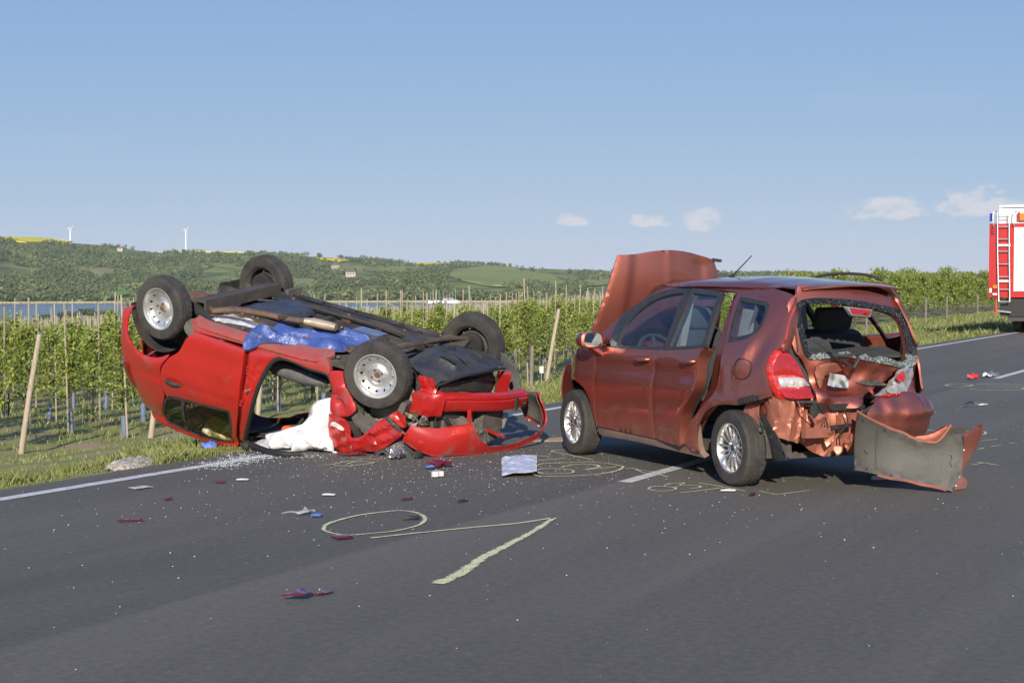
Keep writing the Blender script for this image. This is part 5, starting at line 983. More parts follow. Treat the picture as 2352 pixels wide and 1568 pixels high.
# B-pillar, sill and the empty door opening
op = [(.862, 1.557), (1.004, 1.343), (1.10, 1.17), (1.173, 1.031), (1.256, .801), (1.321, .64), (1.384, .518), (1.448, .452), (1.529, .424), (1.669, .423), (1.834, .440), (1.991, .437), (2.056, .446), (2.11, .50), (2.127, .56)]
red_panel('centre_pillar', spl([(1.120, .425, 1), (1.128, .60), (1.118, .76), (1.085, .90), (1.045, 1.07), (.93, 1.34), (.812, 1.563, 1), (.862, 1.557, 1)] + [p for p in op[1:9]] + [(1.53, .372, 1), (1.3, .392), (1.13, .398, 1)], 4), RP1, off=-.030, step=.03, thick=.03, disp=lambda u, v, d: .022 * min(1, d / .05) + (-.018 if abs((u - 1.20) + (v - .75) * .45) < .03 and .5 < v < 1.0 else 0))
m = MB(); m.tube([(u + .012, SR(u, v) - .035, v) for u, v in spl(op, 3, False)], .022, 8).build('door_seal', RUB, RED)
m = MB(); p = hx(1.185, .815, -.025); m.tube([p, (p[0], p[1] + .06, p[2])], .012, 8).build('door_striker', ALLOY, RED)
m = MB()
for v in (.60, .63, .66, .96, 1.0): p = hx(1.125 - max(0, v - .8) * .42, v, -.02); m.box((p[0] + .03, p[1], p[2]), (.03, .02, .018))
m.build('door_hinge', RP2, RED, False)
def sill_d(u, v, d): return .012 * math.sin((v - .30) * 55) * min(1, d / .02)
sill_s = lambda u, v: (u, SR(u, v) + .004 - 1.6 * max(0, .352 - v), v)
panel('sill', spl([(.40, .335, 1), (.55, .365), (.8, .375), (1.1, .378), (1.5, .378), (1.85, .362), (1.95, .338), (2.04, .28, 1), (1.98, .25), (1.8, .27), (1.1, .30), (.6, .30), (.42, .285, 1)], 3), sill_s, RP1, RED, flip=True, step=.02, thick=.03)
red_panel('sill_flange', spl([(.45, .42, 1), (1.10, .40), (1.32, .40), (1.53, .41), (1.85, .43), (2.0, .43), (2.08, .44, 1), (2.09, .39), (2.03, .30), (1.95, .345), (1.85, .37), (1.5, .385), (1.1, .383), (.6, .375), (.42, .345, 1)], 3), RP1, off=-.012, step=.03, thick=.04)
# underside
def floor_s(u, v): return (u, v, .33 + .012 * math.sin(v * 16) * (1 if abs(v) < .6 else 0) + .06 * math.exp(-(v / .13) ** 2) + .02 * noise.noise(Vector((u * 3, v * 3, 0))))
panel('floor_pan', [(.46, -.80), (2.5, -.80), (2.5, .78), (.46, .78)], floor_s, MUD, RED, flip=True, step=.06, thick=.03)
m = MB()
for y in (.42, -.42): m.bar((.4, y, .30), (2.5, y, .29), .09, .06)
m.build('chassis_rail', MUD, RED, False)
m = MB(); m.bar((.36, -.80, .385), (2.22, -.80, .375), .05, .10).build('far_sill', MUD, RED, False)
m = MB(); m.bar((2.22, -.80, .36), (2.30, -.76, .26), .06, .1).build('jacking_lug', MUD, RED, False)
panel('rear_floor', [(-.42, -.62), (.32, -.62), (.32, .62), (-.42, .62)], lambda u, v: (u, v, .52 + .05 * noise.noise(Vector((u * 4, v * 4, 2)))), MUD, RED, flip=True, step=.08, thick=.03)
panel('rear_valance', spl([(-.60, .47, 1), (.60, .52, 1), (.66, .6), (.60, .95, 1), (-.60, .95, 1), (-.66, .6)], 3), lambda u, v: (-.60 + .16 * (u / .6) ** 2 + .1 * abs(v - .65), u, v), RP1, RED, flip=True, step=.06)
panel('tailgate', spl([(-.60, .96, 1), (.60, .96, 1), (.52, 1.3), (.42, 1.60, 1), (-.42, 1.60, 1), (-.52, 1.3)], 3), lambda u, v: (-.56 + .16 * (u / .6) ** 2 + .18 * (v - .96), u, v), RP1, RED, flip=True, step=.08)
# axle beam and trailing arms
m = MB(); V = []
for y in (-.56, .56): V += [(.20, y, .205), (.34, y, .195), (.345, y, .305), (.325, y, .305), (.315, y, .225), (.215, y, .23), (.21, y, .31), (.19, y, .31)]
m.add(V, [(i, (i + 1) % 8, 8 + (i + 1) % 8, 8 + i) for i in range(8)] + [tuple(range(7, -1, -1)), tuple(range(8, 16))]).build('rear_axle_beam', M('axle_black', (.045, .038, .032), (.075, .062, .05), scale=6, rough=.7, bump=.3, bscale=30), RED, False)
for y in (-.58, .58):
    MB().tube([(0, y, .31), (.18, y, .29), (.40, y, .34), (.52, y * .98, .40)], [.045, .05, .045, .05], 10).build('trailing_arm', MUD, RED)
    MB().tube([(-.02, y * .9, .36), (-.10, y * .88, .62)], [.035, .05], 10).build('shock_absorber', DARKM, RED)
    c = [(.16 + .05 * math.cos(a), y * .82 + .05 * math.sin(a), .34 + .018 * a / 1.6) for a in np.linspace(0, 6 * math.pi, 60)]; MB().tube(c, .008, 6).build('coil_spring', RP2 if False else DARKM, RED)
def pillow(name, pts, zc, h, mat, parent, dz=0.0, sharp=None, amp=.01, lam=.3):
    return panel(name, spl(pts, 3), lambda u, v: (u, v, zc(u, v) if callable(zc) else zc), mat, parent, flip=True, disp=lambda u, v, d: h * min(1, d / .08) ** .5 + crumple(u, v, amp, lam, 3), step=.05, thick=.04, sharp=sharp)
pillow('fuel_tank', [(.46, .36), (.50, -.40), (.85, -.45), (1.02, -.30), (1.00, .25), (.80, .40)], .37, .11, M('tank_plastic', (.028, .032, .042), (.045, .048, .055), scale=5, rough=.4, bump=.1, bscale=30), RED)
FOILM = M('heat_shield', (.62, .62, .62), (.42, .41, .40), scale=8, rough=.28, metal=.9, bump=.4, bscale=25)
pillow('heat_shield', [(.44, .58), (.52, .44), (.75, .38), (1.0, .30), (1.12, .20), (1.12, .40), (.85, .56), (.60, .64)], .335, .05, M('bright_heat_shield', (.66, .66, .66), (.50, .50, .49), scale=9, rough=.35, metal=.45, bump=.4, bscale=25), RED, amp=.022, lam=.12, sharp=20)
PIPE = M('exhaust_pipe', (.17, .095, .06), (.075, .052, .04), scale=6, rough=.7, metal=.3)
MB().tube(spl3([(.40, .52, .29), (.62, .42, .245), (.90, .32, .24), (1.12, .22, .255), (1.26, .12, .26)], 6), .032, 10).build('exhaust_pipe', PIPE, RED)
MB().tube([(1.22, .15, .26), (1.27, .115, .262), (1.29, .10, .262), (1.48, .06, .265), (1.53, .05, .265)], [.034, .04, .046, .044, .035], 14).build('catalyst', M('catalyst_steel', (.40, .34, .25), (.28, .23, .17), scale=7, rough=.5, metal=.35), RED)
m = MB(); m.bar((1.02, .30, .235), (1.10, .17, .24), .09, .03).build('pipe_bracket', MUD, RED, False)
# brake lines, cables, cross-members, rear silencer, plugs
for k, (y, z, r) in enumerate(((-.30, .262, .007), (-.335, .262, .007), (-.52, .27, .010), (.56, .27, .009))):
    MB().tube(spl3([(.48, y * 1.15, z + .02), (.8, y, z), (1.3, y * .98, z - .004), (1.9, y, z), (2.45, y * .8, z + .02)], 5), r, 6).build('brake_line', (DARKM, DARKM, RUB, PIPE)[k], RED)
for x in (.62, 1.18, 1.75, 2.3): MB().bar((x, -.72, .318), (x, -.12, .318), .07, .035).build('floor_cross_member', MUD, RED, False)
for x in (1.30, 1.9): MB().bar((x, .14, .318), (x, .70, .318), .07, .035).build('floor_cross_member', MUD, RED, False)
for k, (x, y) in enumerate(((.9, -.62), (1.45, -.55), (2.05, -.60), (1.5, .58), (2.1, .5), (1.0, -.20), (1.7, -.2))): MB().lathe([(.001, -.012), (.03, -.010), (.036, 0)], 14, 'z', (x, y, .305)).build('floor_plug', RUB, RED)
MB().tube([(-.28, .34, .42), (-.27, .30, .42), (-.20, -.02, .40), (-.19, -.06, .40)], [.03, .10, .10, .03], 14).build('rear_silencer', PIPE, RED)
MB().tube(spl3([(-.19, -.06, .40), (-.10, -.16, .36), (.10, .10, .30), (.25, .42, .27), (.40, .52, .29)], 5), .024, 8).build('tail_pipe', PIPE, RED)
MB().box((.02, -.36, .40), (.22, .14, .10)).build('handbrake_bracket', DARKM, RED, False)
for k in range(5): MB().bar((-.36 + .12 * k, -.50, .47), (-.34 + .12 * k, .50, .47), .03, .03).build('boot_floor_rib', DARKM, RED, False)
for y in (-.20, .22): MB().bar((.36, y, .30), (.62, y * 1.1, .265), .05, .012).build('tank_strap', FOILM, RED, False)
MB().box((1.86, -.05, .27), (.30, .16, .06)).build('gear_linkage_shield', FOILM, RED, False)
MB().tube(spl3([(2.30, .20, .24), (2.42, .05, .20), (2.50, -.20, .22), (2.46, -.45, .24)], 5), .018, 8).build('steering_rack', DARKM, RED)
MB().tube([(2.44, -.45, .25), (2.54, -.68, .27)], .013, 8).build('track_rod', DARKM, RED)
BOLT = M('rusty_bolt', (.22, .13, .08), (.12, .08, .055), scale=20, rough=.7, metal=.3)
for k in range(22):
    a0 = random.Random(k * 13 + 5); x, y = a0.uniform(.6, 2.4), a0.choice((-.42, .42, -.70, .68, -.12)); b_ = MB().lathe([(.001, -.014), (.012, -.013), (.016, 0)], 8, 'z', (x, y, .268 if abs(y) == .42 else .31)).build('underbody_bolt', BOLT, RED)
for x, y, dx, dy, dz, mt in ((.78, -.60, .16, .10, .05, DARKM), (1.36, -.40, .12, .16, .05, PIPE), (1.62, .36, .14, .10, .05, DARKM), (2.22, -.30, .18, .20, .07, DARKM), (2.18, .28, .12, .14, .06, PIPE), (2.40, .55, .10, .12, .10, BOLT), (2.42, -.58, .10, .12, .10, BOLT), (.12, .20, .10, .12, .08, DARKM)): MB().box((x, y, .30), (dx, dy, dz), None, .8).build('underbody_bracket', mt, RED, False)
red_panel('stone_guard', spl([(.28, .42), (.36, .33), (.44, .33), (.46, .44), (.36, .50)], 2), BLK3, off=-.06, thick=.02, step=.06)
m = MB(); m.box((.40, -.70, .33), (.04, .22, .16)).build('splash_panel', BLK3, RED, False)
# engine tray, subframe, driveshafts
tray = spl([(2.62, .42, 1), (2.66, -.30), (2.75, -.50), (3.05, -.56, 1), (3.14, -.30), (3.16, 0), (3.12, .25), (3.02, .52, 1), (2.85, .50)], 4)
def slot(cx, cy, l, a, w=.012): c, s = math.cos(a), math.sin(a); return [(cx + c * q * l - s * r * w, cy + s * q * l + c * r * w) for q, r in ((-1, -.6), (-.9, -1), (.9, -1), (1, -.6), (1, .6), (.9, 1), (-.9, 1), (-1, .6))]
slots = [slot(2.92, .20, .09, .0), slot(2.94, .05, .09, .0), slot(2.92, -.15, .08, 0), slot(2.93, -.28, .07, 0), slot(2.72, -.06, .025, 1.2), slot(2.73, -.20, .03, 1.2)]
tray_s = lambda u, v: (u, v, .205 + .38 * max(0, u - 2.85) ** 1.5 * 1.6 + .10 * (v / .5) ** 2 + .012 * math.sin(v * 26) * (1 if 2.7 < u < 3.05 else 0))
panel('engine_tray', tray, tray_s, BLK2, RED, holes=slots, flip=True, step=.03, thick=.01, disp=lambda u, v, d: .012 * noise.noise(Vector((u * 7, v * 7, 1))) + (.02 if d < .02 else 0))
m = MB(); m.tube(spl3([(3.04, .54, .36), (3.13, .28, .30), (3.18, 0, .30), (3.17, -.3, .33), (3.08, -.56, .40)], 6), .013, 8).build('tray_edge_hose', RUB, RED)
m = MB(); m.box((2.62, 0, .36), (.22, 1.0, .12)); m.box((2.8, .05, .52), (.5, .8, .28)); m.build('engine', DARKM, RED, False)
MB().tube([(2.60, .30, .30), (2.60, -.30, .28), (2.62, -.62, .31)], [.03, .03, .025], 8).build('driveshaft', DARKM, RED)
MB().tube([(2.60, .30, .30), (2.59, .62, .31)], .028, 8).build('driveshaft', DARKM, RED)
MB().tube(spl3([(2.42, .30, .20), (2.50, 0, .19), (2.54, -.35, .20), (2.60, -.66, .24)], 5), .022, 8).build('anti_roll_bar', MUD, RED)
for y in (-.55, .55): MB().add([(2.50, y * .6, .26), (2.72, y * .6, .26), (2.62, y * 1.15, .24), (2.50, y * .6, .31), (2.72, y * .6, .31), (2.62, y * 1.15, .30)], [(2, 1, 0), (3, 4, 5), (0, 1, 4, 3), (1, 2, 5, 4), (2, 0, 3, 5)]).build('wishbone', MUD, RED, False)
# front: crossmember, crushed leg, radiator, panel
cmp_ = [(3.00, .55, .45), (3.10, .30, .47), (3.20, 0, .51), (3.26, -.30, .55), (3.28, -.62, .58)]
V = []; F = []; pts = spl3(cmp_, 5)
sect = [(-.05, -.01), (.0, -.02), (.035, .0), (.045, .03), (.035, .045), (.045, .06), (.045, .12), (.03, .15), (-.03, .17)]
for i, p in enumerate(pts):
    for a, b in sect: V.append((p[0] + a, p[1], p[2] + b * (1.0 if i < 99 else 1)))
ns_ = len(sect)
for i in range(len(pts) - 1):
    for k in range(ns_ - 1): F.append((i * ns_ + k, i * ns_ + k + 1, (i + 1) * ns_ + k + 1, (i + 1) * ns_ + k))
    F.append((i * ns_ + ns_ - 1, i * ns_, (i + 1) * ns_, (i + 1) * ns_ + ns_ - 1))
F += [tuple(range(ns_ - 1, -1, -1)), tuple(range((len(pts) - 1) * ns_, len(pts) * ns_))]
cm_ = mesh_obj('bumper_crossmember', V, F, RP2, RED, True, 30)
m = MB(); m.lathe([(.001, .0), (.020, .0), (.024, .01), (.016, .012)], 14, 'x', (3.335, -.53, .66)); m.build('towing_eye_plug', BLK2, cm_)
m = MB(); m.box((3.332, -.42, .655), (.012, .04, .12)).build('crossmember_slot', BLK2, cm_, False)
def crushbox(u, v):      # the bent chassis leg at the near corner
    a = u * 2 * math.pi; r = 1.0; cx, cz = 2.93, .53; ex = math.copysign(abs(math.cos(a)) ** .5, math.cos(a)); ez = math.copysign(abs(math.sin(a)) ** .5, math.sin(a)); return (cx + ex * (.085 - .02 * v) + .10 * (1 - v), .48 + .17 * v, cz + ez * (.115 - .02 * v))
V = []; F = []; nu, nv = 28, 8
for j in range(nv + 1):
    for i in range(nu):
        p = Vector(crushbox(i / nu, j / nv)); q = crumple(i / nu * .7, j / nv * .25 + .1, .022, .16, 51); c = Vector((2.96, p.y, .53)); d = (p - c); d.y = 0; V.append(p + d.normalized() * q)
for j in range(nv):
    for i in range(nu): F.append((j * nu + i, (j + 1) * nu + i, (j + 1) * nu + (i + 1) % nu, j * nu + (i + 1) % nu))
F.append(tuple(range(nv * nu, (nv + 1) * nu))); leg_ = mesh_obj('crushed_chassis_leg', V, F, RP2, RED, True, 35)
panel('torn_leg_end', spl([(2.86, .30, 1), (3.00, .30), (3.05, .38), (3.02, .45, 1), (2.90, .44, 1)], 2), lambda u, v: (u, .56 - .2 * (u - 2.9), v), RP2, leg_, flip=True, disp=lambda u, v, d: crumple(u, v, .02, .1, 61), step=.025, thick=.01, sharp=25)
def rad_panel(name, o, mat, x=2.98, **kw): return panel(name, o, lambda u, v: (x + .22 * (1 - abs(u) / .6) * .5 - .06 * u, u, v), mat, RED, step=.05, **kw)
RADM = M('radiator_fins', (.16, .145, .115), (.10, .09, .07), scale=160, rough=.7, metal=.3, stretch=(1, .2, 1))
rad_panel('radiator', [(.46, .36), (-.44, .42), (-.44, .98), (.46, .93)], RADM, thick=.04)
rad_panel('radiator_cowl', spl([(.42, .37), (-.40, .43), (-.42, .60), (-.1, .53), (.2, .46), (.40, .47)], 2), BLK2, 3.0, thick=.03)
rad_panel('fan_shroud', [(.44, .62), (.14, .66), (.14, .93), (.44, .9)], BLK2, 3.02, thick=.03)
m = MB(); m.bar((3.17, .13, .62), (3.19, .12, .93), .10, .035).build('grille_post', RP2, RED, False)
m = MB(); m.lathe([(.001, 0), (.038, 0), (.05, -.03)], 16, 'x', (3.215, .125, .80)).build('post_hole', BLK2, RED)
m = MB(); m.bar((3.12, -.50, .42), (3.06, -.56, .66), .12, .06).build('radiator_side_member', RP2, RED, False)
m = MB(); m.box((3.12, -.26, .86), (.14, .34, .26)); m.box((3.18, -.30, .96), (.05, .2, .1)); m.build('air_box', BLK3, RED, True, 30)
m = MB(); m.lathe([(.001, 0), (.055, .01), (.06, .06), (.05, .10), (.04, .15), (.001, .155)], 14, 'z', (3.14, -.50, .80)).build('washer_bottle', glassmat('milky_bottle', (.8, .8, .78), haze=((.45, .43, .40), .42, 9)), RED)
panel('far_wing_liner', spl([(2.80, .30, 1), (2.96, .36), (3.08, .50), (3.14, .68, 1), (3.02, .70, 1), (2.92, .52), (2.80, .42)], 3), lambda u, v: (u, -.78 + .04 * math.sin(v * 8), v), M('grey_wing_liner', (.07, .07, .07), (.11, .11, .105), scale=5, rough=.5), RED, flip=True, step=.04)
# headlamp shards
m = MB(); rr2 = random.Random(4)
SHARDC = M('broken_headlamp', (.55, .55, .52), (.16, .14, .11), scale=14, rough=.12, metal=.6, contrast=(.4, .6), col3=(.45, .20, .03), scale3=11, c3=(.62, .68))
for k in range(26):
    c = Vector((2.98 + rr2.uniform(-.08, .08), .66 + rr2.uniform(-.06, .06), .72 + rr2.uniform(-.10, .12))); q = [Vector((rr2.uniform(-1, 1), rr2.uniform(-1, 1), rr2.uniform(-1, 1))) * .055 for _ in range(4)]; m.add([c + a for a in q], [(0, 1, 2), (0, 2, 3), (0, 3, 1), (1, 3, 2)])
o = m.build('smashed_headlamp', SHARDC, RED, False); o['kind'] = 'stuff'
# crumpled near-side wing and door post
cr1 = lambda u, v, d: crumple(u, v, .026, .16, 71, 5) * min(1, .35 + d / .06) + .02 * math.exp(-((u - 2.30) / .1) ** 2)
red_panel('front_post', spl([(2.095, .40, 1), (2.16, .375), (2.235, .362, 1), (2.275, .465), (2.331, .541), (2.407, .618), (2.43, .66), (2.417, .70), (2.329, .765), (2.155, .78, 1), (2.14, .66), (2.124, .534)], 3), RP2, disp=lambda u, v, d: crumple(u, v, .018, .16, 78, 4) * (1 if v > .48 else .15) - .03 * math.exp(-((u - 2.25) / .05) ** 2 - ((v - .64) / .05) ** 2), step=.020, thick=.015, sharp=26)
wing = red_panel('front_wing', spl([(2.155, .775, 1), (2.329, .77), (2.37, .80), (2.405, .868, 1), (2.412, .935), (2.508, .905), (2.60, .81), (2.688, .713), (2.771, .645, 1), (2.87, .68), (2.962, .735, 1), (2.93, .79), (2.883, .835), (2.80, .915), (2.74, .96), (2.66, 1.01), (2.579, 1.035, 1), (2.40, 1.085), (2.25, 1.12), (2.163, 1.132, 1), (2.146, .969)], 3), RP2, off=.015, disp=cr1, step=.026, thick=.008, sharp=30)
red_panel('wing_tip', spl([(2.79, .63, 1), (2.86, .57), (2.93, .60), (2.96, .68), (2.93, .715), (2.85, .67)], 3), RP2, wing, off=-.01, disp=lambda u, v, d: crumple(u, v, .02, .12, 77), step=.03, thick=.01, sharp=30)
MK = red_panel('side_marker_lamp', spl([(2.216, .836), (2.25, .830), (2.333, .868), (2.326, .885), (2.218, .878)], 3), M('clear_marker', (.62, .60, .55), (.66, .42, .20), scale=30, rough=.15, coat=1, contrast=(.62, .7)), wing, off=.04, disp=lambda u, v, d: crumple(u, v, .026, .16, 71, 5) + .006, step=.03, thick=.012)
red_panel('clip_strip', [(2.765, .635), (2.79, .622), (2.955, .722), (2.935, .745)], BLK2, wing, off=.03, disp=lambda u, v, d: .01 * (1 if int(u * 60) % 2 else 0), step=.012, thick=.02)
red_panel('wing_liner', spl([(2.30, .62, 1), (2.36, .78), (2.47, .88), (2.62, .90), (2.78, .80), (2.88, .64), (2.92, .5, 1), (2.87, .5), (2.82, .62), (2.72, .75), (2.60, .80), (2.48, .78), (2.38, .70)], 3), BLK3, off=-.05, thick=.14, step=.04)
red_panel('inner_wing', spl([(2.36, .66, 1), (2.45, .85), (2.60, .94), (2.80, .82), (2.9, .55), (2.75, .38, 1), (2.4, .4, 1)], 3), M('primer_metal', (.30, .27, .19), (.22, .19, .14), scale=6, rough=.6), off=-.28, thick=.02, step=.06, disp=lambda u, v, d: crumple(u, v, .03, .2, 7))
red_panel('scuttle_side', spl([(2.14, .48, 1), (2.40, .60), (2.42, .95), (2.16, 1.10, 1)], 2), DARKM, off=-.12, thick=.02, step=.07)
# bonnet crushed under the nose
panel('crushed_bonnet', spl([(2.40, .60, 1), (2.40, -.60, 1), (3.0, -.62), (3.12, -.3), (3.16, 0), (3.10, .35), (2.95, .62, 1)], 3), lambda u, v: (u, v, min(.98 + .04 * math.cos(v * 3), GL(u, v) - .035)), RP2, RED, disp=lambda u, v, d: crumple(u, v, .015, .3, 81), step=.06, thick=.012, sharp=30)
# torn bumper cover lying round the nose: U in plan
bp_ = [(2.93, .80), (3.08, .75), (3.26, .58), (3.37, .32), (3.43, 0), (3.47, -.30), (3.49, -.56), (3.465, -.72), (3.38, -.82), (3.25, -.85), (3.10, -.86)]
arc = np.array(spl(bp_, 8, False)); L_ = np.r_[0, np.cumsum(np.hypot(*np.diff(arc, axis=0).T))]; L_ /= L_[-1]
def bpos(u): return interp(u, L_, arc[:, 0]), interp(u, L_, arc[:, 1])
bot_ = lambda u: interp(u, [0, .12, .25, .4, .55, .7, .85, 1], [.86, .93, .975, 1.0, 1.01, 1.0, .955, .95])
def bum_sr(u, v):     # v = 0 at the edge on the road, 1 at the upper edge
    x, y = bpos(u); zb = min(bot_(u), GL(x, y) - .012); bul = .05 * math.sin(min(1, max(0, v)) * math.pi); ex = -.06 * v; cx, cy = 2.9, -.05; dx, dy = x - cx, y - cy; l = math.hypot(dx, dy); k = bul + ex
    return (x + dx / l * k, y + dy / l * k, zb - .30 * v)
skin = spl([(.0, .12, 1), (.06, .02), (.15, 0), (.3, 0), (.45, 0), (.6, 0), (.75, 0), (.88, .02), (.97, .12), (1.0, .5, 1), (.985, .90, 1), (.93, 1.02), (.86, 1.14), (.822, .90, 1), (.795, .42), (.75, .26), (.62, .20), (.50, .17), (.44, .17, 1), (.40, .22), (.35, .40), (.315, .66), (.30, .88, 1), (.22, .88), (.12, .80), (.03, .66, 1)], 4)
bumper = panel('front_bumper', skin, bum_sr, RP2, RED, step=.035, thick=.012, flip=True, disp=lambda u, v, d: .006 * noise.noise(Vector((u * 9, v * 3, 0))) - .012 * math.exp(-((u - .2) / .02) ** 2 - ((v - .15) / .2) ** 2))
ins = lambda u, v: (lambda p: (p[0] - (p[0] - 2.9) * .045, p[1] - (p[1] + .05) * .035, p[2]))(bum_sr(u, v))
panel('bumper_lining', spl([(.785, .22, 1), (.86, .16), (.93, .20), (.99, .40), (.99, .90, 1), (.93, 1.02), (.862, 1.13), (.824, .90, 1), (.797, .44)], 3), ins, M('bumper_lining_plastic', (.050, .047, .043), (.080, .073, .064), scale=6, rough=.7), bumper, step=.03, thick=.006, flip=True)
lip = spl([(.33, .36, 1), (.36, .20), (.42, .11), (.50, .09), (.62, .09), (.75, .11), (.83, .18), (.93, .28), (.97, .40, 1), (.965, .26), (.90, .10), (.80, .035), (.6, .015), (.45, .015), (.36, .06), (.325, .26)], 3)
ins2 = lambda u, v: (lambda p: (p[0] - (p[0] - 2.9) * .022, p[1] - (p[1] + .05) * .018, p[2]))(bum_sr(u, v))
panel('bumper_lip', lip, ins2, BLK2, bumper, step=.02, thick=.012, flip=True)
m = MB()
for u in (.44, .52, .565, .60, .70, .77, .85, .92): p = Vector(ins2(u, .055 + .25 * max(0, u - .8))); m.lathe([(.001, -.004), (.010, -.003), (.012, .004)], 10, 'y', p + Vector((-.008, .012, -.004)))
m.build('bumper_rivet', M('rivet_silver', (.6, .6, .58), rough=.3, metal=.7), bumper)['kind'] = 'stuff'
GR = panel('lower_grille', spl([(3.02, .26, 1), (3.10, .30), (3.26, .24), (3.34, .14, 1), (3.22, .08), (3.10, .12)], 2), lambda u, v: (u, v, .98 - 1.1 * (3.36 - u) * .9), BLK3, RED, flip=True, step=.03, thick=.012, disp=lambda u, v, d: .02 * math.sin(v * 20))
m = MB()
for k in range(4): m.box((3.27 + .012 * k, .215 - .018 * k, .885 + .014 * k), (.012, .09, .012), Matrix.Rotation(.5, 3, 'Z'))
m.build('grille_slats', BLK2, GR, False)['kind'] = 'stuff'
m = MB(); m.bar((3.20, -.10, .86), (3.32, -.28, .95), .025, .025).build('grille_strut', RP2, RED, False)
CRV = lambda u, v, d: crumple(u, v, .03, .14, 91, 5)
for k, (yc, w, z0, z1, xx) in enumerate(((.16, .07, .76, .99, 3.26), (.05, .06, .80, 1.0, 3.29), (-.04, .05, .86, .98, 3.24), (.34, .10, .66, .84, 3.10))):
    panel('torn_grille_piece', spl([(yc - w, z0 + .02, 1), (yc - w * .2, z0 - .03), (yc + w, z0, 1), (yc + w * .8, (z0 + z1) / 2), (yc + w * 1.1, z1, 1), (yc - w * .6, z1 - .02, 1)], 3), lambda u, v, xx=xx: (xx + .25 * (v - .85) - .12 * u, u, min(v, GL(3.3, u) - .02)), BLK3, RED, disp=CRV, step=.025, thick=.008, sharp=30)
for k in range(9):
    a0 = random.Random(k * 7 + 1); y = a0.uniform(-.35, .45); MB().tube(spl3([(2.98 + .1 * a0.random(), y, .60 + .1 * a0.random()), (3.08, y + a0.uniform(-.1, .1), .72), (3.14 + .06 * a0.random(), y + a0.uniform(-.15, .15), .84 + .1 * a0.random())], 4), .006 + .006 * a0.random(), 6).build('loose_hose', RUB, RED)
# far side shell: seen through the cabin
far_o = spl([(.35, .42, 1), (1.2, .42), (2.2, .44, 1), (2.2, 1.10), (1.9, 1.25), (1.2, 1.42), (.6, 1.62), (-.1, 1.66, 1), (-.4, 1.5), (-.5, 1.0), (-.5, .6), (-.42, .5, 1), (-.3, .74), (-.1, .80), (.2, .71), (.33, .5, 1)], 3)
far_w = spl([(-.06, 1.57, 1), (.02, 1.30), (.10, 1.19), (.95, 1.14, 1), (.95, 1.40), (.5, 1.58), (.2, 1.62)], 3)
far_w2 = spl([(1.06, 1.12, 1), (1.85, 1.06), (1.98, 1.10), (1.7, 1.25), (1.08, 1.39, 1)], 3)
fs = red_panel('far_side', far_o, RP1, sgn=-1, holes=[far_w, far_w2], step=.07, thick=.03)
red_panel('far_side_trim', far_o, DARKIN, fs, sgn=-1, off=-.045, holes=[inset(far_w, -.012), inset(far_w2, -.012)], step=.08, thick=.01)
# roof, flattened against the road towards the front
roof_r = panel('roof', spl([(-.34, -.40, 1), (-.38, 0), (-.34, .38, 1), (.3, .41), (.84, .41, 1), (.9, 0), (.84, -.46, 1), (.3, -.50)], 3), lambda u, v: (u, v, min(1.645 + .02 * math.cos(v * 3), GL(u, v) - .03)), RP1, RED, step=.08, thick=.012)
panel('flattened_roof', spl([(.86, .44, 1), (1.3, .44), (1.75, .38, 1), (1.8, 0), (1.75, -.42, 1), (.86, -.46, 1)], 3), lambda u, v: (u, v, min(1.66, GL(u, v) - .02)), DARKIN, RED, step=.08, thick=.012, disp=lambda u, v, d: -.02 + crumple(u, v, .012, .3, 5))
panel('headliner', [(-.33, -.42), (-.33, .42), (1.7, .38), (1.7, -.38)], lambda u, v: (u, v, min(1.62, GL(u, v) - .06)), DARKIN, RED, step=.15, thick=.01)
m = MB(); m.bar((.84, .47, 1.545), (1.70, .47, GL(1.7, .47) - .05), .07, .05).build('roof_rail', BLK2, RED, False)
m = MB(); m.bar((1.72, .44, GL(1.72, .44) - .05), (2.16, .62, 1.04), .06, .06).build('bent_windscreen_pillar', BLK2, RED, False)
# cabin: seats hang from the floor, wheel and dashboard
GSEAT = M('grey_seat_trim', (.075, .075, .077), (.10, .10, .10), scale=10, rough=.7)
def rseat(x, y):
    s_ = panel('seat', spl([(x - .27, .70), (x - .20, .66), (x, .655), (x + .25, .67), (x + .46, .70), (x + .40, .765), (x + .22, .80), (x, .80), (x - .18, .79)], 3), lambda u, v: (u, y + .24, v - .10), GSEAT, RED, flip=True, disp=lambda u, v, d: .05 * min(1, d / .05) ** .5, step=.03, thick=.5)
    return s_
rseat(1.42, .36); rseat(1.42, -.36)
m = MB(); m.tube([(1.20, .50, .60), (1.26, .55, .66), (1.30, .52, .78), (1.26, .50, .86)], .014, 6).build('seat_lever', BLK2, RED)
m = MB(); m.box((2.05, 0, .88), (.25, 1.2, .35)).build('dashboard', DARKIN, RED, False)
m = MB(); c = Vector((1.86, .34, .92)); rot = Matrix.Rotation(R(-65), 3, 'Y'); m.tube([c + rot @ Vector((.18 * math.cos(k * math.pi / 12), .18 * math.sin(k * math.pi / 12), 0)) for k in range(25)], .016, 8, False).tube([c + rot @ Vector((-.18, 0, 0)), c + rot @ Vector((.18, 0, 0))], .02, 6).build('steering_wheel', BLK2, RED)
m = MB(); m.bar((.55, -.62, .60), (.55, .62, .60), .5, .2).build('rear_bench', CLOTH, RED, False)
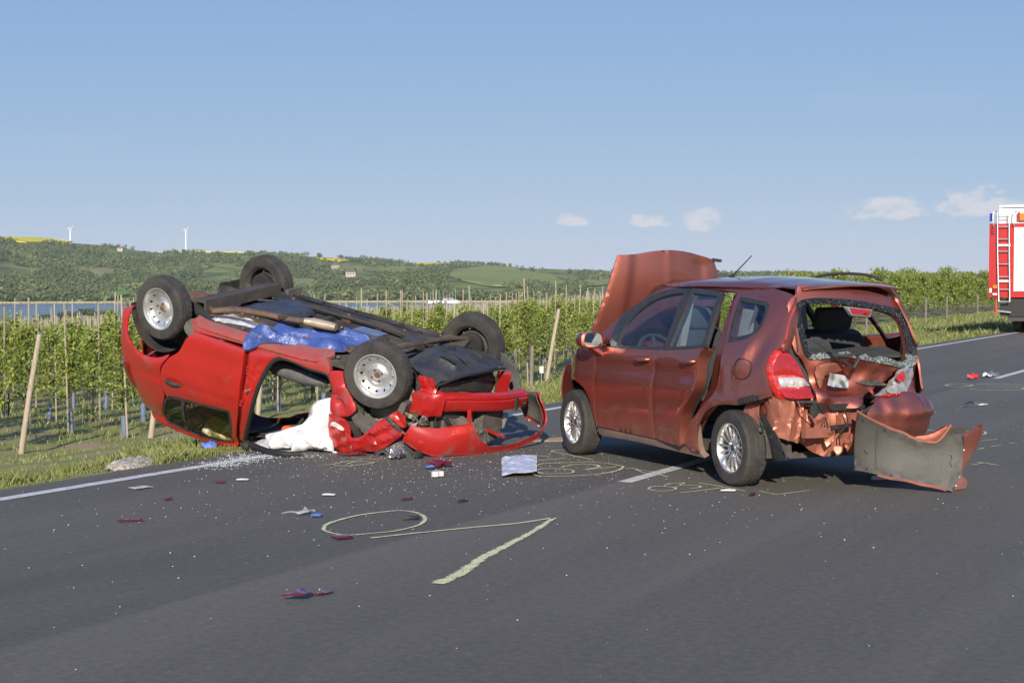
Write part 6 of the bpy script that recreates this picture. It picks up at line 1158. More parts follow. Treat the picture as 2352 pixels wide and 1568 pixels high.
def rliner(cx, side, r=.37):
    P = [(cx + r * math.cos(a), .38 + r * math.sin(a)) for a in np.linspace(-.1, math.pi + .1, 22)]; V = []; F = []
    for x, z in P: V += [(x, side * .79, z), (x, side * .46, z)]
    for k in range(len(P) - 1): F.append((2 * k, 2 * k + 1, 2 * k + 3, 2 * k + 2))
    k = len(V); V += [(x, side * .46, z) for x, z in P]; F.append(tuple(range(k, k + len(P)))); mesh_obj('wheel_arch_liner', V, F, MUD, RED, True, 40)
rliner(-.03, 1); rliner(-.03, -1)
# wheels: steel rims with round vent holes
STEEL = M('silver_steel_rim', (.60, .60, .60), (.50, .50, .49), scale=7, rough=.36, metal=.75, coat=.2, col3=(.34, .30, .26), scale3=9, c3=(.62, .8))
def rprof(r): return interp(r, [0, .03, .050, .072, .080, .10, .135, .165, .180, .195], [.030, .030, .036, .036, .022, .010, .020, .048, .052, .040])
def steel_wheel(x, y, z, steer=0.0, camber=0.0, flip=False, rot0=0.0, rad=.31, w=.178, bare=True):
    hub = MB().lathe([(.001, -.10), (.11, -.10), (.125, -.08), (.125, -.02), (.05, .0), (.001, .0)], 32).build('wheel', MUD, RED); hub.location = (x, y, z); hub.rotation_euler = (camber, rot0, steer + (math.pi if flip else 0))
    tyre_mesh(rad, w).build('tyre', TYRE, hub, sharp=30); barrel(rad, w).build('rim', STEEL if not flip else DARKM, hub, sharp=40)
    circ = lambda cx, cy, r, n: [(cx + r * math.cos(2 * math.pi * k / n), cy + r * math.sin(2 * math.pi * k / n)) for k in range(n)]
    holes = [circ(.148 * math.cos(a), .148 * math.sin(a), .0115, 10) for a in np.linspace(0, 2 * math.pi, 13)[:-1]]
    panel('rim_disc', circ(0, 0, .195, 48), lambda u, v: (u, rprof(math.hypot(u, v)), v), STEEL if not flip else DARKM, hub, holes=holes, flip=True, step=.018, thick=.006, edge=0)
    MB().lathe([(.001, .036), (.018, .036), (.022, .033), (.03, .030)], 18).build('hub_nut', IRON, hub)
    b = MB()
    for k in range(4): a = k * math.pi / 2 + .6; b.lathe([(.001, .052), (.008, .052), (.010, .034)], 8, 'y', (.052 * math.cos(a), 0, .052 * math.sin(a)))
    b.build('wheel_bolt', IRON, hub); MB().tube([(.178, .05, .03), (.19, .062, .032)], .005, 6).build('valve', RUB, hub); return hub
steel_wheel(0, .765, .31, R(2), R(0), rot0=.3); steel_wheel(2.58, .775, .315, R(-13), R(2), rot0=1.1); steel_wheel(0, -.745, .31, flip=True); steel_wheel(2.59, -.745, .315, R(-10), R(-2), flip=True, rot0=.6)

# ================================================================= THINGS ON AND BESIDE THE ROAD
def chalkmat():
    m = bpy.data.materials.new('yellow_chalk'); m.use_nodes = True; t = m.node_tree; b = t.nodes['Principled BSDF']; b.inputs['Base Color'].default_value = (.62, .60, .34, 1); b.inputs['Roughness'].default_value = .95
    c = N(t, 'ShaderNodeTexCoord').outputs['Object']; n = N(t, 'ShaderNodeTexNoise'); n.inputs['Scale'].default_value = 75; n.inputs['Detail'].default_value = 4; n.inputs['Roughness'].default_value = .7; t.links.new(c, n.inputs['Vector'])
    n2 = N(t, 'ShaderNodeTexNoise'); n2.inputs['Scale'].default_value = 9; t.links.new(c, n2.inputs['Vector']); ed = N(t, 'ShaderNodeAttribute', attribute_name='shade')
    f = math_n(t, 'ADD', math_n(t, 'MULTIPLY', n.outputs[0], 1.3), math_n(t, 'MULTIPLY', n2.outputs[0], .45)); f = math_n(t, 'SUBTRACT', f, math_n(t, 'MULTIPLY', ed.outputs['Fac'], .60))
    r = N(t, 'ShaderNodeMapRange'); r.inputs[1].default_value = .66; r.inputs[2].default_value = .80; t.links.new(f, r.inputs[0])
    tr = N(t, 'ShaderNodeBsdfTransparent'); ms = N(t, 'ShaderNodeMixShader'); t.links.new(r.outputs[0], ms.inputs[0]); t.links.new(tr.outputs[0], ms.inputs[1]); t.links.new(b.outputs[0], ms.inputs[2]); t.links.new(ms.outputs[0], t.nodes['Material Output'].inputs[0]); return m
CHALK = chalkmat()
def ribbon(strokes, mat, name, label, cat='chalk mark', z=.006, parent=None):
    V = []; F = []; S = []
    for pts, w in strokes:
        P = np.array(spl(pts, 6, False)); n = len(P); T = np.gradient(P, axis=0); T /= np.linalg.norm(T, axis=1, keepdims=True) + 1e-9; Nn = np.c_[-T[:, 1], T[:, 0]]; k0 = len(V)
        for i in range(n):
            ww = 1.38 * (w if not callable(w) else w(i / (n - 1))) * (.85 + .3 * noise.noise(Vector((P[i, 0] * 9, P[i, 1] * 9, 0)))) / 2
            for q in (-1, -.35, .35, 1): p = P[i] + Nn[i] * ww * q; V.append((p[0], p[1], z)); S.append(1.0 if abs(q) > .9 else 0.0)
        for i in range(n - 1):
            for q in range(3): F.append((k0 + i * 4 + q, k0 + i * 4 + q + 1, k0 + i * 4 + q + 5, k0 + i * 4 + q + 4))
    V = np.array(V); c = V.mean(0); c[2] = 0; o = fast_mesh(name, V - c, F, mat, S, parent); o.location = c; return tag(o, label, cat)
CH = [
 ('big yellow chalk zero drawn in the foreground', [([(-1.19, 10.25), (-1.19, 10.47), (-1.12, 10.68), (-1.02, 10.87), (-.89, 11.0), (-.77, 11.08), (-.67, 11.02), (-.6, 10.87), (-.57, 10.68), (-.59, 10.47), (-.65, 10.32), (-.74, 10.19), (-.85, 10.11), (-.98, 10.04), (-1.08, 10.07), (-1.15, 10.16), (-1.19, 10.25)], lambda t: .045 if t < .55 else .032)]),
 ('big yellow chalk seven with a broad smeared leg', [([(-.86, 9.92), (-.58, 10.12), (-.28, 10.32), (.03, 10.51), (.28, 10.76)], .045), ([(.28, 10.76), (.13, 10.17), (-.02, 9.68), (-.16, 9.23), (-.28, 8.72), (-.39, 8.44)], lambda t: .05 + .075 * t)]),
 ('yellow chalk arrow beside the edge line under the red car', [([(-2.47, 13.96), (-2.32, 14.17), (-2.29, 14.24)], .05), ([(-2.44, 13.81), (-2.26, 13.78)], .035)]),
 ('thin yellow chalk line in front of the white cloth', [([(-2.08, 14.42), (-1.72, 14.31)], .03)]),
 ('looped yellow chalk scribble in front of the crumpled red wing', [([(-1.61, 13.75), (-1.53, 13.8), (-1.42, 14.02), (-1.29, 14.12)], .03), ([(-1.5, 13.74), (-1.38, 13.68), (-1.27, 13.8), (-1.18, 13.95), (-1.29, 14.02), (-1.37, 13.95), (-1.4, 13.86)], .03), ([(-1.42, 14.33), (-1.15, 14.17)], .025)]),
 ('small yellow chalk nine with crossing lines between the two cars', [([(-.07, 14.24), (-.02, 14.35), (.08, 14.35), (.15, 14.24), (.1, 14.14), (-.02, 14.13), (-.07, 14.24)], .03), ([(.16, 14.53), (.34, 14.39)], .025), ([(.06, 13.96), (.48, 14.3)], .03), ([(.51, 14.97), (.36, 14.87), (.55, 14.46), (.7, 14.17)], .03)]),
 ('yellow chalk oval enclosing the number 02 by the front wheel', [([(.16, 13.35), (.2, 13.65), (.26, 13.85), (.47, 13.94), (.65, 13.99), (.8, 13.89), (.9, 13.73), (.93, 13.63), (.87, 13.39), (.76, 13.2), (.62, 13.08), (.44, 13.0), (.24, 12.98), (.18, 13.1), (.16, 13.35)], .034), ([(.19, 13.35), (.25, 13.49), (.38, 13.51), (.48, 13.43), (.5, 13.3), (.47, 13.2), (.35, 13.16), (.25, 13.16), (.19, 13.35)], .03), ([(.41, 13.6), (.5, 13.76), (.6, 13.82), (.7, 13.78), (.73, 13.66), (.69, 13.56), (.6, 13.43), (.87, 13.63)], .034)]),
 ('short yellow chalk tick crossing the white centre dash', [([(.94, 13.5), (1.0, 13.52), (1.07, 13.39), (1.18, 13.29)], .028), ([(1.0, 13.56), (1.07, 13.22), (1.14, 13.2), (1.24, 12.94)], .026)]),
 ('yellow chalk number 03 in front of the copper rear wheel', [([(1.02, 12.23), (1.06, 12.34), (1.14, 12.37), (1.21, 12.32), (1.23, 12.23), (1.18, 12.13), (1.11, 12.09), (1.05, 12.13), (1.02, 12.23)], .026), ([(1.18, 12.46), (1.24, 12.54), (1.33, 12.57), (1.28, 12.43), (1.4, 12.43), (1.43, 12.36), (1.4, 12.28), (1.34, 12.25)], .026)]),
 ('crossed yellow chalk strokes right of the number 03', [([(1.44, 12.56), (1.54, 12.43), (1.61, 12.3), (1.73, 12.09)], .026), ([(1.24, 12.0), (1.41, 12.13), (1.62, 12.32)], .026)]),
 ('angled yellow chalk corner mark below the rear wheel', [([(1.83, 12.09), (1.93, 11.89, 1), (2.21, 12.13)], .026)]),
 ('flat yellow chalk oval on the far lane behind the copper car', [([(6.31, 23.81), (6.48, 24.08), (6.65, 24.08), (6.71, 23.81), (6.5, 23.55), (6.34, 23.55), (6.31, 23.81)], .05)]),
 ('long curved yellow chalk figure on the far lane at the right', [([(6.84, 24.05), (7.2, 24.08), (7.46, 23.81)], .05), ([(6.44, 23.01), (6.73, 22.77), (7.15, 22.96), (7.28, 23.29), (7.12, 23.49), (6.85, 23.57)], .05)]),
 ('yellow chalk curve half hidden by the torn bumper', [([(4.14, 16.75), (4.28, 16.92), (4.38, 16.81), (4.8, 16.75), (4.82, 16.62), (4.74, 16.42), (4.6, 16.38)], .035)]),
 ('thin yellow chalk stroke right of the torn bumper, farthest of the short strokes', [([(4.53, 15.76), (4.75, 15.97)], .026)]),
 ('short yellow chalk dash right of the torn bumper, middle of its broken row', [([(4.47, 15.25), (4.61, 15.38)], .03)]),
 ('tiny yellow chalk dash touching the torn bumper end', [([(4.3, 15.03), (4.38, 15.14)], .03)]),
 ('tiny yellow chalk dash ending the broken row at the right', [([(4.72, 15.53), (4.81, 15.59)], .03)]),
 ('small forked yellow chalk mark at the torn bumper end', [([(3.89, 13.77), (4.03, 13.93, 1), (4.1, 13.74)], .028), ([(3.99, 14.0), (4.03, 13.93)], .028)])]
for lb, st_ in CH: ribbon(st_, CHALK, 'chalk_mark', lb)
# glass crumbs
def crumbs(name, label, n, spots, size, mat, seed):
    r = np.random.default_rng(seed); P = []
    for (x, y, sx, sy, w) in spots: k = int(n * w); P.append(np.c_[x + r.normal(size=k) * sx, y + r.normal(size=k) * sy])
    P = np.concatenate(P); m = len(P); s = size * (.5 + r.random(m) ** 2 * 1.3); a = r.random(m) * 6.28; V = []
    c, sn = np.cos(a), np.sin(a); hz = s * (.5 + .6 * r.random(m))
    for zz in (0, 1):
        for dx, dy in ((-1, -.8), (1, -.6), (.8, 1), (-1, .7)): V.append(np.c_[P[:, 0] + (c * dx - sn * dy) * s * (1 - .3 * zz), P[:, 1] + (sn * dx + c * dy) * s * (1 - .3 * zz), .004 + zz * hz])
    V = np.stack(V, 1).reshape(-1, 3); b = np.arange(m)[:, None] * 8; F = np.concatenate([b + np.array(f) for f in ((0, 1, 5, 4), (1, 2, 6, 5), (2, 3, 7, 6), (3, 0, 4, 7), (4, 5, 6, 7))])
    return tag(fast_mesh(name, V, F, mat), label, 'glass', kind='stuff')
CRUMB = M('glass_crumb', (.48, .52, .52), (.24, .28, .28), scale=60, rough=.15, spec=.8, contrast=(.4, .6))
crumbs('glass_crumbs', 'tiny crumbs of shattered glass strewn over the road', 2000, [(-1.2, 13.9, .8, .7, .26), (-.4, 12.9, 1.1, 1.0, .20), (.3, 14.2, .8, .9, .16), (-1.0, 11.4, 1.5, 1.3, .14), (1.6, 12.0, .9, .9, .05), (-2.2, 9.8, 1.2, 1.6, .05), (0, 9.5, 1.6, 1.8, .04), (5.2, 19.5, 1.2, 3.0, .14), (4.6, 15, .8, 1.4, .06), (2.6, 10.5, .9, 1.5, .03)], .0031, CRUMB, 5)
crumbs('glass_heap', 'pale heap of crushed window glass at the roof edge of the red car', 1000, [(-2.36, 14.15, .12, .26, .5), (-2.12, 14.42, .22, .10, .3), (-2.5, 13.75, .10, .16, .2)], .0045, CRUMB, 8)
# small debris, each piece its own thing
def scrap(name, outline, loc, mat, label, cat, rotz=0.0, thick=.012, amp=.012, lam=.1, arch=.0, tilt=(0, 0), seed=1, step=.02):
    o = panel(name, spl(outline, 3), lambda u, v: (u, v, arch * (1 - (u / .12) ** 2) if arch else 0.0), mat, None, disp=lambda u, v, d: crumple(u, v, amp, lam, seed), step=step, thick=thick, sharp=25)
    o.location = (*loc, .012 + thick + amp); o.rotation_euler = (tilt[0], tilt[1], rotz); return tag(o, label, cat)
RSH = M('red_lens_shard', (.12, .007, .012), (.07, .006, .012), scale=20, rough=.1, coat=1); WSH = M('white_plastic', (.50, .50, .49), rough=.4); BSH = M('black_shard', (.02, .02, .02), rough=.4); CSH = glassmat('clear_shard', (.85, .87, .88), haze=((.6, .62, .64), .3, 12)); BLS = M('blue_shard', (.05, .14, .36), rough=.25)
leaf_o = [(-.10, -.01), (-.02, .03), (.08, .035), (.11, .02), (.03, -.02), (-.05, -.025)]
scrap('lens_shard', [(-.09, .0, 1), (-.02, .045), (.08, .05, 1), (.02, -.05, 1)], (-1.05, 8.0), RSH, 'large dark red lens shard lowest on the foreground road', 'shard', .3, .008, .01, arch=.02)
scrap('lens_shard', [(-.06, -.01, 1), (.0, .02), (.07, .02, 1), (.01, -.015)], (-.95, 8.13), RSH, 'narrow red lens shard touching the lowest large one', 'shard', .5, .006, .006)
scrap('lens_shard', [(-.06, .02, 1), (.07, .035, 1), (.07, -.02, 1), (-.02, -.045, 1)], (-1.04, 9.88), RSH, 'square red lens shard just below the big chalk zero', 'shard', .1, .01, .008)
scrap('lens_strip', [(-.085, -.008, 1), (.085, .006, 1), (.08, .02, 1), (-.08, .008, 1)], (-2.48, 10.57), RSH, 'thin straight red plastic strip at the left foreground', 'shard', .25, .01, .004)
scrap('clear_shard', [(-.14, -.03, 1), (-.02, -.02), (.06, .06), (.11, .04), (.04, -.04)], (-1.41, 10.88), CSH, 'curved clear plastic shard left of the big chalk zero', 'shard', .4, .006, .02)
scrap('blue_shard', [(-.03, -.015), (.03, -.02), (.035, .015), (-.02, .02)], (-1.30, 10.79), BLS, 'small blue plastic piece beside the curved clear shard', 'shard', 0, .012, .006)
scrap('lamp_fragment', [(-.06, -.01), (.0, .015), (.06, .01), (.02, -.02)], (-.66, 10.66), BSH, 'dark fragment inside the right end of the chalk zero', 'shard', .2, .012, .008)
scrap('lens_cluster', [(-.10, -.04, 1), (-.03, .06), (.06, .07), (.12, -.01, 1), (.0, -.06)], (-.62, 13.6), RSH, 'cluster of red lens pieces in front of the red bumper', 'shard', .2, .02, .025, .07, seed=4)
scrap('blue_shard', [(-.04, -.02), (.03, -.03), (.03, .02), (-.03, .03)], (-.68, 13.5), BLS, 'bluish shard at the left of the red lens cluster', 'shard', .6, .015, .01)
scrap('plastic_stopper', [(-.025, -.02), (.02, -.025), (.03, .0), (.07, .005), (.07, .02), (.02, .025), (-.025, .02)], (-.61, 12.93), WSH, 'small white plastic cap with a tab, centre of the road', 'cap', .3, .04, .003)
scrap('black_shard', [(-.12, -.06, 1), (.0, .03), (.11, -.03, 1), (.0, .0)], (5.56, 19.8), BSH, 'curved black trim piece on the far lane behind the copper car', 'trim', .3, .015, .02, arch=.03)
scrap('pale_shard', [(-.08, -.02), (.06, .03), (.1, .0), (.0, -.04)], (5.75, 20.05), WSH, 'pale shard beside the curved black trim piece', 'shard', .2, .01, .012)
scrap('red_scrap', [(-.10, -.04), (.0, .05), (.1, .02), (.05, -.05)], (7.08, 25.13), M('bright_red_scrap', (.5, .03, .02), rough=.4), 'bright red scrap on the far lane near the centre dash', 'scrap', .1, .04, .03)
scrap('silver_scrap', [(-.14, -.03), (.0, .05), (.15, .02), (.05, -.05)], (7.5, 25.6), FOILM, 'crumpled silver scrap at the tip of the far centre dash', 'scrap', .1, .04, .03)
scrap('fixing_clip', [(-.05, -.015), (.05, -.012), (.05, .015), (-.05, .012)], (2.86, 12.72), WSH, 'white fixing clip below the torn bumper', 'clip', .2, .03, .004)
scrap('white_sliver', [(-.05, -.008), (.04, -.01), (.05, .01), (-.04, .012)], (1.60, 12.06), WSH, 'white sliver in front of the copper rear tyre', 'shard', 0, .01, .004)
scrap('paper_scrap', [(-.09, .0, 1), (.0, .09, 1), (.08, .07, 1), (-.02, -.08, 1)], (-2.79, 12.24), M('grey_paper', (.42, .41, .41), rough=.8), 'flat grey diamond-shaped sheet beside the edge line', 'paper', .0, .003, .003)
for i, (x, y, lb) in enumerate([(-1.33, 11.82, 'white sliver on the road left of centre, below the red lens cluster'), (-2.1, 12.7, 'white strip on the road right of the grey sheet'), (-2.25, 12.55, 'thin dark red strip right of the grey sheet'), (-.75, 11.6, 'tiny dark red shard above the chalk zero'), (-.35, 11.5, 'grey fragment above the chalk seven bar'), (1.75, 11.85, 'dark red sliver below the rear wheel'), (-2.45, 11.6, 'small dark red shard left foreground, nearest the edge line')]):
    scrap('road_fragment', [(-.045, -.01), (.03, -.014), (.045, .008), (-.03, .014)], (x, y), (WSH, WSH, RSH, RSH, BSH, RSH, RSH)[i], lb, 'shard', .2 * i, .008, .006)
# crushed foil sheet
fo_ = panel('foil_sheet', [(-.15, -.42), (.13, -.36), (.14, .46), (-.16, .40)], lambda u, v: (u, v, .03 * math.sin((u + .15) * 7) * (1 - abs(v) / .9) + .02 + .05 * (v + .42)), FOILM if False else M('silver_foil', (.74, .75, .78), (.58, .58, .62), scale=5, rough=.3, rough2=.5, metal=.55), None, disp=lambda u, v, d: crumple(u, v, .012, .10, 9, 5), step=.024, thick=.003, sharp=22)
fo_.location = (.07, 13.33, .012); tag(fo_, 'crinkled silver foil sheet lying between the two cars', 'foil')
# netting on the verge
nm = bpy.data.materials.new('pale_netting'); nm.use_nodes = True
o = panel('netting_heap', spl([(-.22, -.1), (-.1, .22), (.12, .26), (.26, .1), (.2, -.12), (.0, -.24)], 4), lambda u, v: (u, v, 0), M('pale_netting_cloth', (.34, .31, .28), (.18, .14, .11), scale=26, rough=.9, contrast=(.46, .6)), None, disp=lambda u, v, d: .04 * min(1, d / .12) + crumple(u, v, .018, .10, 3), step=.03, thick=.03, sharp=30)
s_, d_ = sdof(-3.25, 14.0); o.location = (-3.25, 14.0, float(G(s_, d_)) + .04); tag(o, 'heap of pale brownish netting on the grass beside the edge line', 'netting')
# torn bumper cover leaning behind the copper car
A0 = Vector((2.50, 12.05, 0)); bd = Vector((.745, -.032, 0)).normalized(); bn = Vector((-bd.y, bd.x, 0))       # bn points away from the camera side
BUMP_IN = M('bumper_inside', (.040, .035, .029), (.052, .046, .038), scale=3, rough=.6, bump=.1, bscale=40, col3=(.03, .027, .023), scale3=4, c3=(.56, .70))
tb = empty('torn_bumper_cover', (2.50, 12.05, 0), label='torn copper rear bumper cover standing on edge, grey inside facing out', cat='bumper')
def sh_s(off=0.0):
    def f(u, v):
        w = .07 * math.sin(u * 4.2 + .2) + .05 * math.sin((v - .1) * 6) + .10 * max(0, u - .60) + off; p = bd * u + bn * w; return (p.x, p.y, max(.008, v))
    return f
sheet = spl([(.053, .594, 1), (.143, .54), (.23, .495), (.313, .459), (.403, .430), (.475, .392), (.56, .368), (.635, .363), (.671, .388), (.71, .44), (.741, .492, 1), (.80, .487), (.862, .472, 1), (.812, .42), (.832, .353), (.830, .263), (.81, .154), (.746, .012, 1), (.621, .045), (.42, .085), (.209, .124), (.10, .15), (.035, .159, 1), (.04, .38)], 3)
skin_i = panel('bumper_skin', sheet, sh_s(0), BUMP_IN, tb, disp=lambda u, v, d: .006 * noise.noise(Vector((u * 6, v * 6, 2))) + (.010 if d < .02 else 0), step=.028, thick=.006, flip=False)
panel('bumper_outer_face', inset(sheet, .003), sh_s(.012), PAINT, tb, step=.05, thick=.003, flip=True)
edge_t = spl3([(*sh_s(.0)(u, v)[:2], v + .006) for u, v in ((.053, .594), (.143, .54), (.313, .459), (.403, .430), (.475, .392), (.56, .368), (.635, .363), (.671, .388), (.71, .44), (.741, .492))], 4)
MB().tube(edge_t, [.010] * len(edge_t), 6).build('bumper_rim', PAINT2, tb)
panel('wheel_arch_return', spl([(.47, .395, 1), (.54, .405), (.62, .425), (.70, .47), (.76, .50, 1), (.745, .49), (.71, .43), (.66, .38), (.60, .36), (.54, .362)], 3), sh_s(.05), PAINT, tb, step=.02, thick=.05)
eb = [(.209, .124), (.30, .10), (.42, .085), (.52, .06), (.621, .045), (.70, .025)]
mb = MB().tube(spl3([(*sh_s(-.012)(u, v)[:2], v) for u, v in eb], 4), .012, 6).build('torn_lower_edge', PAINT2, tb)
for k, (u0, v0, u1, v1) in enumerate(((.20, .16, .215, .46),)): MB().tube([sh_s(-.008)(u0 + (u1 - u0) * q / 5, v0 + (v1 - v0) * q / 5) for q in range(6)], .006, 6).build('moulded_rib', BUMP_IN, tb)
for k, (u, v) in enumerate(((.10, .53), (.27, .455), (.13, .17), (.31, .12))): p = Vector(sh_s(-.014)(u, v)); MB().lathe([(.001, -.003), (.006, -.002), (.008, .004)], 10, 'y', p).build('clip_hole', RUB, tb)
for k, pts in enumerate(([(.115, .31), (.125, .29), (.14, .275)], [(.74, .28), (.75, .25), (.735, .22), (.75, .19)])): MB().tube(spl3([sh_s(-.009)(u, v) for u, v in pts], 4), .0022, 5).build('crack', RUB, tb)
f0 = Vector((3.10, 11.98, 0)) - A0; fd_ = Vector((.40, .27, 0)).normalized(); fn_ = Vector((-fd_.y, fd_.x, 0))
def fl_s(u, v): w = .03 * math.sin(v * 9); p = f0 + fd_ * u + fn_ * w; return (p.x, p.y, max(.010, v))
panel('bumper_end_flap', spl([(.509, .497, 1), (.40, .455), (.293, .408, 1), (.335, .337), (.330, .246), (.298, .138), (.199, .012, 1), (.28, .010), (.36, .018), (.387, .068), (.338, .117), (.40, .20), (.465, .283), (.498, .364)], 3), fl_s, PAINT, tb, step=.025, thick=.012, disp=lambda u, v, d: .006 * noise.noise(Vector((u * 6, v * 6, 0))), flip=False)
m = MB()
for u, v in ((.25, .04), (.30, .10), (.335, .30), (.325, .20)): p = Vector(fl_s(u, v)); m.lathe([(.001, -.014), (.008, -.013), (.010, -.004)], 8, 'y', p)
m.build('bumper_rivet', ALLOY, tb)['kind'] = 'stuff'
# white sheet, plastic bags, orange bag, tarp: all lie on or in the red car
def draped(name, outline, y0, depth, mat, label, cat, fold, step=.03, thick=.03, rad=.14, clampz=True):
    def sf(u, v): return (u, y0(u, v) if callable(y0) else y0, min(v, GL(u, .95) - .012) if clampz else v)
    o = panel(name, spl(outline, 3), sf, mat, None, flip=True, disp=lambda u, v, d: depth * min(1, d / rad) ** .55 + fold(u, v) * min(1, .25 + d / .05), step=step, thick=thick, edge=0)
    o.matrix_world = RM; return tag(o, label, cat)
def wfold(u, v):
    a = math.atan2(v - .62, u - 2.10); return .05 * math.sin(a * 17 + 2.5 * noise.noise(Vector((u * 3, v * 3, 0)))) + crumple(u, v, .050, .13, 14, 5) + .03 * noise.noise(Vector((u * 6, v * 6, 4)))
WSHEET = M('white_sheet', (.70, .70, .72), (.62, .62, .65), scale=4, rough=.85, bump=.25, bscale=25, trans=.12)
draped('white_sheet', [(2.119, .675), (1.996, .705), (1.928, .779), (1.894, .867), (1.819, .977), (1.66, 1.07), (1.46, 1.17), (1.52, 1.22), (1.50, 1.32), (1.717, 1.28), (1.847, 1.285), (1.991, 1.22), (2.098, 1.22), (2.231, 1.18), (2.291, 1.14), (2.225, 1.10), (2.169, .968), (2.126, .848), (2.10, .76)], lambda u, v: .74 + .16 * max(0, min(1, (v - .65) / .5)), .10, WSHEET, 'white sheet hanging from the door opening of the red car', 'sheet', wfold, .02)
CLR = glassmat('clear_plastic_bag', (.90, .91, .92), ior=1.6, rough=.08, haze=((.72, .72, .74), .34, 14))
draped('plastic_bag', [(1.30, 1.42), (1.34, 1.30), (1.43, 1.22), (1.52, 1.20), (1.60, 1.24), (1.64, 1.31), (1.55, 1.36), (1.42, 1.42)], .93, .10, CLR, 'clear crumpled plastic bag at the left foot of the white sheet', 'bag', lambda u, v: crumple(u, v, .03, .10, 22, 5), .024, .02, .09)
draped('plastic_bag', [(1.72, .96), (1.74, .86), (1.82, .80), (1.92, .82), (1.90, .94), (1.84, 1.02), (1.74, 1.06)], .60, .09, CLR, 'clear plastic bag behind the white sheet inside the car', 'bag', lambda u, v: crumple(u, v, .03, .10, 23, 5), .024, .02, .09)
draped('blue_cloth', [(1.78, 1.02), (1.86, .93), (1.95, .90), (1.94, .99), (1.84, 1.08), (1.76, 1.12)], .68, .06, M('navy_cloth', (.05, .08, .20), (.09, .13, .28), scale=9, rough=.8), 'dark blue cloth behind the white sheet', 'cloth', lambda u, v: crumple(u, v, .02, .1, 24), .03)
draped('orange_bag', [(1.50, 1.23), (1.50, 1.13), (1.56, 1.10), (1.65, 1.10), (1.70, 1.13), (1.64, 1.20)], .72, .06, M('orange_plastic', (.75, .13, .03), (.62, .10, .02), scale=8, rough=.4), 'bright orange bag beside the plastic bags', 'bag', lambda u, v: crumple(u, v, .02, .1, 25), .03)
draped('yellow_cloth', [(1.98, 1.235), (2.02, 1.20), (2.09, 1.20), (2.10, 1.235), (2.04, 1.25)], .98, .03, M('yellow_foam', (.62, .38, .04), rough=.8), 'yellow scrap sticking out below the white sheet', 'cloth', lambda u, v: 0, .03)
# black seal strip and mat on the road below the door
m = MB(); m.tube(spl3([(-2.45, 15.03, .03), (-2.36, 14.93, .04), (-2.28, 14.80, .03), (-2.16, 14.55, .03), (-2.02, 14.40, .025), (-1.86, 14.42, .02)], 6), [.05, .06, .05] + [.03] * 28, 8); m.v = m.v
tag(m.build('door_seal_strip', RUB), 'black rubber seal strip lying on the road below the plastic bag', 'seal')
gb_ = panel('blue_glove', spl([(-.07, -.03), (-.03, .04), (.03, .05), (.07, .0), (.02, -.04)], 3), lambda u, v: (u, v, 0), M('blue_glove_rubber', (.10, .16, .50), rough=.5), None, disp=lambda u, v, d: .03 * min(1, d / .05) + crumple(u, v, .015, .05, 31), step=.02, thick=.03); gb_.location = (-2.78, 15.0, .06); tag(gb_, 'crumpled blue rubber glove on the grass below the rear window', 'glove')
# dark bundle of gloves and trim in front of the red wing
m_b = panel('black_bundle', spl([(-.20, -.06), (-.15, .10), (-.02, .17), (.12, .15), (.20, .05), (.17, -.12), (.02, -.16), (-.12, -.12)], 4), lambda u, v: (u, v, 0), M('black_leather', (.028, .028, .03), (.05, .048, .05), scale=9, rough=.45, bump=.4, bscale=40), None, disp=lambda u, v, d: .20 * min(1, d / .13) ** .7 + crumple(u, v, .045, .12, 41, 6), step=.022, thick=.05, sharp=35)
m_b.location = (-1.03, 14.62, .055); tag(m_b, 'black bundle of torn trim lying in front of the crumpled red wing', 'trim')
MB().tube(spl3([(-1.36, 14.80, .05), (-1.28, 14.74, .06), (-1.20, 14.70, .06), (-1.12, 14.66, .05)], 4), [.03, .045, .05, .055, .055, .055, .055, .055, .05, .05, .05, .045, .04], 10).build('brown_sleeve', M('brown_leather', (.085, .06, .05), (.12, .09, .08), scale=9, rough=.5)); tag(bpy.data.objects['brown_sleeve'], 'short brown tube left of the black bundle', 'tube')
scrap('clear_lamp_piece', [(-.06, -.03), (.0, .05), (.06, .03), (.03, -.05)], (-1.40, 14.72), CSH, 'clear crumpled lamp piece at the end of the brown tube', 'shard', .2, .02, .04, .06, seed=6)
scrap('chrome_piece', [(-.08, -.05), (.02, .06), (.10, .02), (.02, -.06)], (-1.02, 14.22), FOILM, 'shiny broken badge piece in front of the black bundle', 'badge', .5, .02, .03, .07, seed=7)
scrap('red_lens_flat', [(-.14, -.02), (.0, .05), (.13, .03), (.05, -.05)], (-1.42, 14.5), RSH, 'flat dark red lens in front of the crumpled red wing', 'shard', .1, .012, .012)
scrap('black_shard', [(-.05, -.03), (.0, .05), (.06, .02), (.02, -.04)], (-.83, 14.25), BSH, 'small black lump right of the shiny broken badge', 'shard', .4, .03, .02)
# absorbent spread by the red bumper
o = panel('absorbent_patch', spl([(-.35, -.20), (-.1, .12), (.2, .30), (.42, .42), (.36, .05), (.1, -.15), (-.15, -.24)], 4), lambda u, v: (u, v, 0), M('absorbent_granules', (.42, .29, .18), (.30, .21, .14), scale=30, rough=1, bump=.8, bscale=90), None, disp=lambda u, v, d: .008 * min(1, d / .1), step=.05, thick=.004); o.location = (.52, 16.0, .008); tag(o, 'sandy absorbent granules spread between the two cars', 'granules')
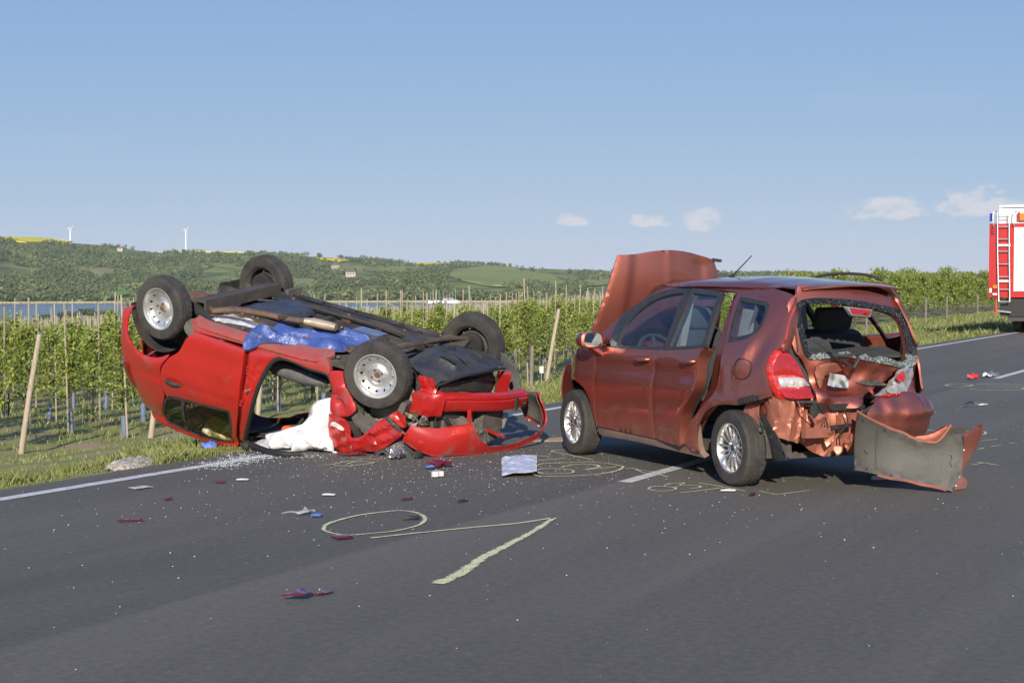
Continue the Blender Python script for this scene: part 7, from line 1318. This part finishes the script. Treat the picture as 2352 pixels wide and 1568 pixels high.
# blue tarpaulin over the sill of the red car
TARP = M('blue_tarpaulin', (.030, .055, .20), (.065, .105, .30), scale=6, rough=.34, bump=.5, bscale=24, contrast=(.35, .7), col3=(.20, .25, .42), scale3=9, c3=(.58, .74))
tp = [(1.10, .86), (1.14, .76), (1.18, .62), (1.24, .50), (1.42, .40), (1.58, .30), (1.76, .16), (1.88, .10), (2.02, .14), (2.06, .24), (1.98, .40), (2.02, .52), (1.96, .66), (1.84, .70), (1.66, .72), (1.46, .80), (1.30, .845), (1.22, .90), (1.14, .93)]
o = panel('blue_tarpaulin', spl(tp, 3), lambda u, v: (u, v, .272 + (1.1 * max(0, v - .80)) + .02 * math.sin(u * 5)), TARP, None, flip=True, disp=lambda u, v, d: .05 * min(1, d / .08) ** .6 + (crumple(u, v, .030, .24, 33, 5) + .034 * math.sin((v + .25 * u) * 30 + 3 * noise.noise(Vector((u * 4, v * 4, 0))))) * min(1, .2 + d / .06), step=.024, thick=.03, sharp=45)
o.matrix_world = RM; tag(o, 'crumpled blue tarpaulin draped over the sill of the overturned red car', 'tarpaulin')
# ================================================================= FIRE ENGINE at the right edge
FT = empty('fire_engine', (13.27, 45.6, 0), (0, 0, ROAD_ANG), 'red and white fire engine seen from behind at the right edge', 'fire engine')
FR = M('fire_red', (.44, .02, .018), (.40, .018, .016), scale=1.5, rough=.35, coat=.8); FW = M('fire_white', (.78, .78, .76), (.72, .72, .70), scale=2, rough=.4, coat=.4); FG = M('aluminium', (.62, .62, .61), (.52, .52, .51), scale=6, rough=.4, metal=.7); FB = M('chassis_black', (.02, .02, .02), rough=.6)
m = MB(); m.box((1.22, 3.6, 2.02), (2.44, 7.2, 2.04)).build('body', FR, FT, True, 30)
MB().box((1.30, 3.6, 3.24), (2.1, 7.0, .44)).build('upper_body', FW, FT, False); MB().box((1.22, 3.6, 3.52), (1.96, 6.9, .06)).build('roof_edge', FW, FT, False)
MB().box((.04, .06, 3.22), (.075, .1, .22)).build('blue_corner_lamp', M('blue_lens', (.02, .04, .30), rough=.2, coat=1), FT, False)
sh_ = MB().box((1.22, -.012, 2.05), (1.08, .03, 1.76)).build('shutter_frame', FW, FT, False)
for k in range(24): MB().box((1.22, -.036, 1.22 + .071 * k), (1.0, .018, .064)).build('shutter_slat', FW, sh_, False)
lad = MB().tube([(.235, -.10, 3.34), (.25, -.10, 2.2), (.305, -.13, .88)], .018, 8).tube([(.55, -.10, 3.34), (.565, -.10, 2.2), (.60, -.13, .88)], .018, 8).tube([(.305, -.13, .88), (.60, -.13, .88)], .018, 8).build('ladder', FG, FT)
for k, zz in enumerate((3.22, 2.95, 2.61, 2.27, 1.92, 1.57, 1.22)): t_ = (3.34 - zz) / 2.46; MB().tube([(.24 + .065 * t_, -.11, zz), (.555 + .045 * t_, -.11, zz)], .016, 8).build('rung', FG, lad)
for zz in (2.44, 1.45): MB().box((.42, -.06, zz), (.34, .05, .06)).build('ladder_bracket', FW, lad, False)
for x0 in (.12, .68): MB().tube(spl3([(x0, -.03, 2.95), (x0, -.10, 3.0), (x0, -.10, 3.3), (x0 + .03, -.06, 3.38), (x0 + .04, .1, 3.36)], 4), .014, 8).build('grab_rail', FG, FT)
MB().box((.92, -.03, 3.22), (.18, .06, .19)).build('amber_beacon', M('amber_lens', (.70, .24, .02), (.55, .18, .02), scale=14, rough=.15, coat=1), FT, False)
MB().box((.80, -.015, 3.24), (.06, .04, .22)).build('beacon_bracket', FR, FT, False)
MB().box((.105, -.02, 2.84), (.07, .05, .18)).build('marker_lamp', REDL, FT, False)
lc = MB().box((.185, -.03, 1.17), (.14, .06, .38)).build('tail_lamp', REDL, FT, False); MB().box((.185, -.064, 1.30), (.12, .012, .09)).build('indicator_lens', bpy.data.materials['amber_lens'], lc, False); MB().box((.185, -.064, 1.09), (.12, .012, .05)).build('reversing_lens', FW, lc, False)
MB().box((.06, -.015, 1.19), (.06, .03, .12)).build('reflector', FW, FT, False)
MB().box((1.3, 2.6, .72), (2.0, 5.0, .5)).build('chassis', FB, FT, False); MB().box((1.35, .3, .42), (1.7, .3, .16)).build('underrun_bar', DARKM, FT, False); MB().tube([(.26, .0, .62), (.62, -.02, .58)], .03, 8).build('step_rail', FG, FT)
MB().tube([(.205, .0, .95), (.215, .0, .60)], .028, 8).tube([(.215, -.0, .66), (.215, 0, .58)], .05, 10).build('width_marker', M('marker_red', (.5, .03, .03), rough=.4), FT)
for sx in (.62, .94, 1.55, 1.87):
    w_ = MB().lathe([(.001, -.13), (.22, -.13), (.24, -.05), (.24, .05), (.22, .13), (.001, .13)], 24, 'x').build('wheel', DARKM, FT); w_.location = (sx, 1.3, .48)
    MB().lathe([(.25, -.12), (.40, -.135), (.47, -.11), (.48, -.05), (.465, 0), (.48, .05), (.47, .11), (.40, .135), (.25, .12)], 36, 'x').build('tyre', TYRE, w_)
for sx in (.65, 1.85):
    w_ = MB().lathe([(.001, -.13), (.22, -.13), (.24, .13), (.001, .13)], 24, 'x').build('wheel', DARKM, FT); w_.location = (sx, 5.6, .48); MB().lathe([(.25, -.12), (.40, -.135), (.48, -.08), (.48, .08), (.40, .135), (.25, .12)], 30, 'x').build('tyre', TYRE, w_)
MB().box((1.22, 7.9, 2.0), (2.4, 1.5, 2.4)).build('cab', FR, FT, False); MB().box((1.22, 8.66, 2.4), (2.1, .03, .9)).build('windscreen', GLASSD, FT, False)

# ================================================================= THIN HAZE in the air over the lake and hills
hz = MB().box((0, 1600, 61.5), (9000, 8800, 168)).build('haze', M('unused_haze_surface', (1, 1, 1)), None, False); tag(hz, 'thin pale haze in the air over lake and hills', 'haze', kind='stuff')
hm = bpy.data.materials.new('haze_air'); hm.use_nodes = True; t = hm.node_tree; t.nodes.clear(); ho_ = N(t, 'ShaderNodeOutputMaterial'); pv = N(t, 'ShaderNodeVolumePrincipled')
pv.inputs['Color'].default_value = (.80, .88, .95, 1); pv.inputs['Density'].default_value = 0.00007; pv.inputs['Anisotropy'].default_value = 0.0; t.links.new(pv.outputs[0], ho_.inputs['Volume'])
hz.data.materials.clear(); hz.data.materials.append(hm)
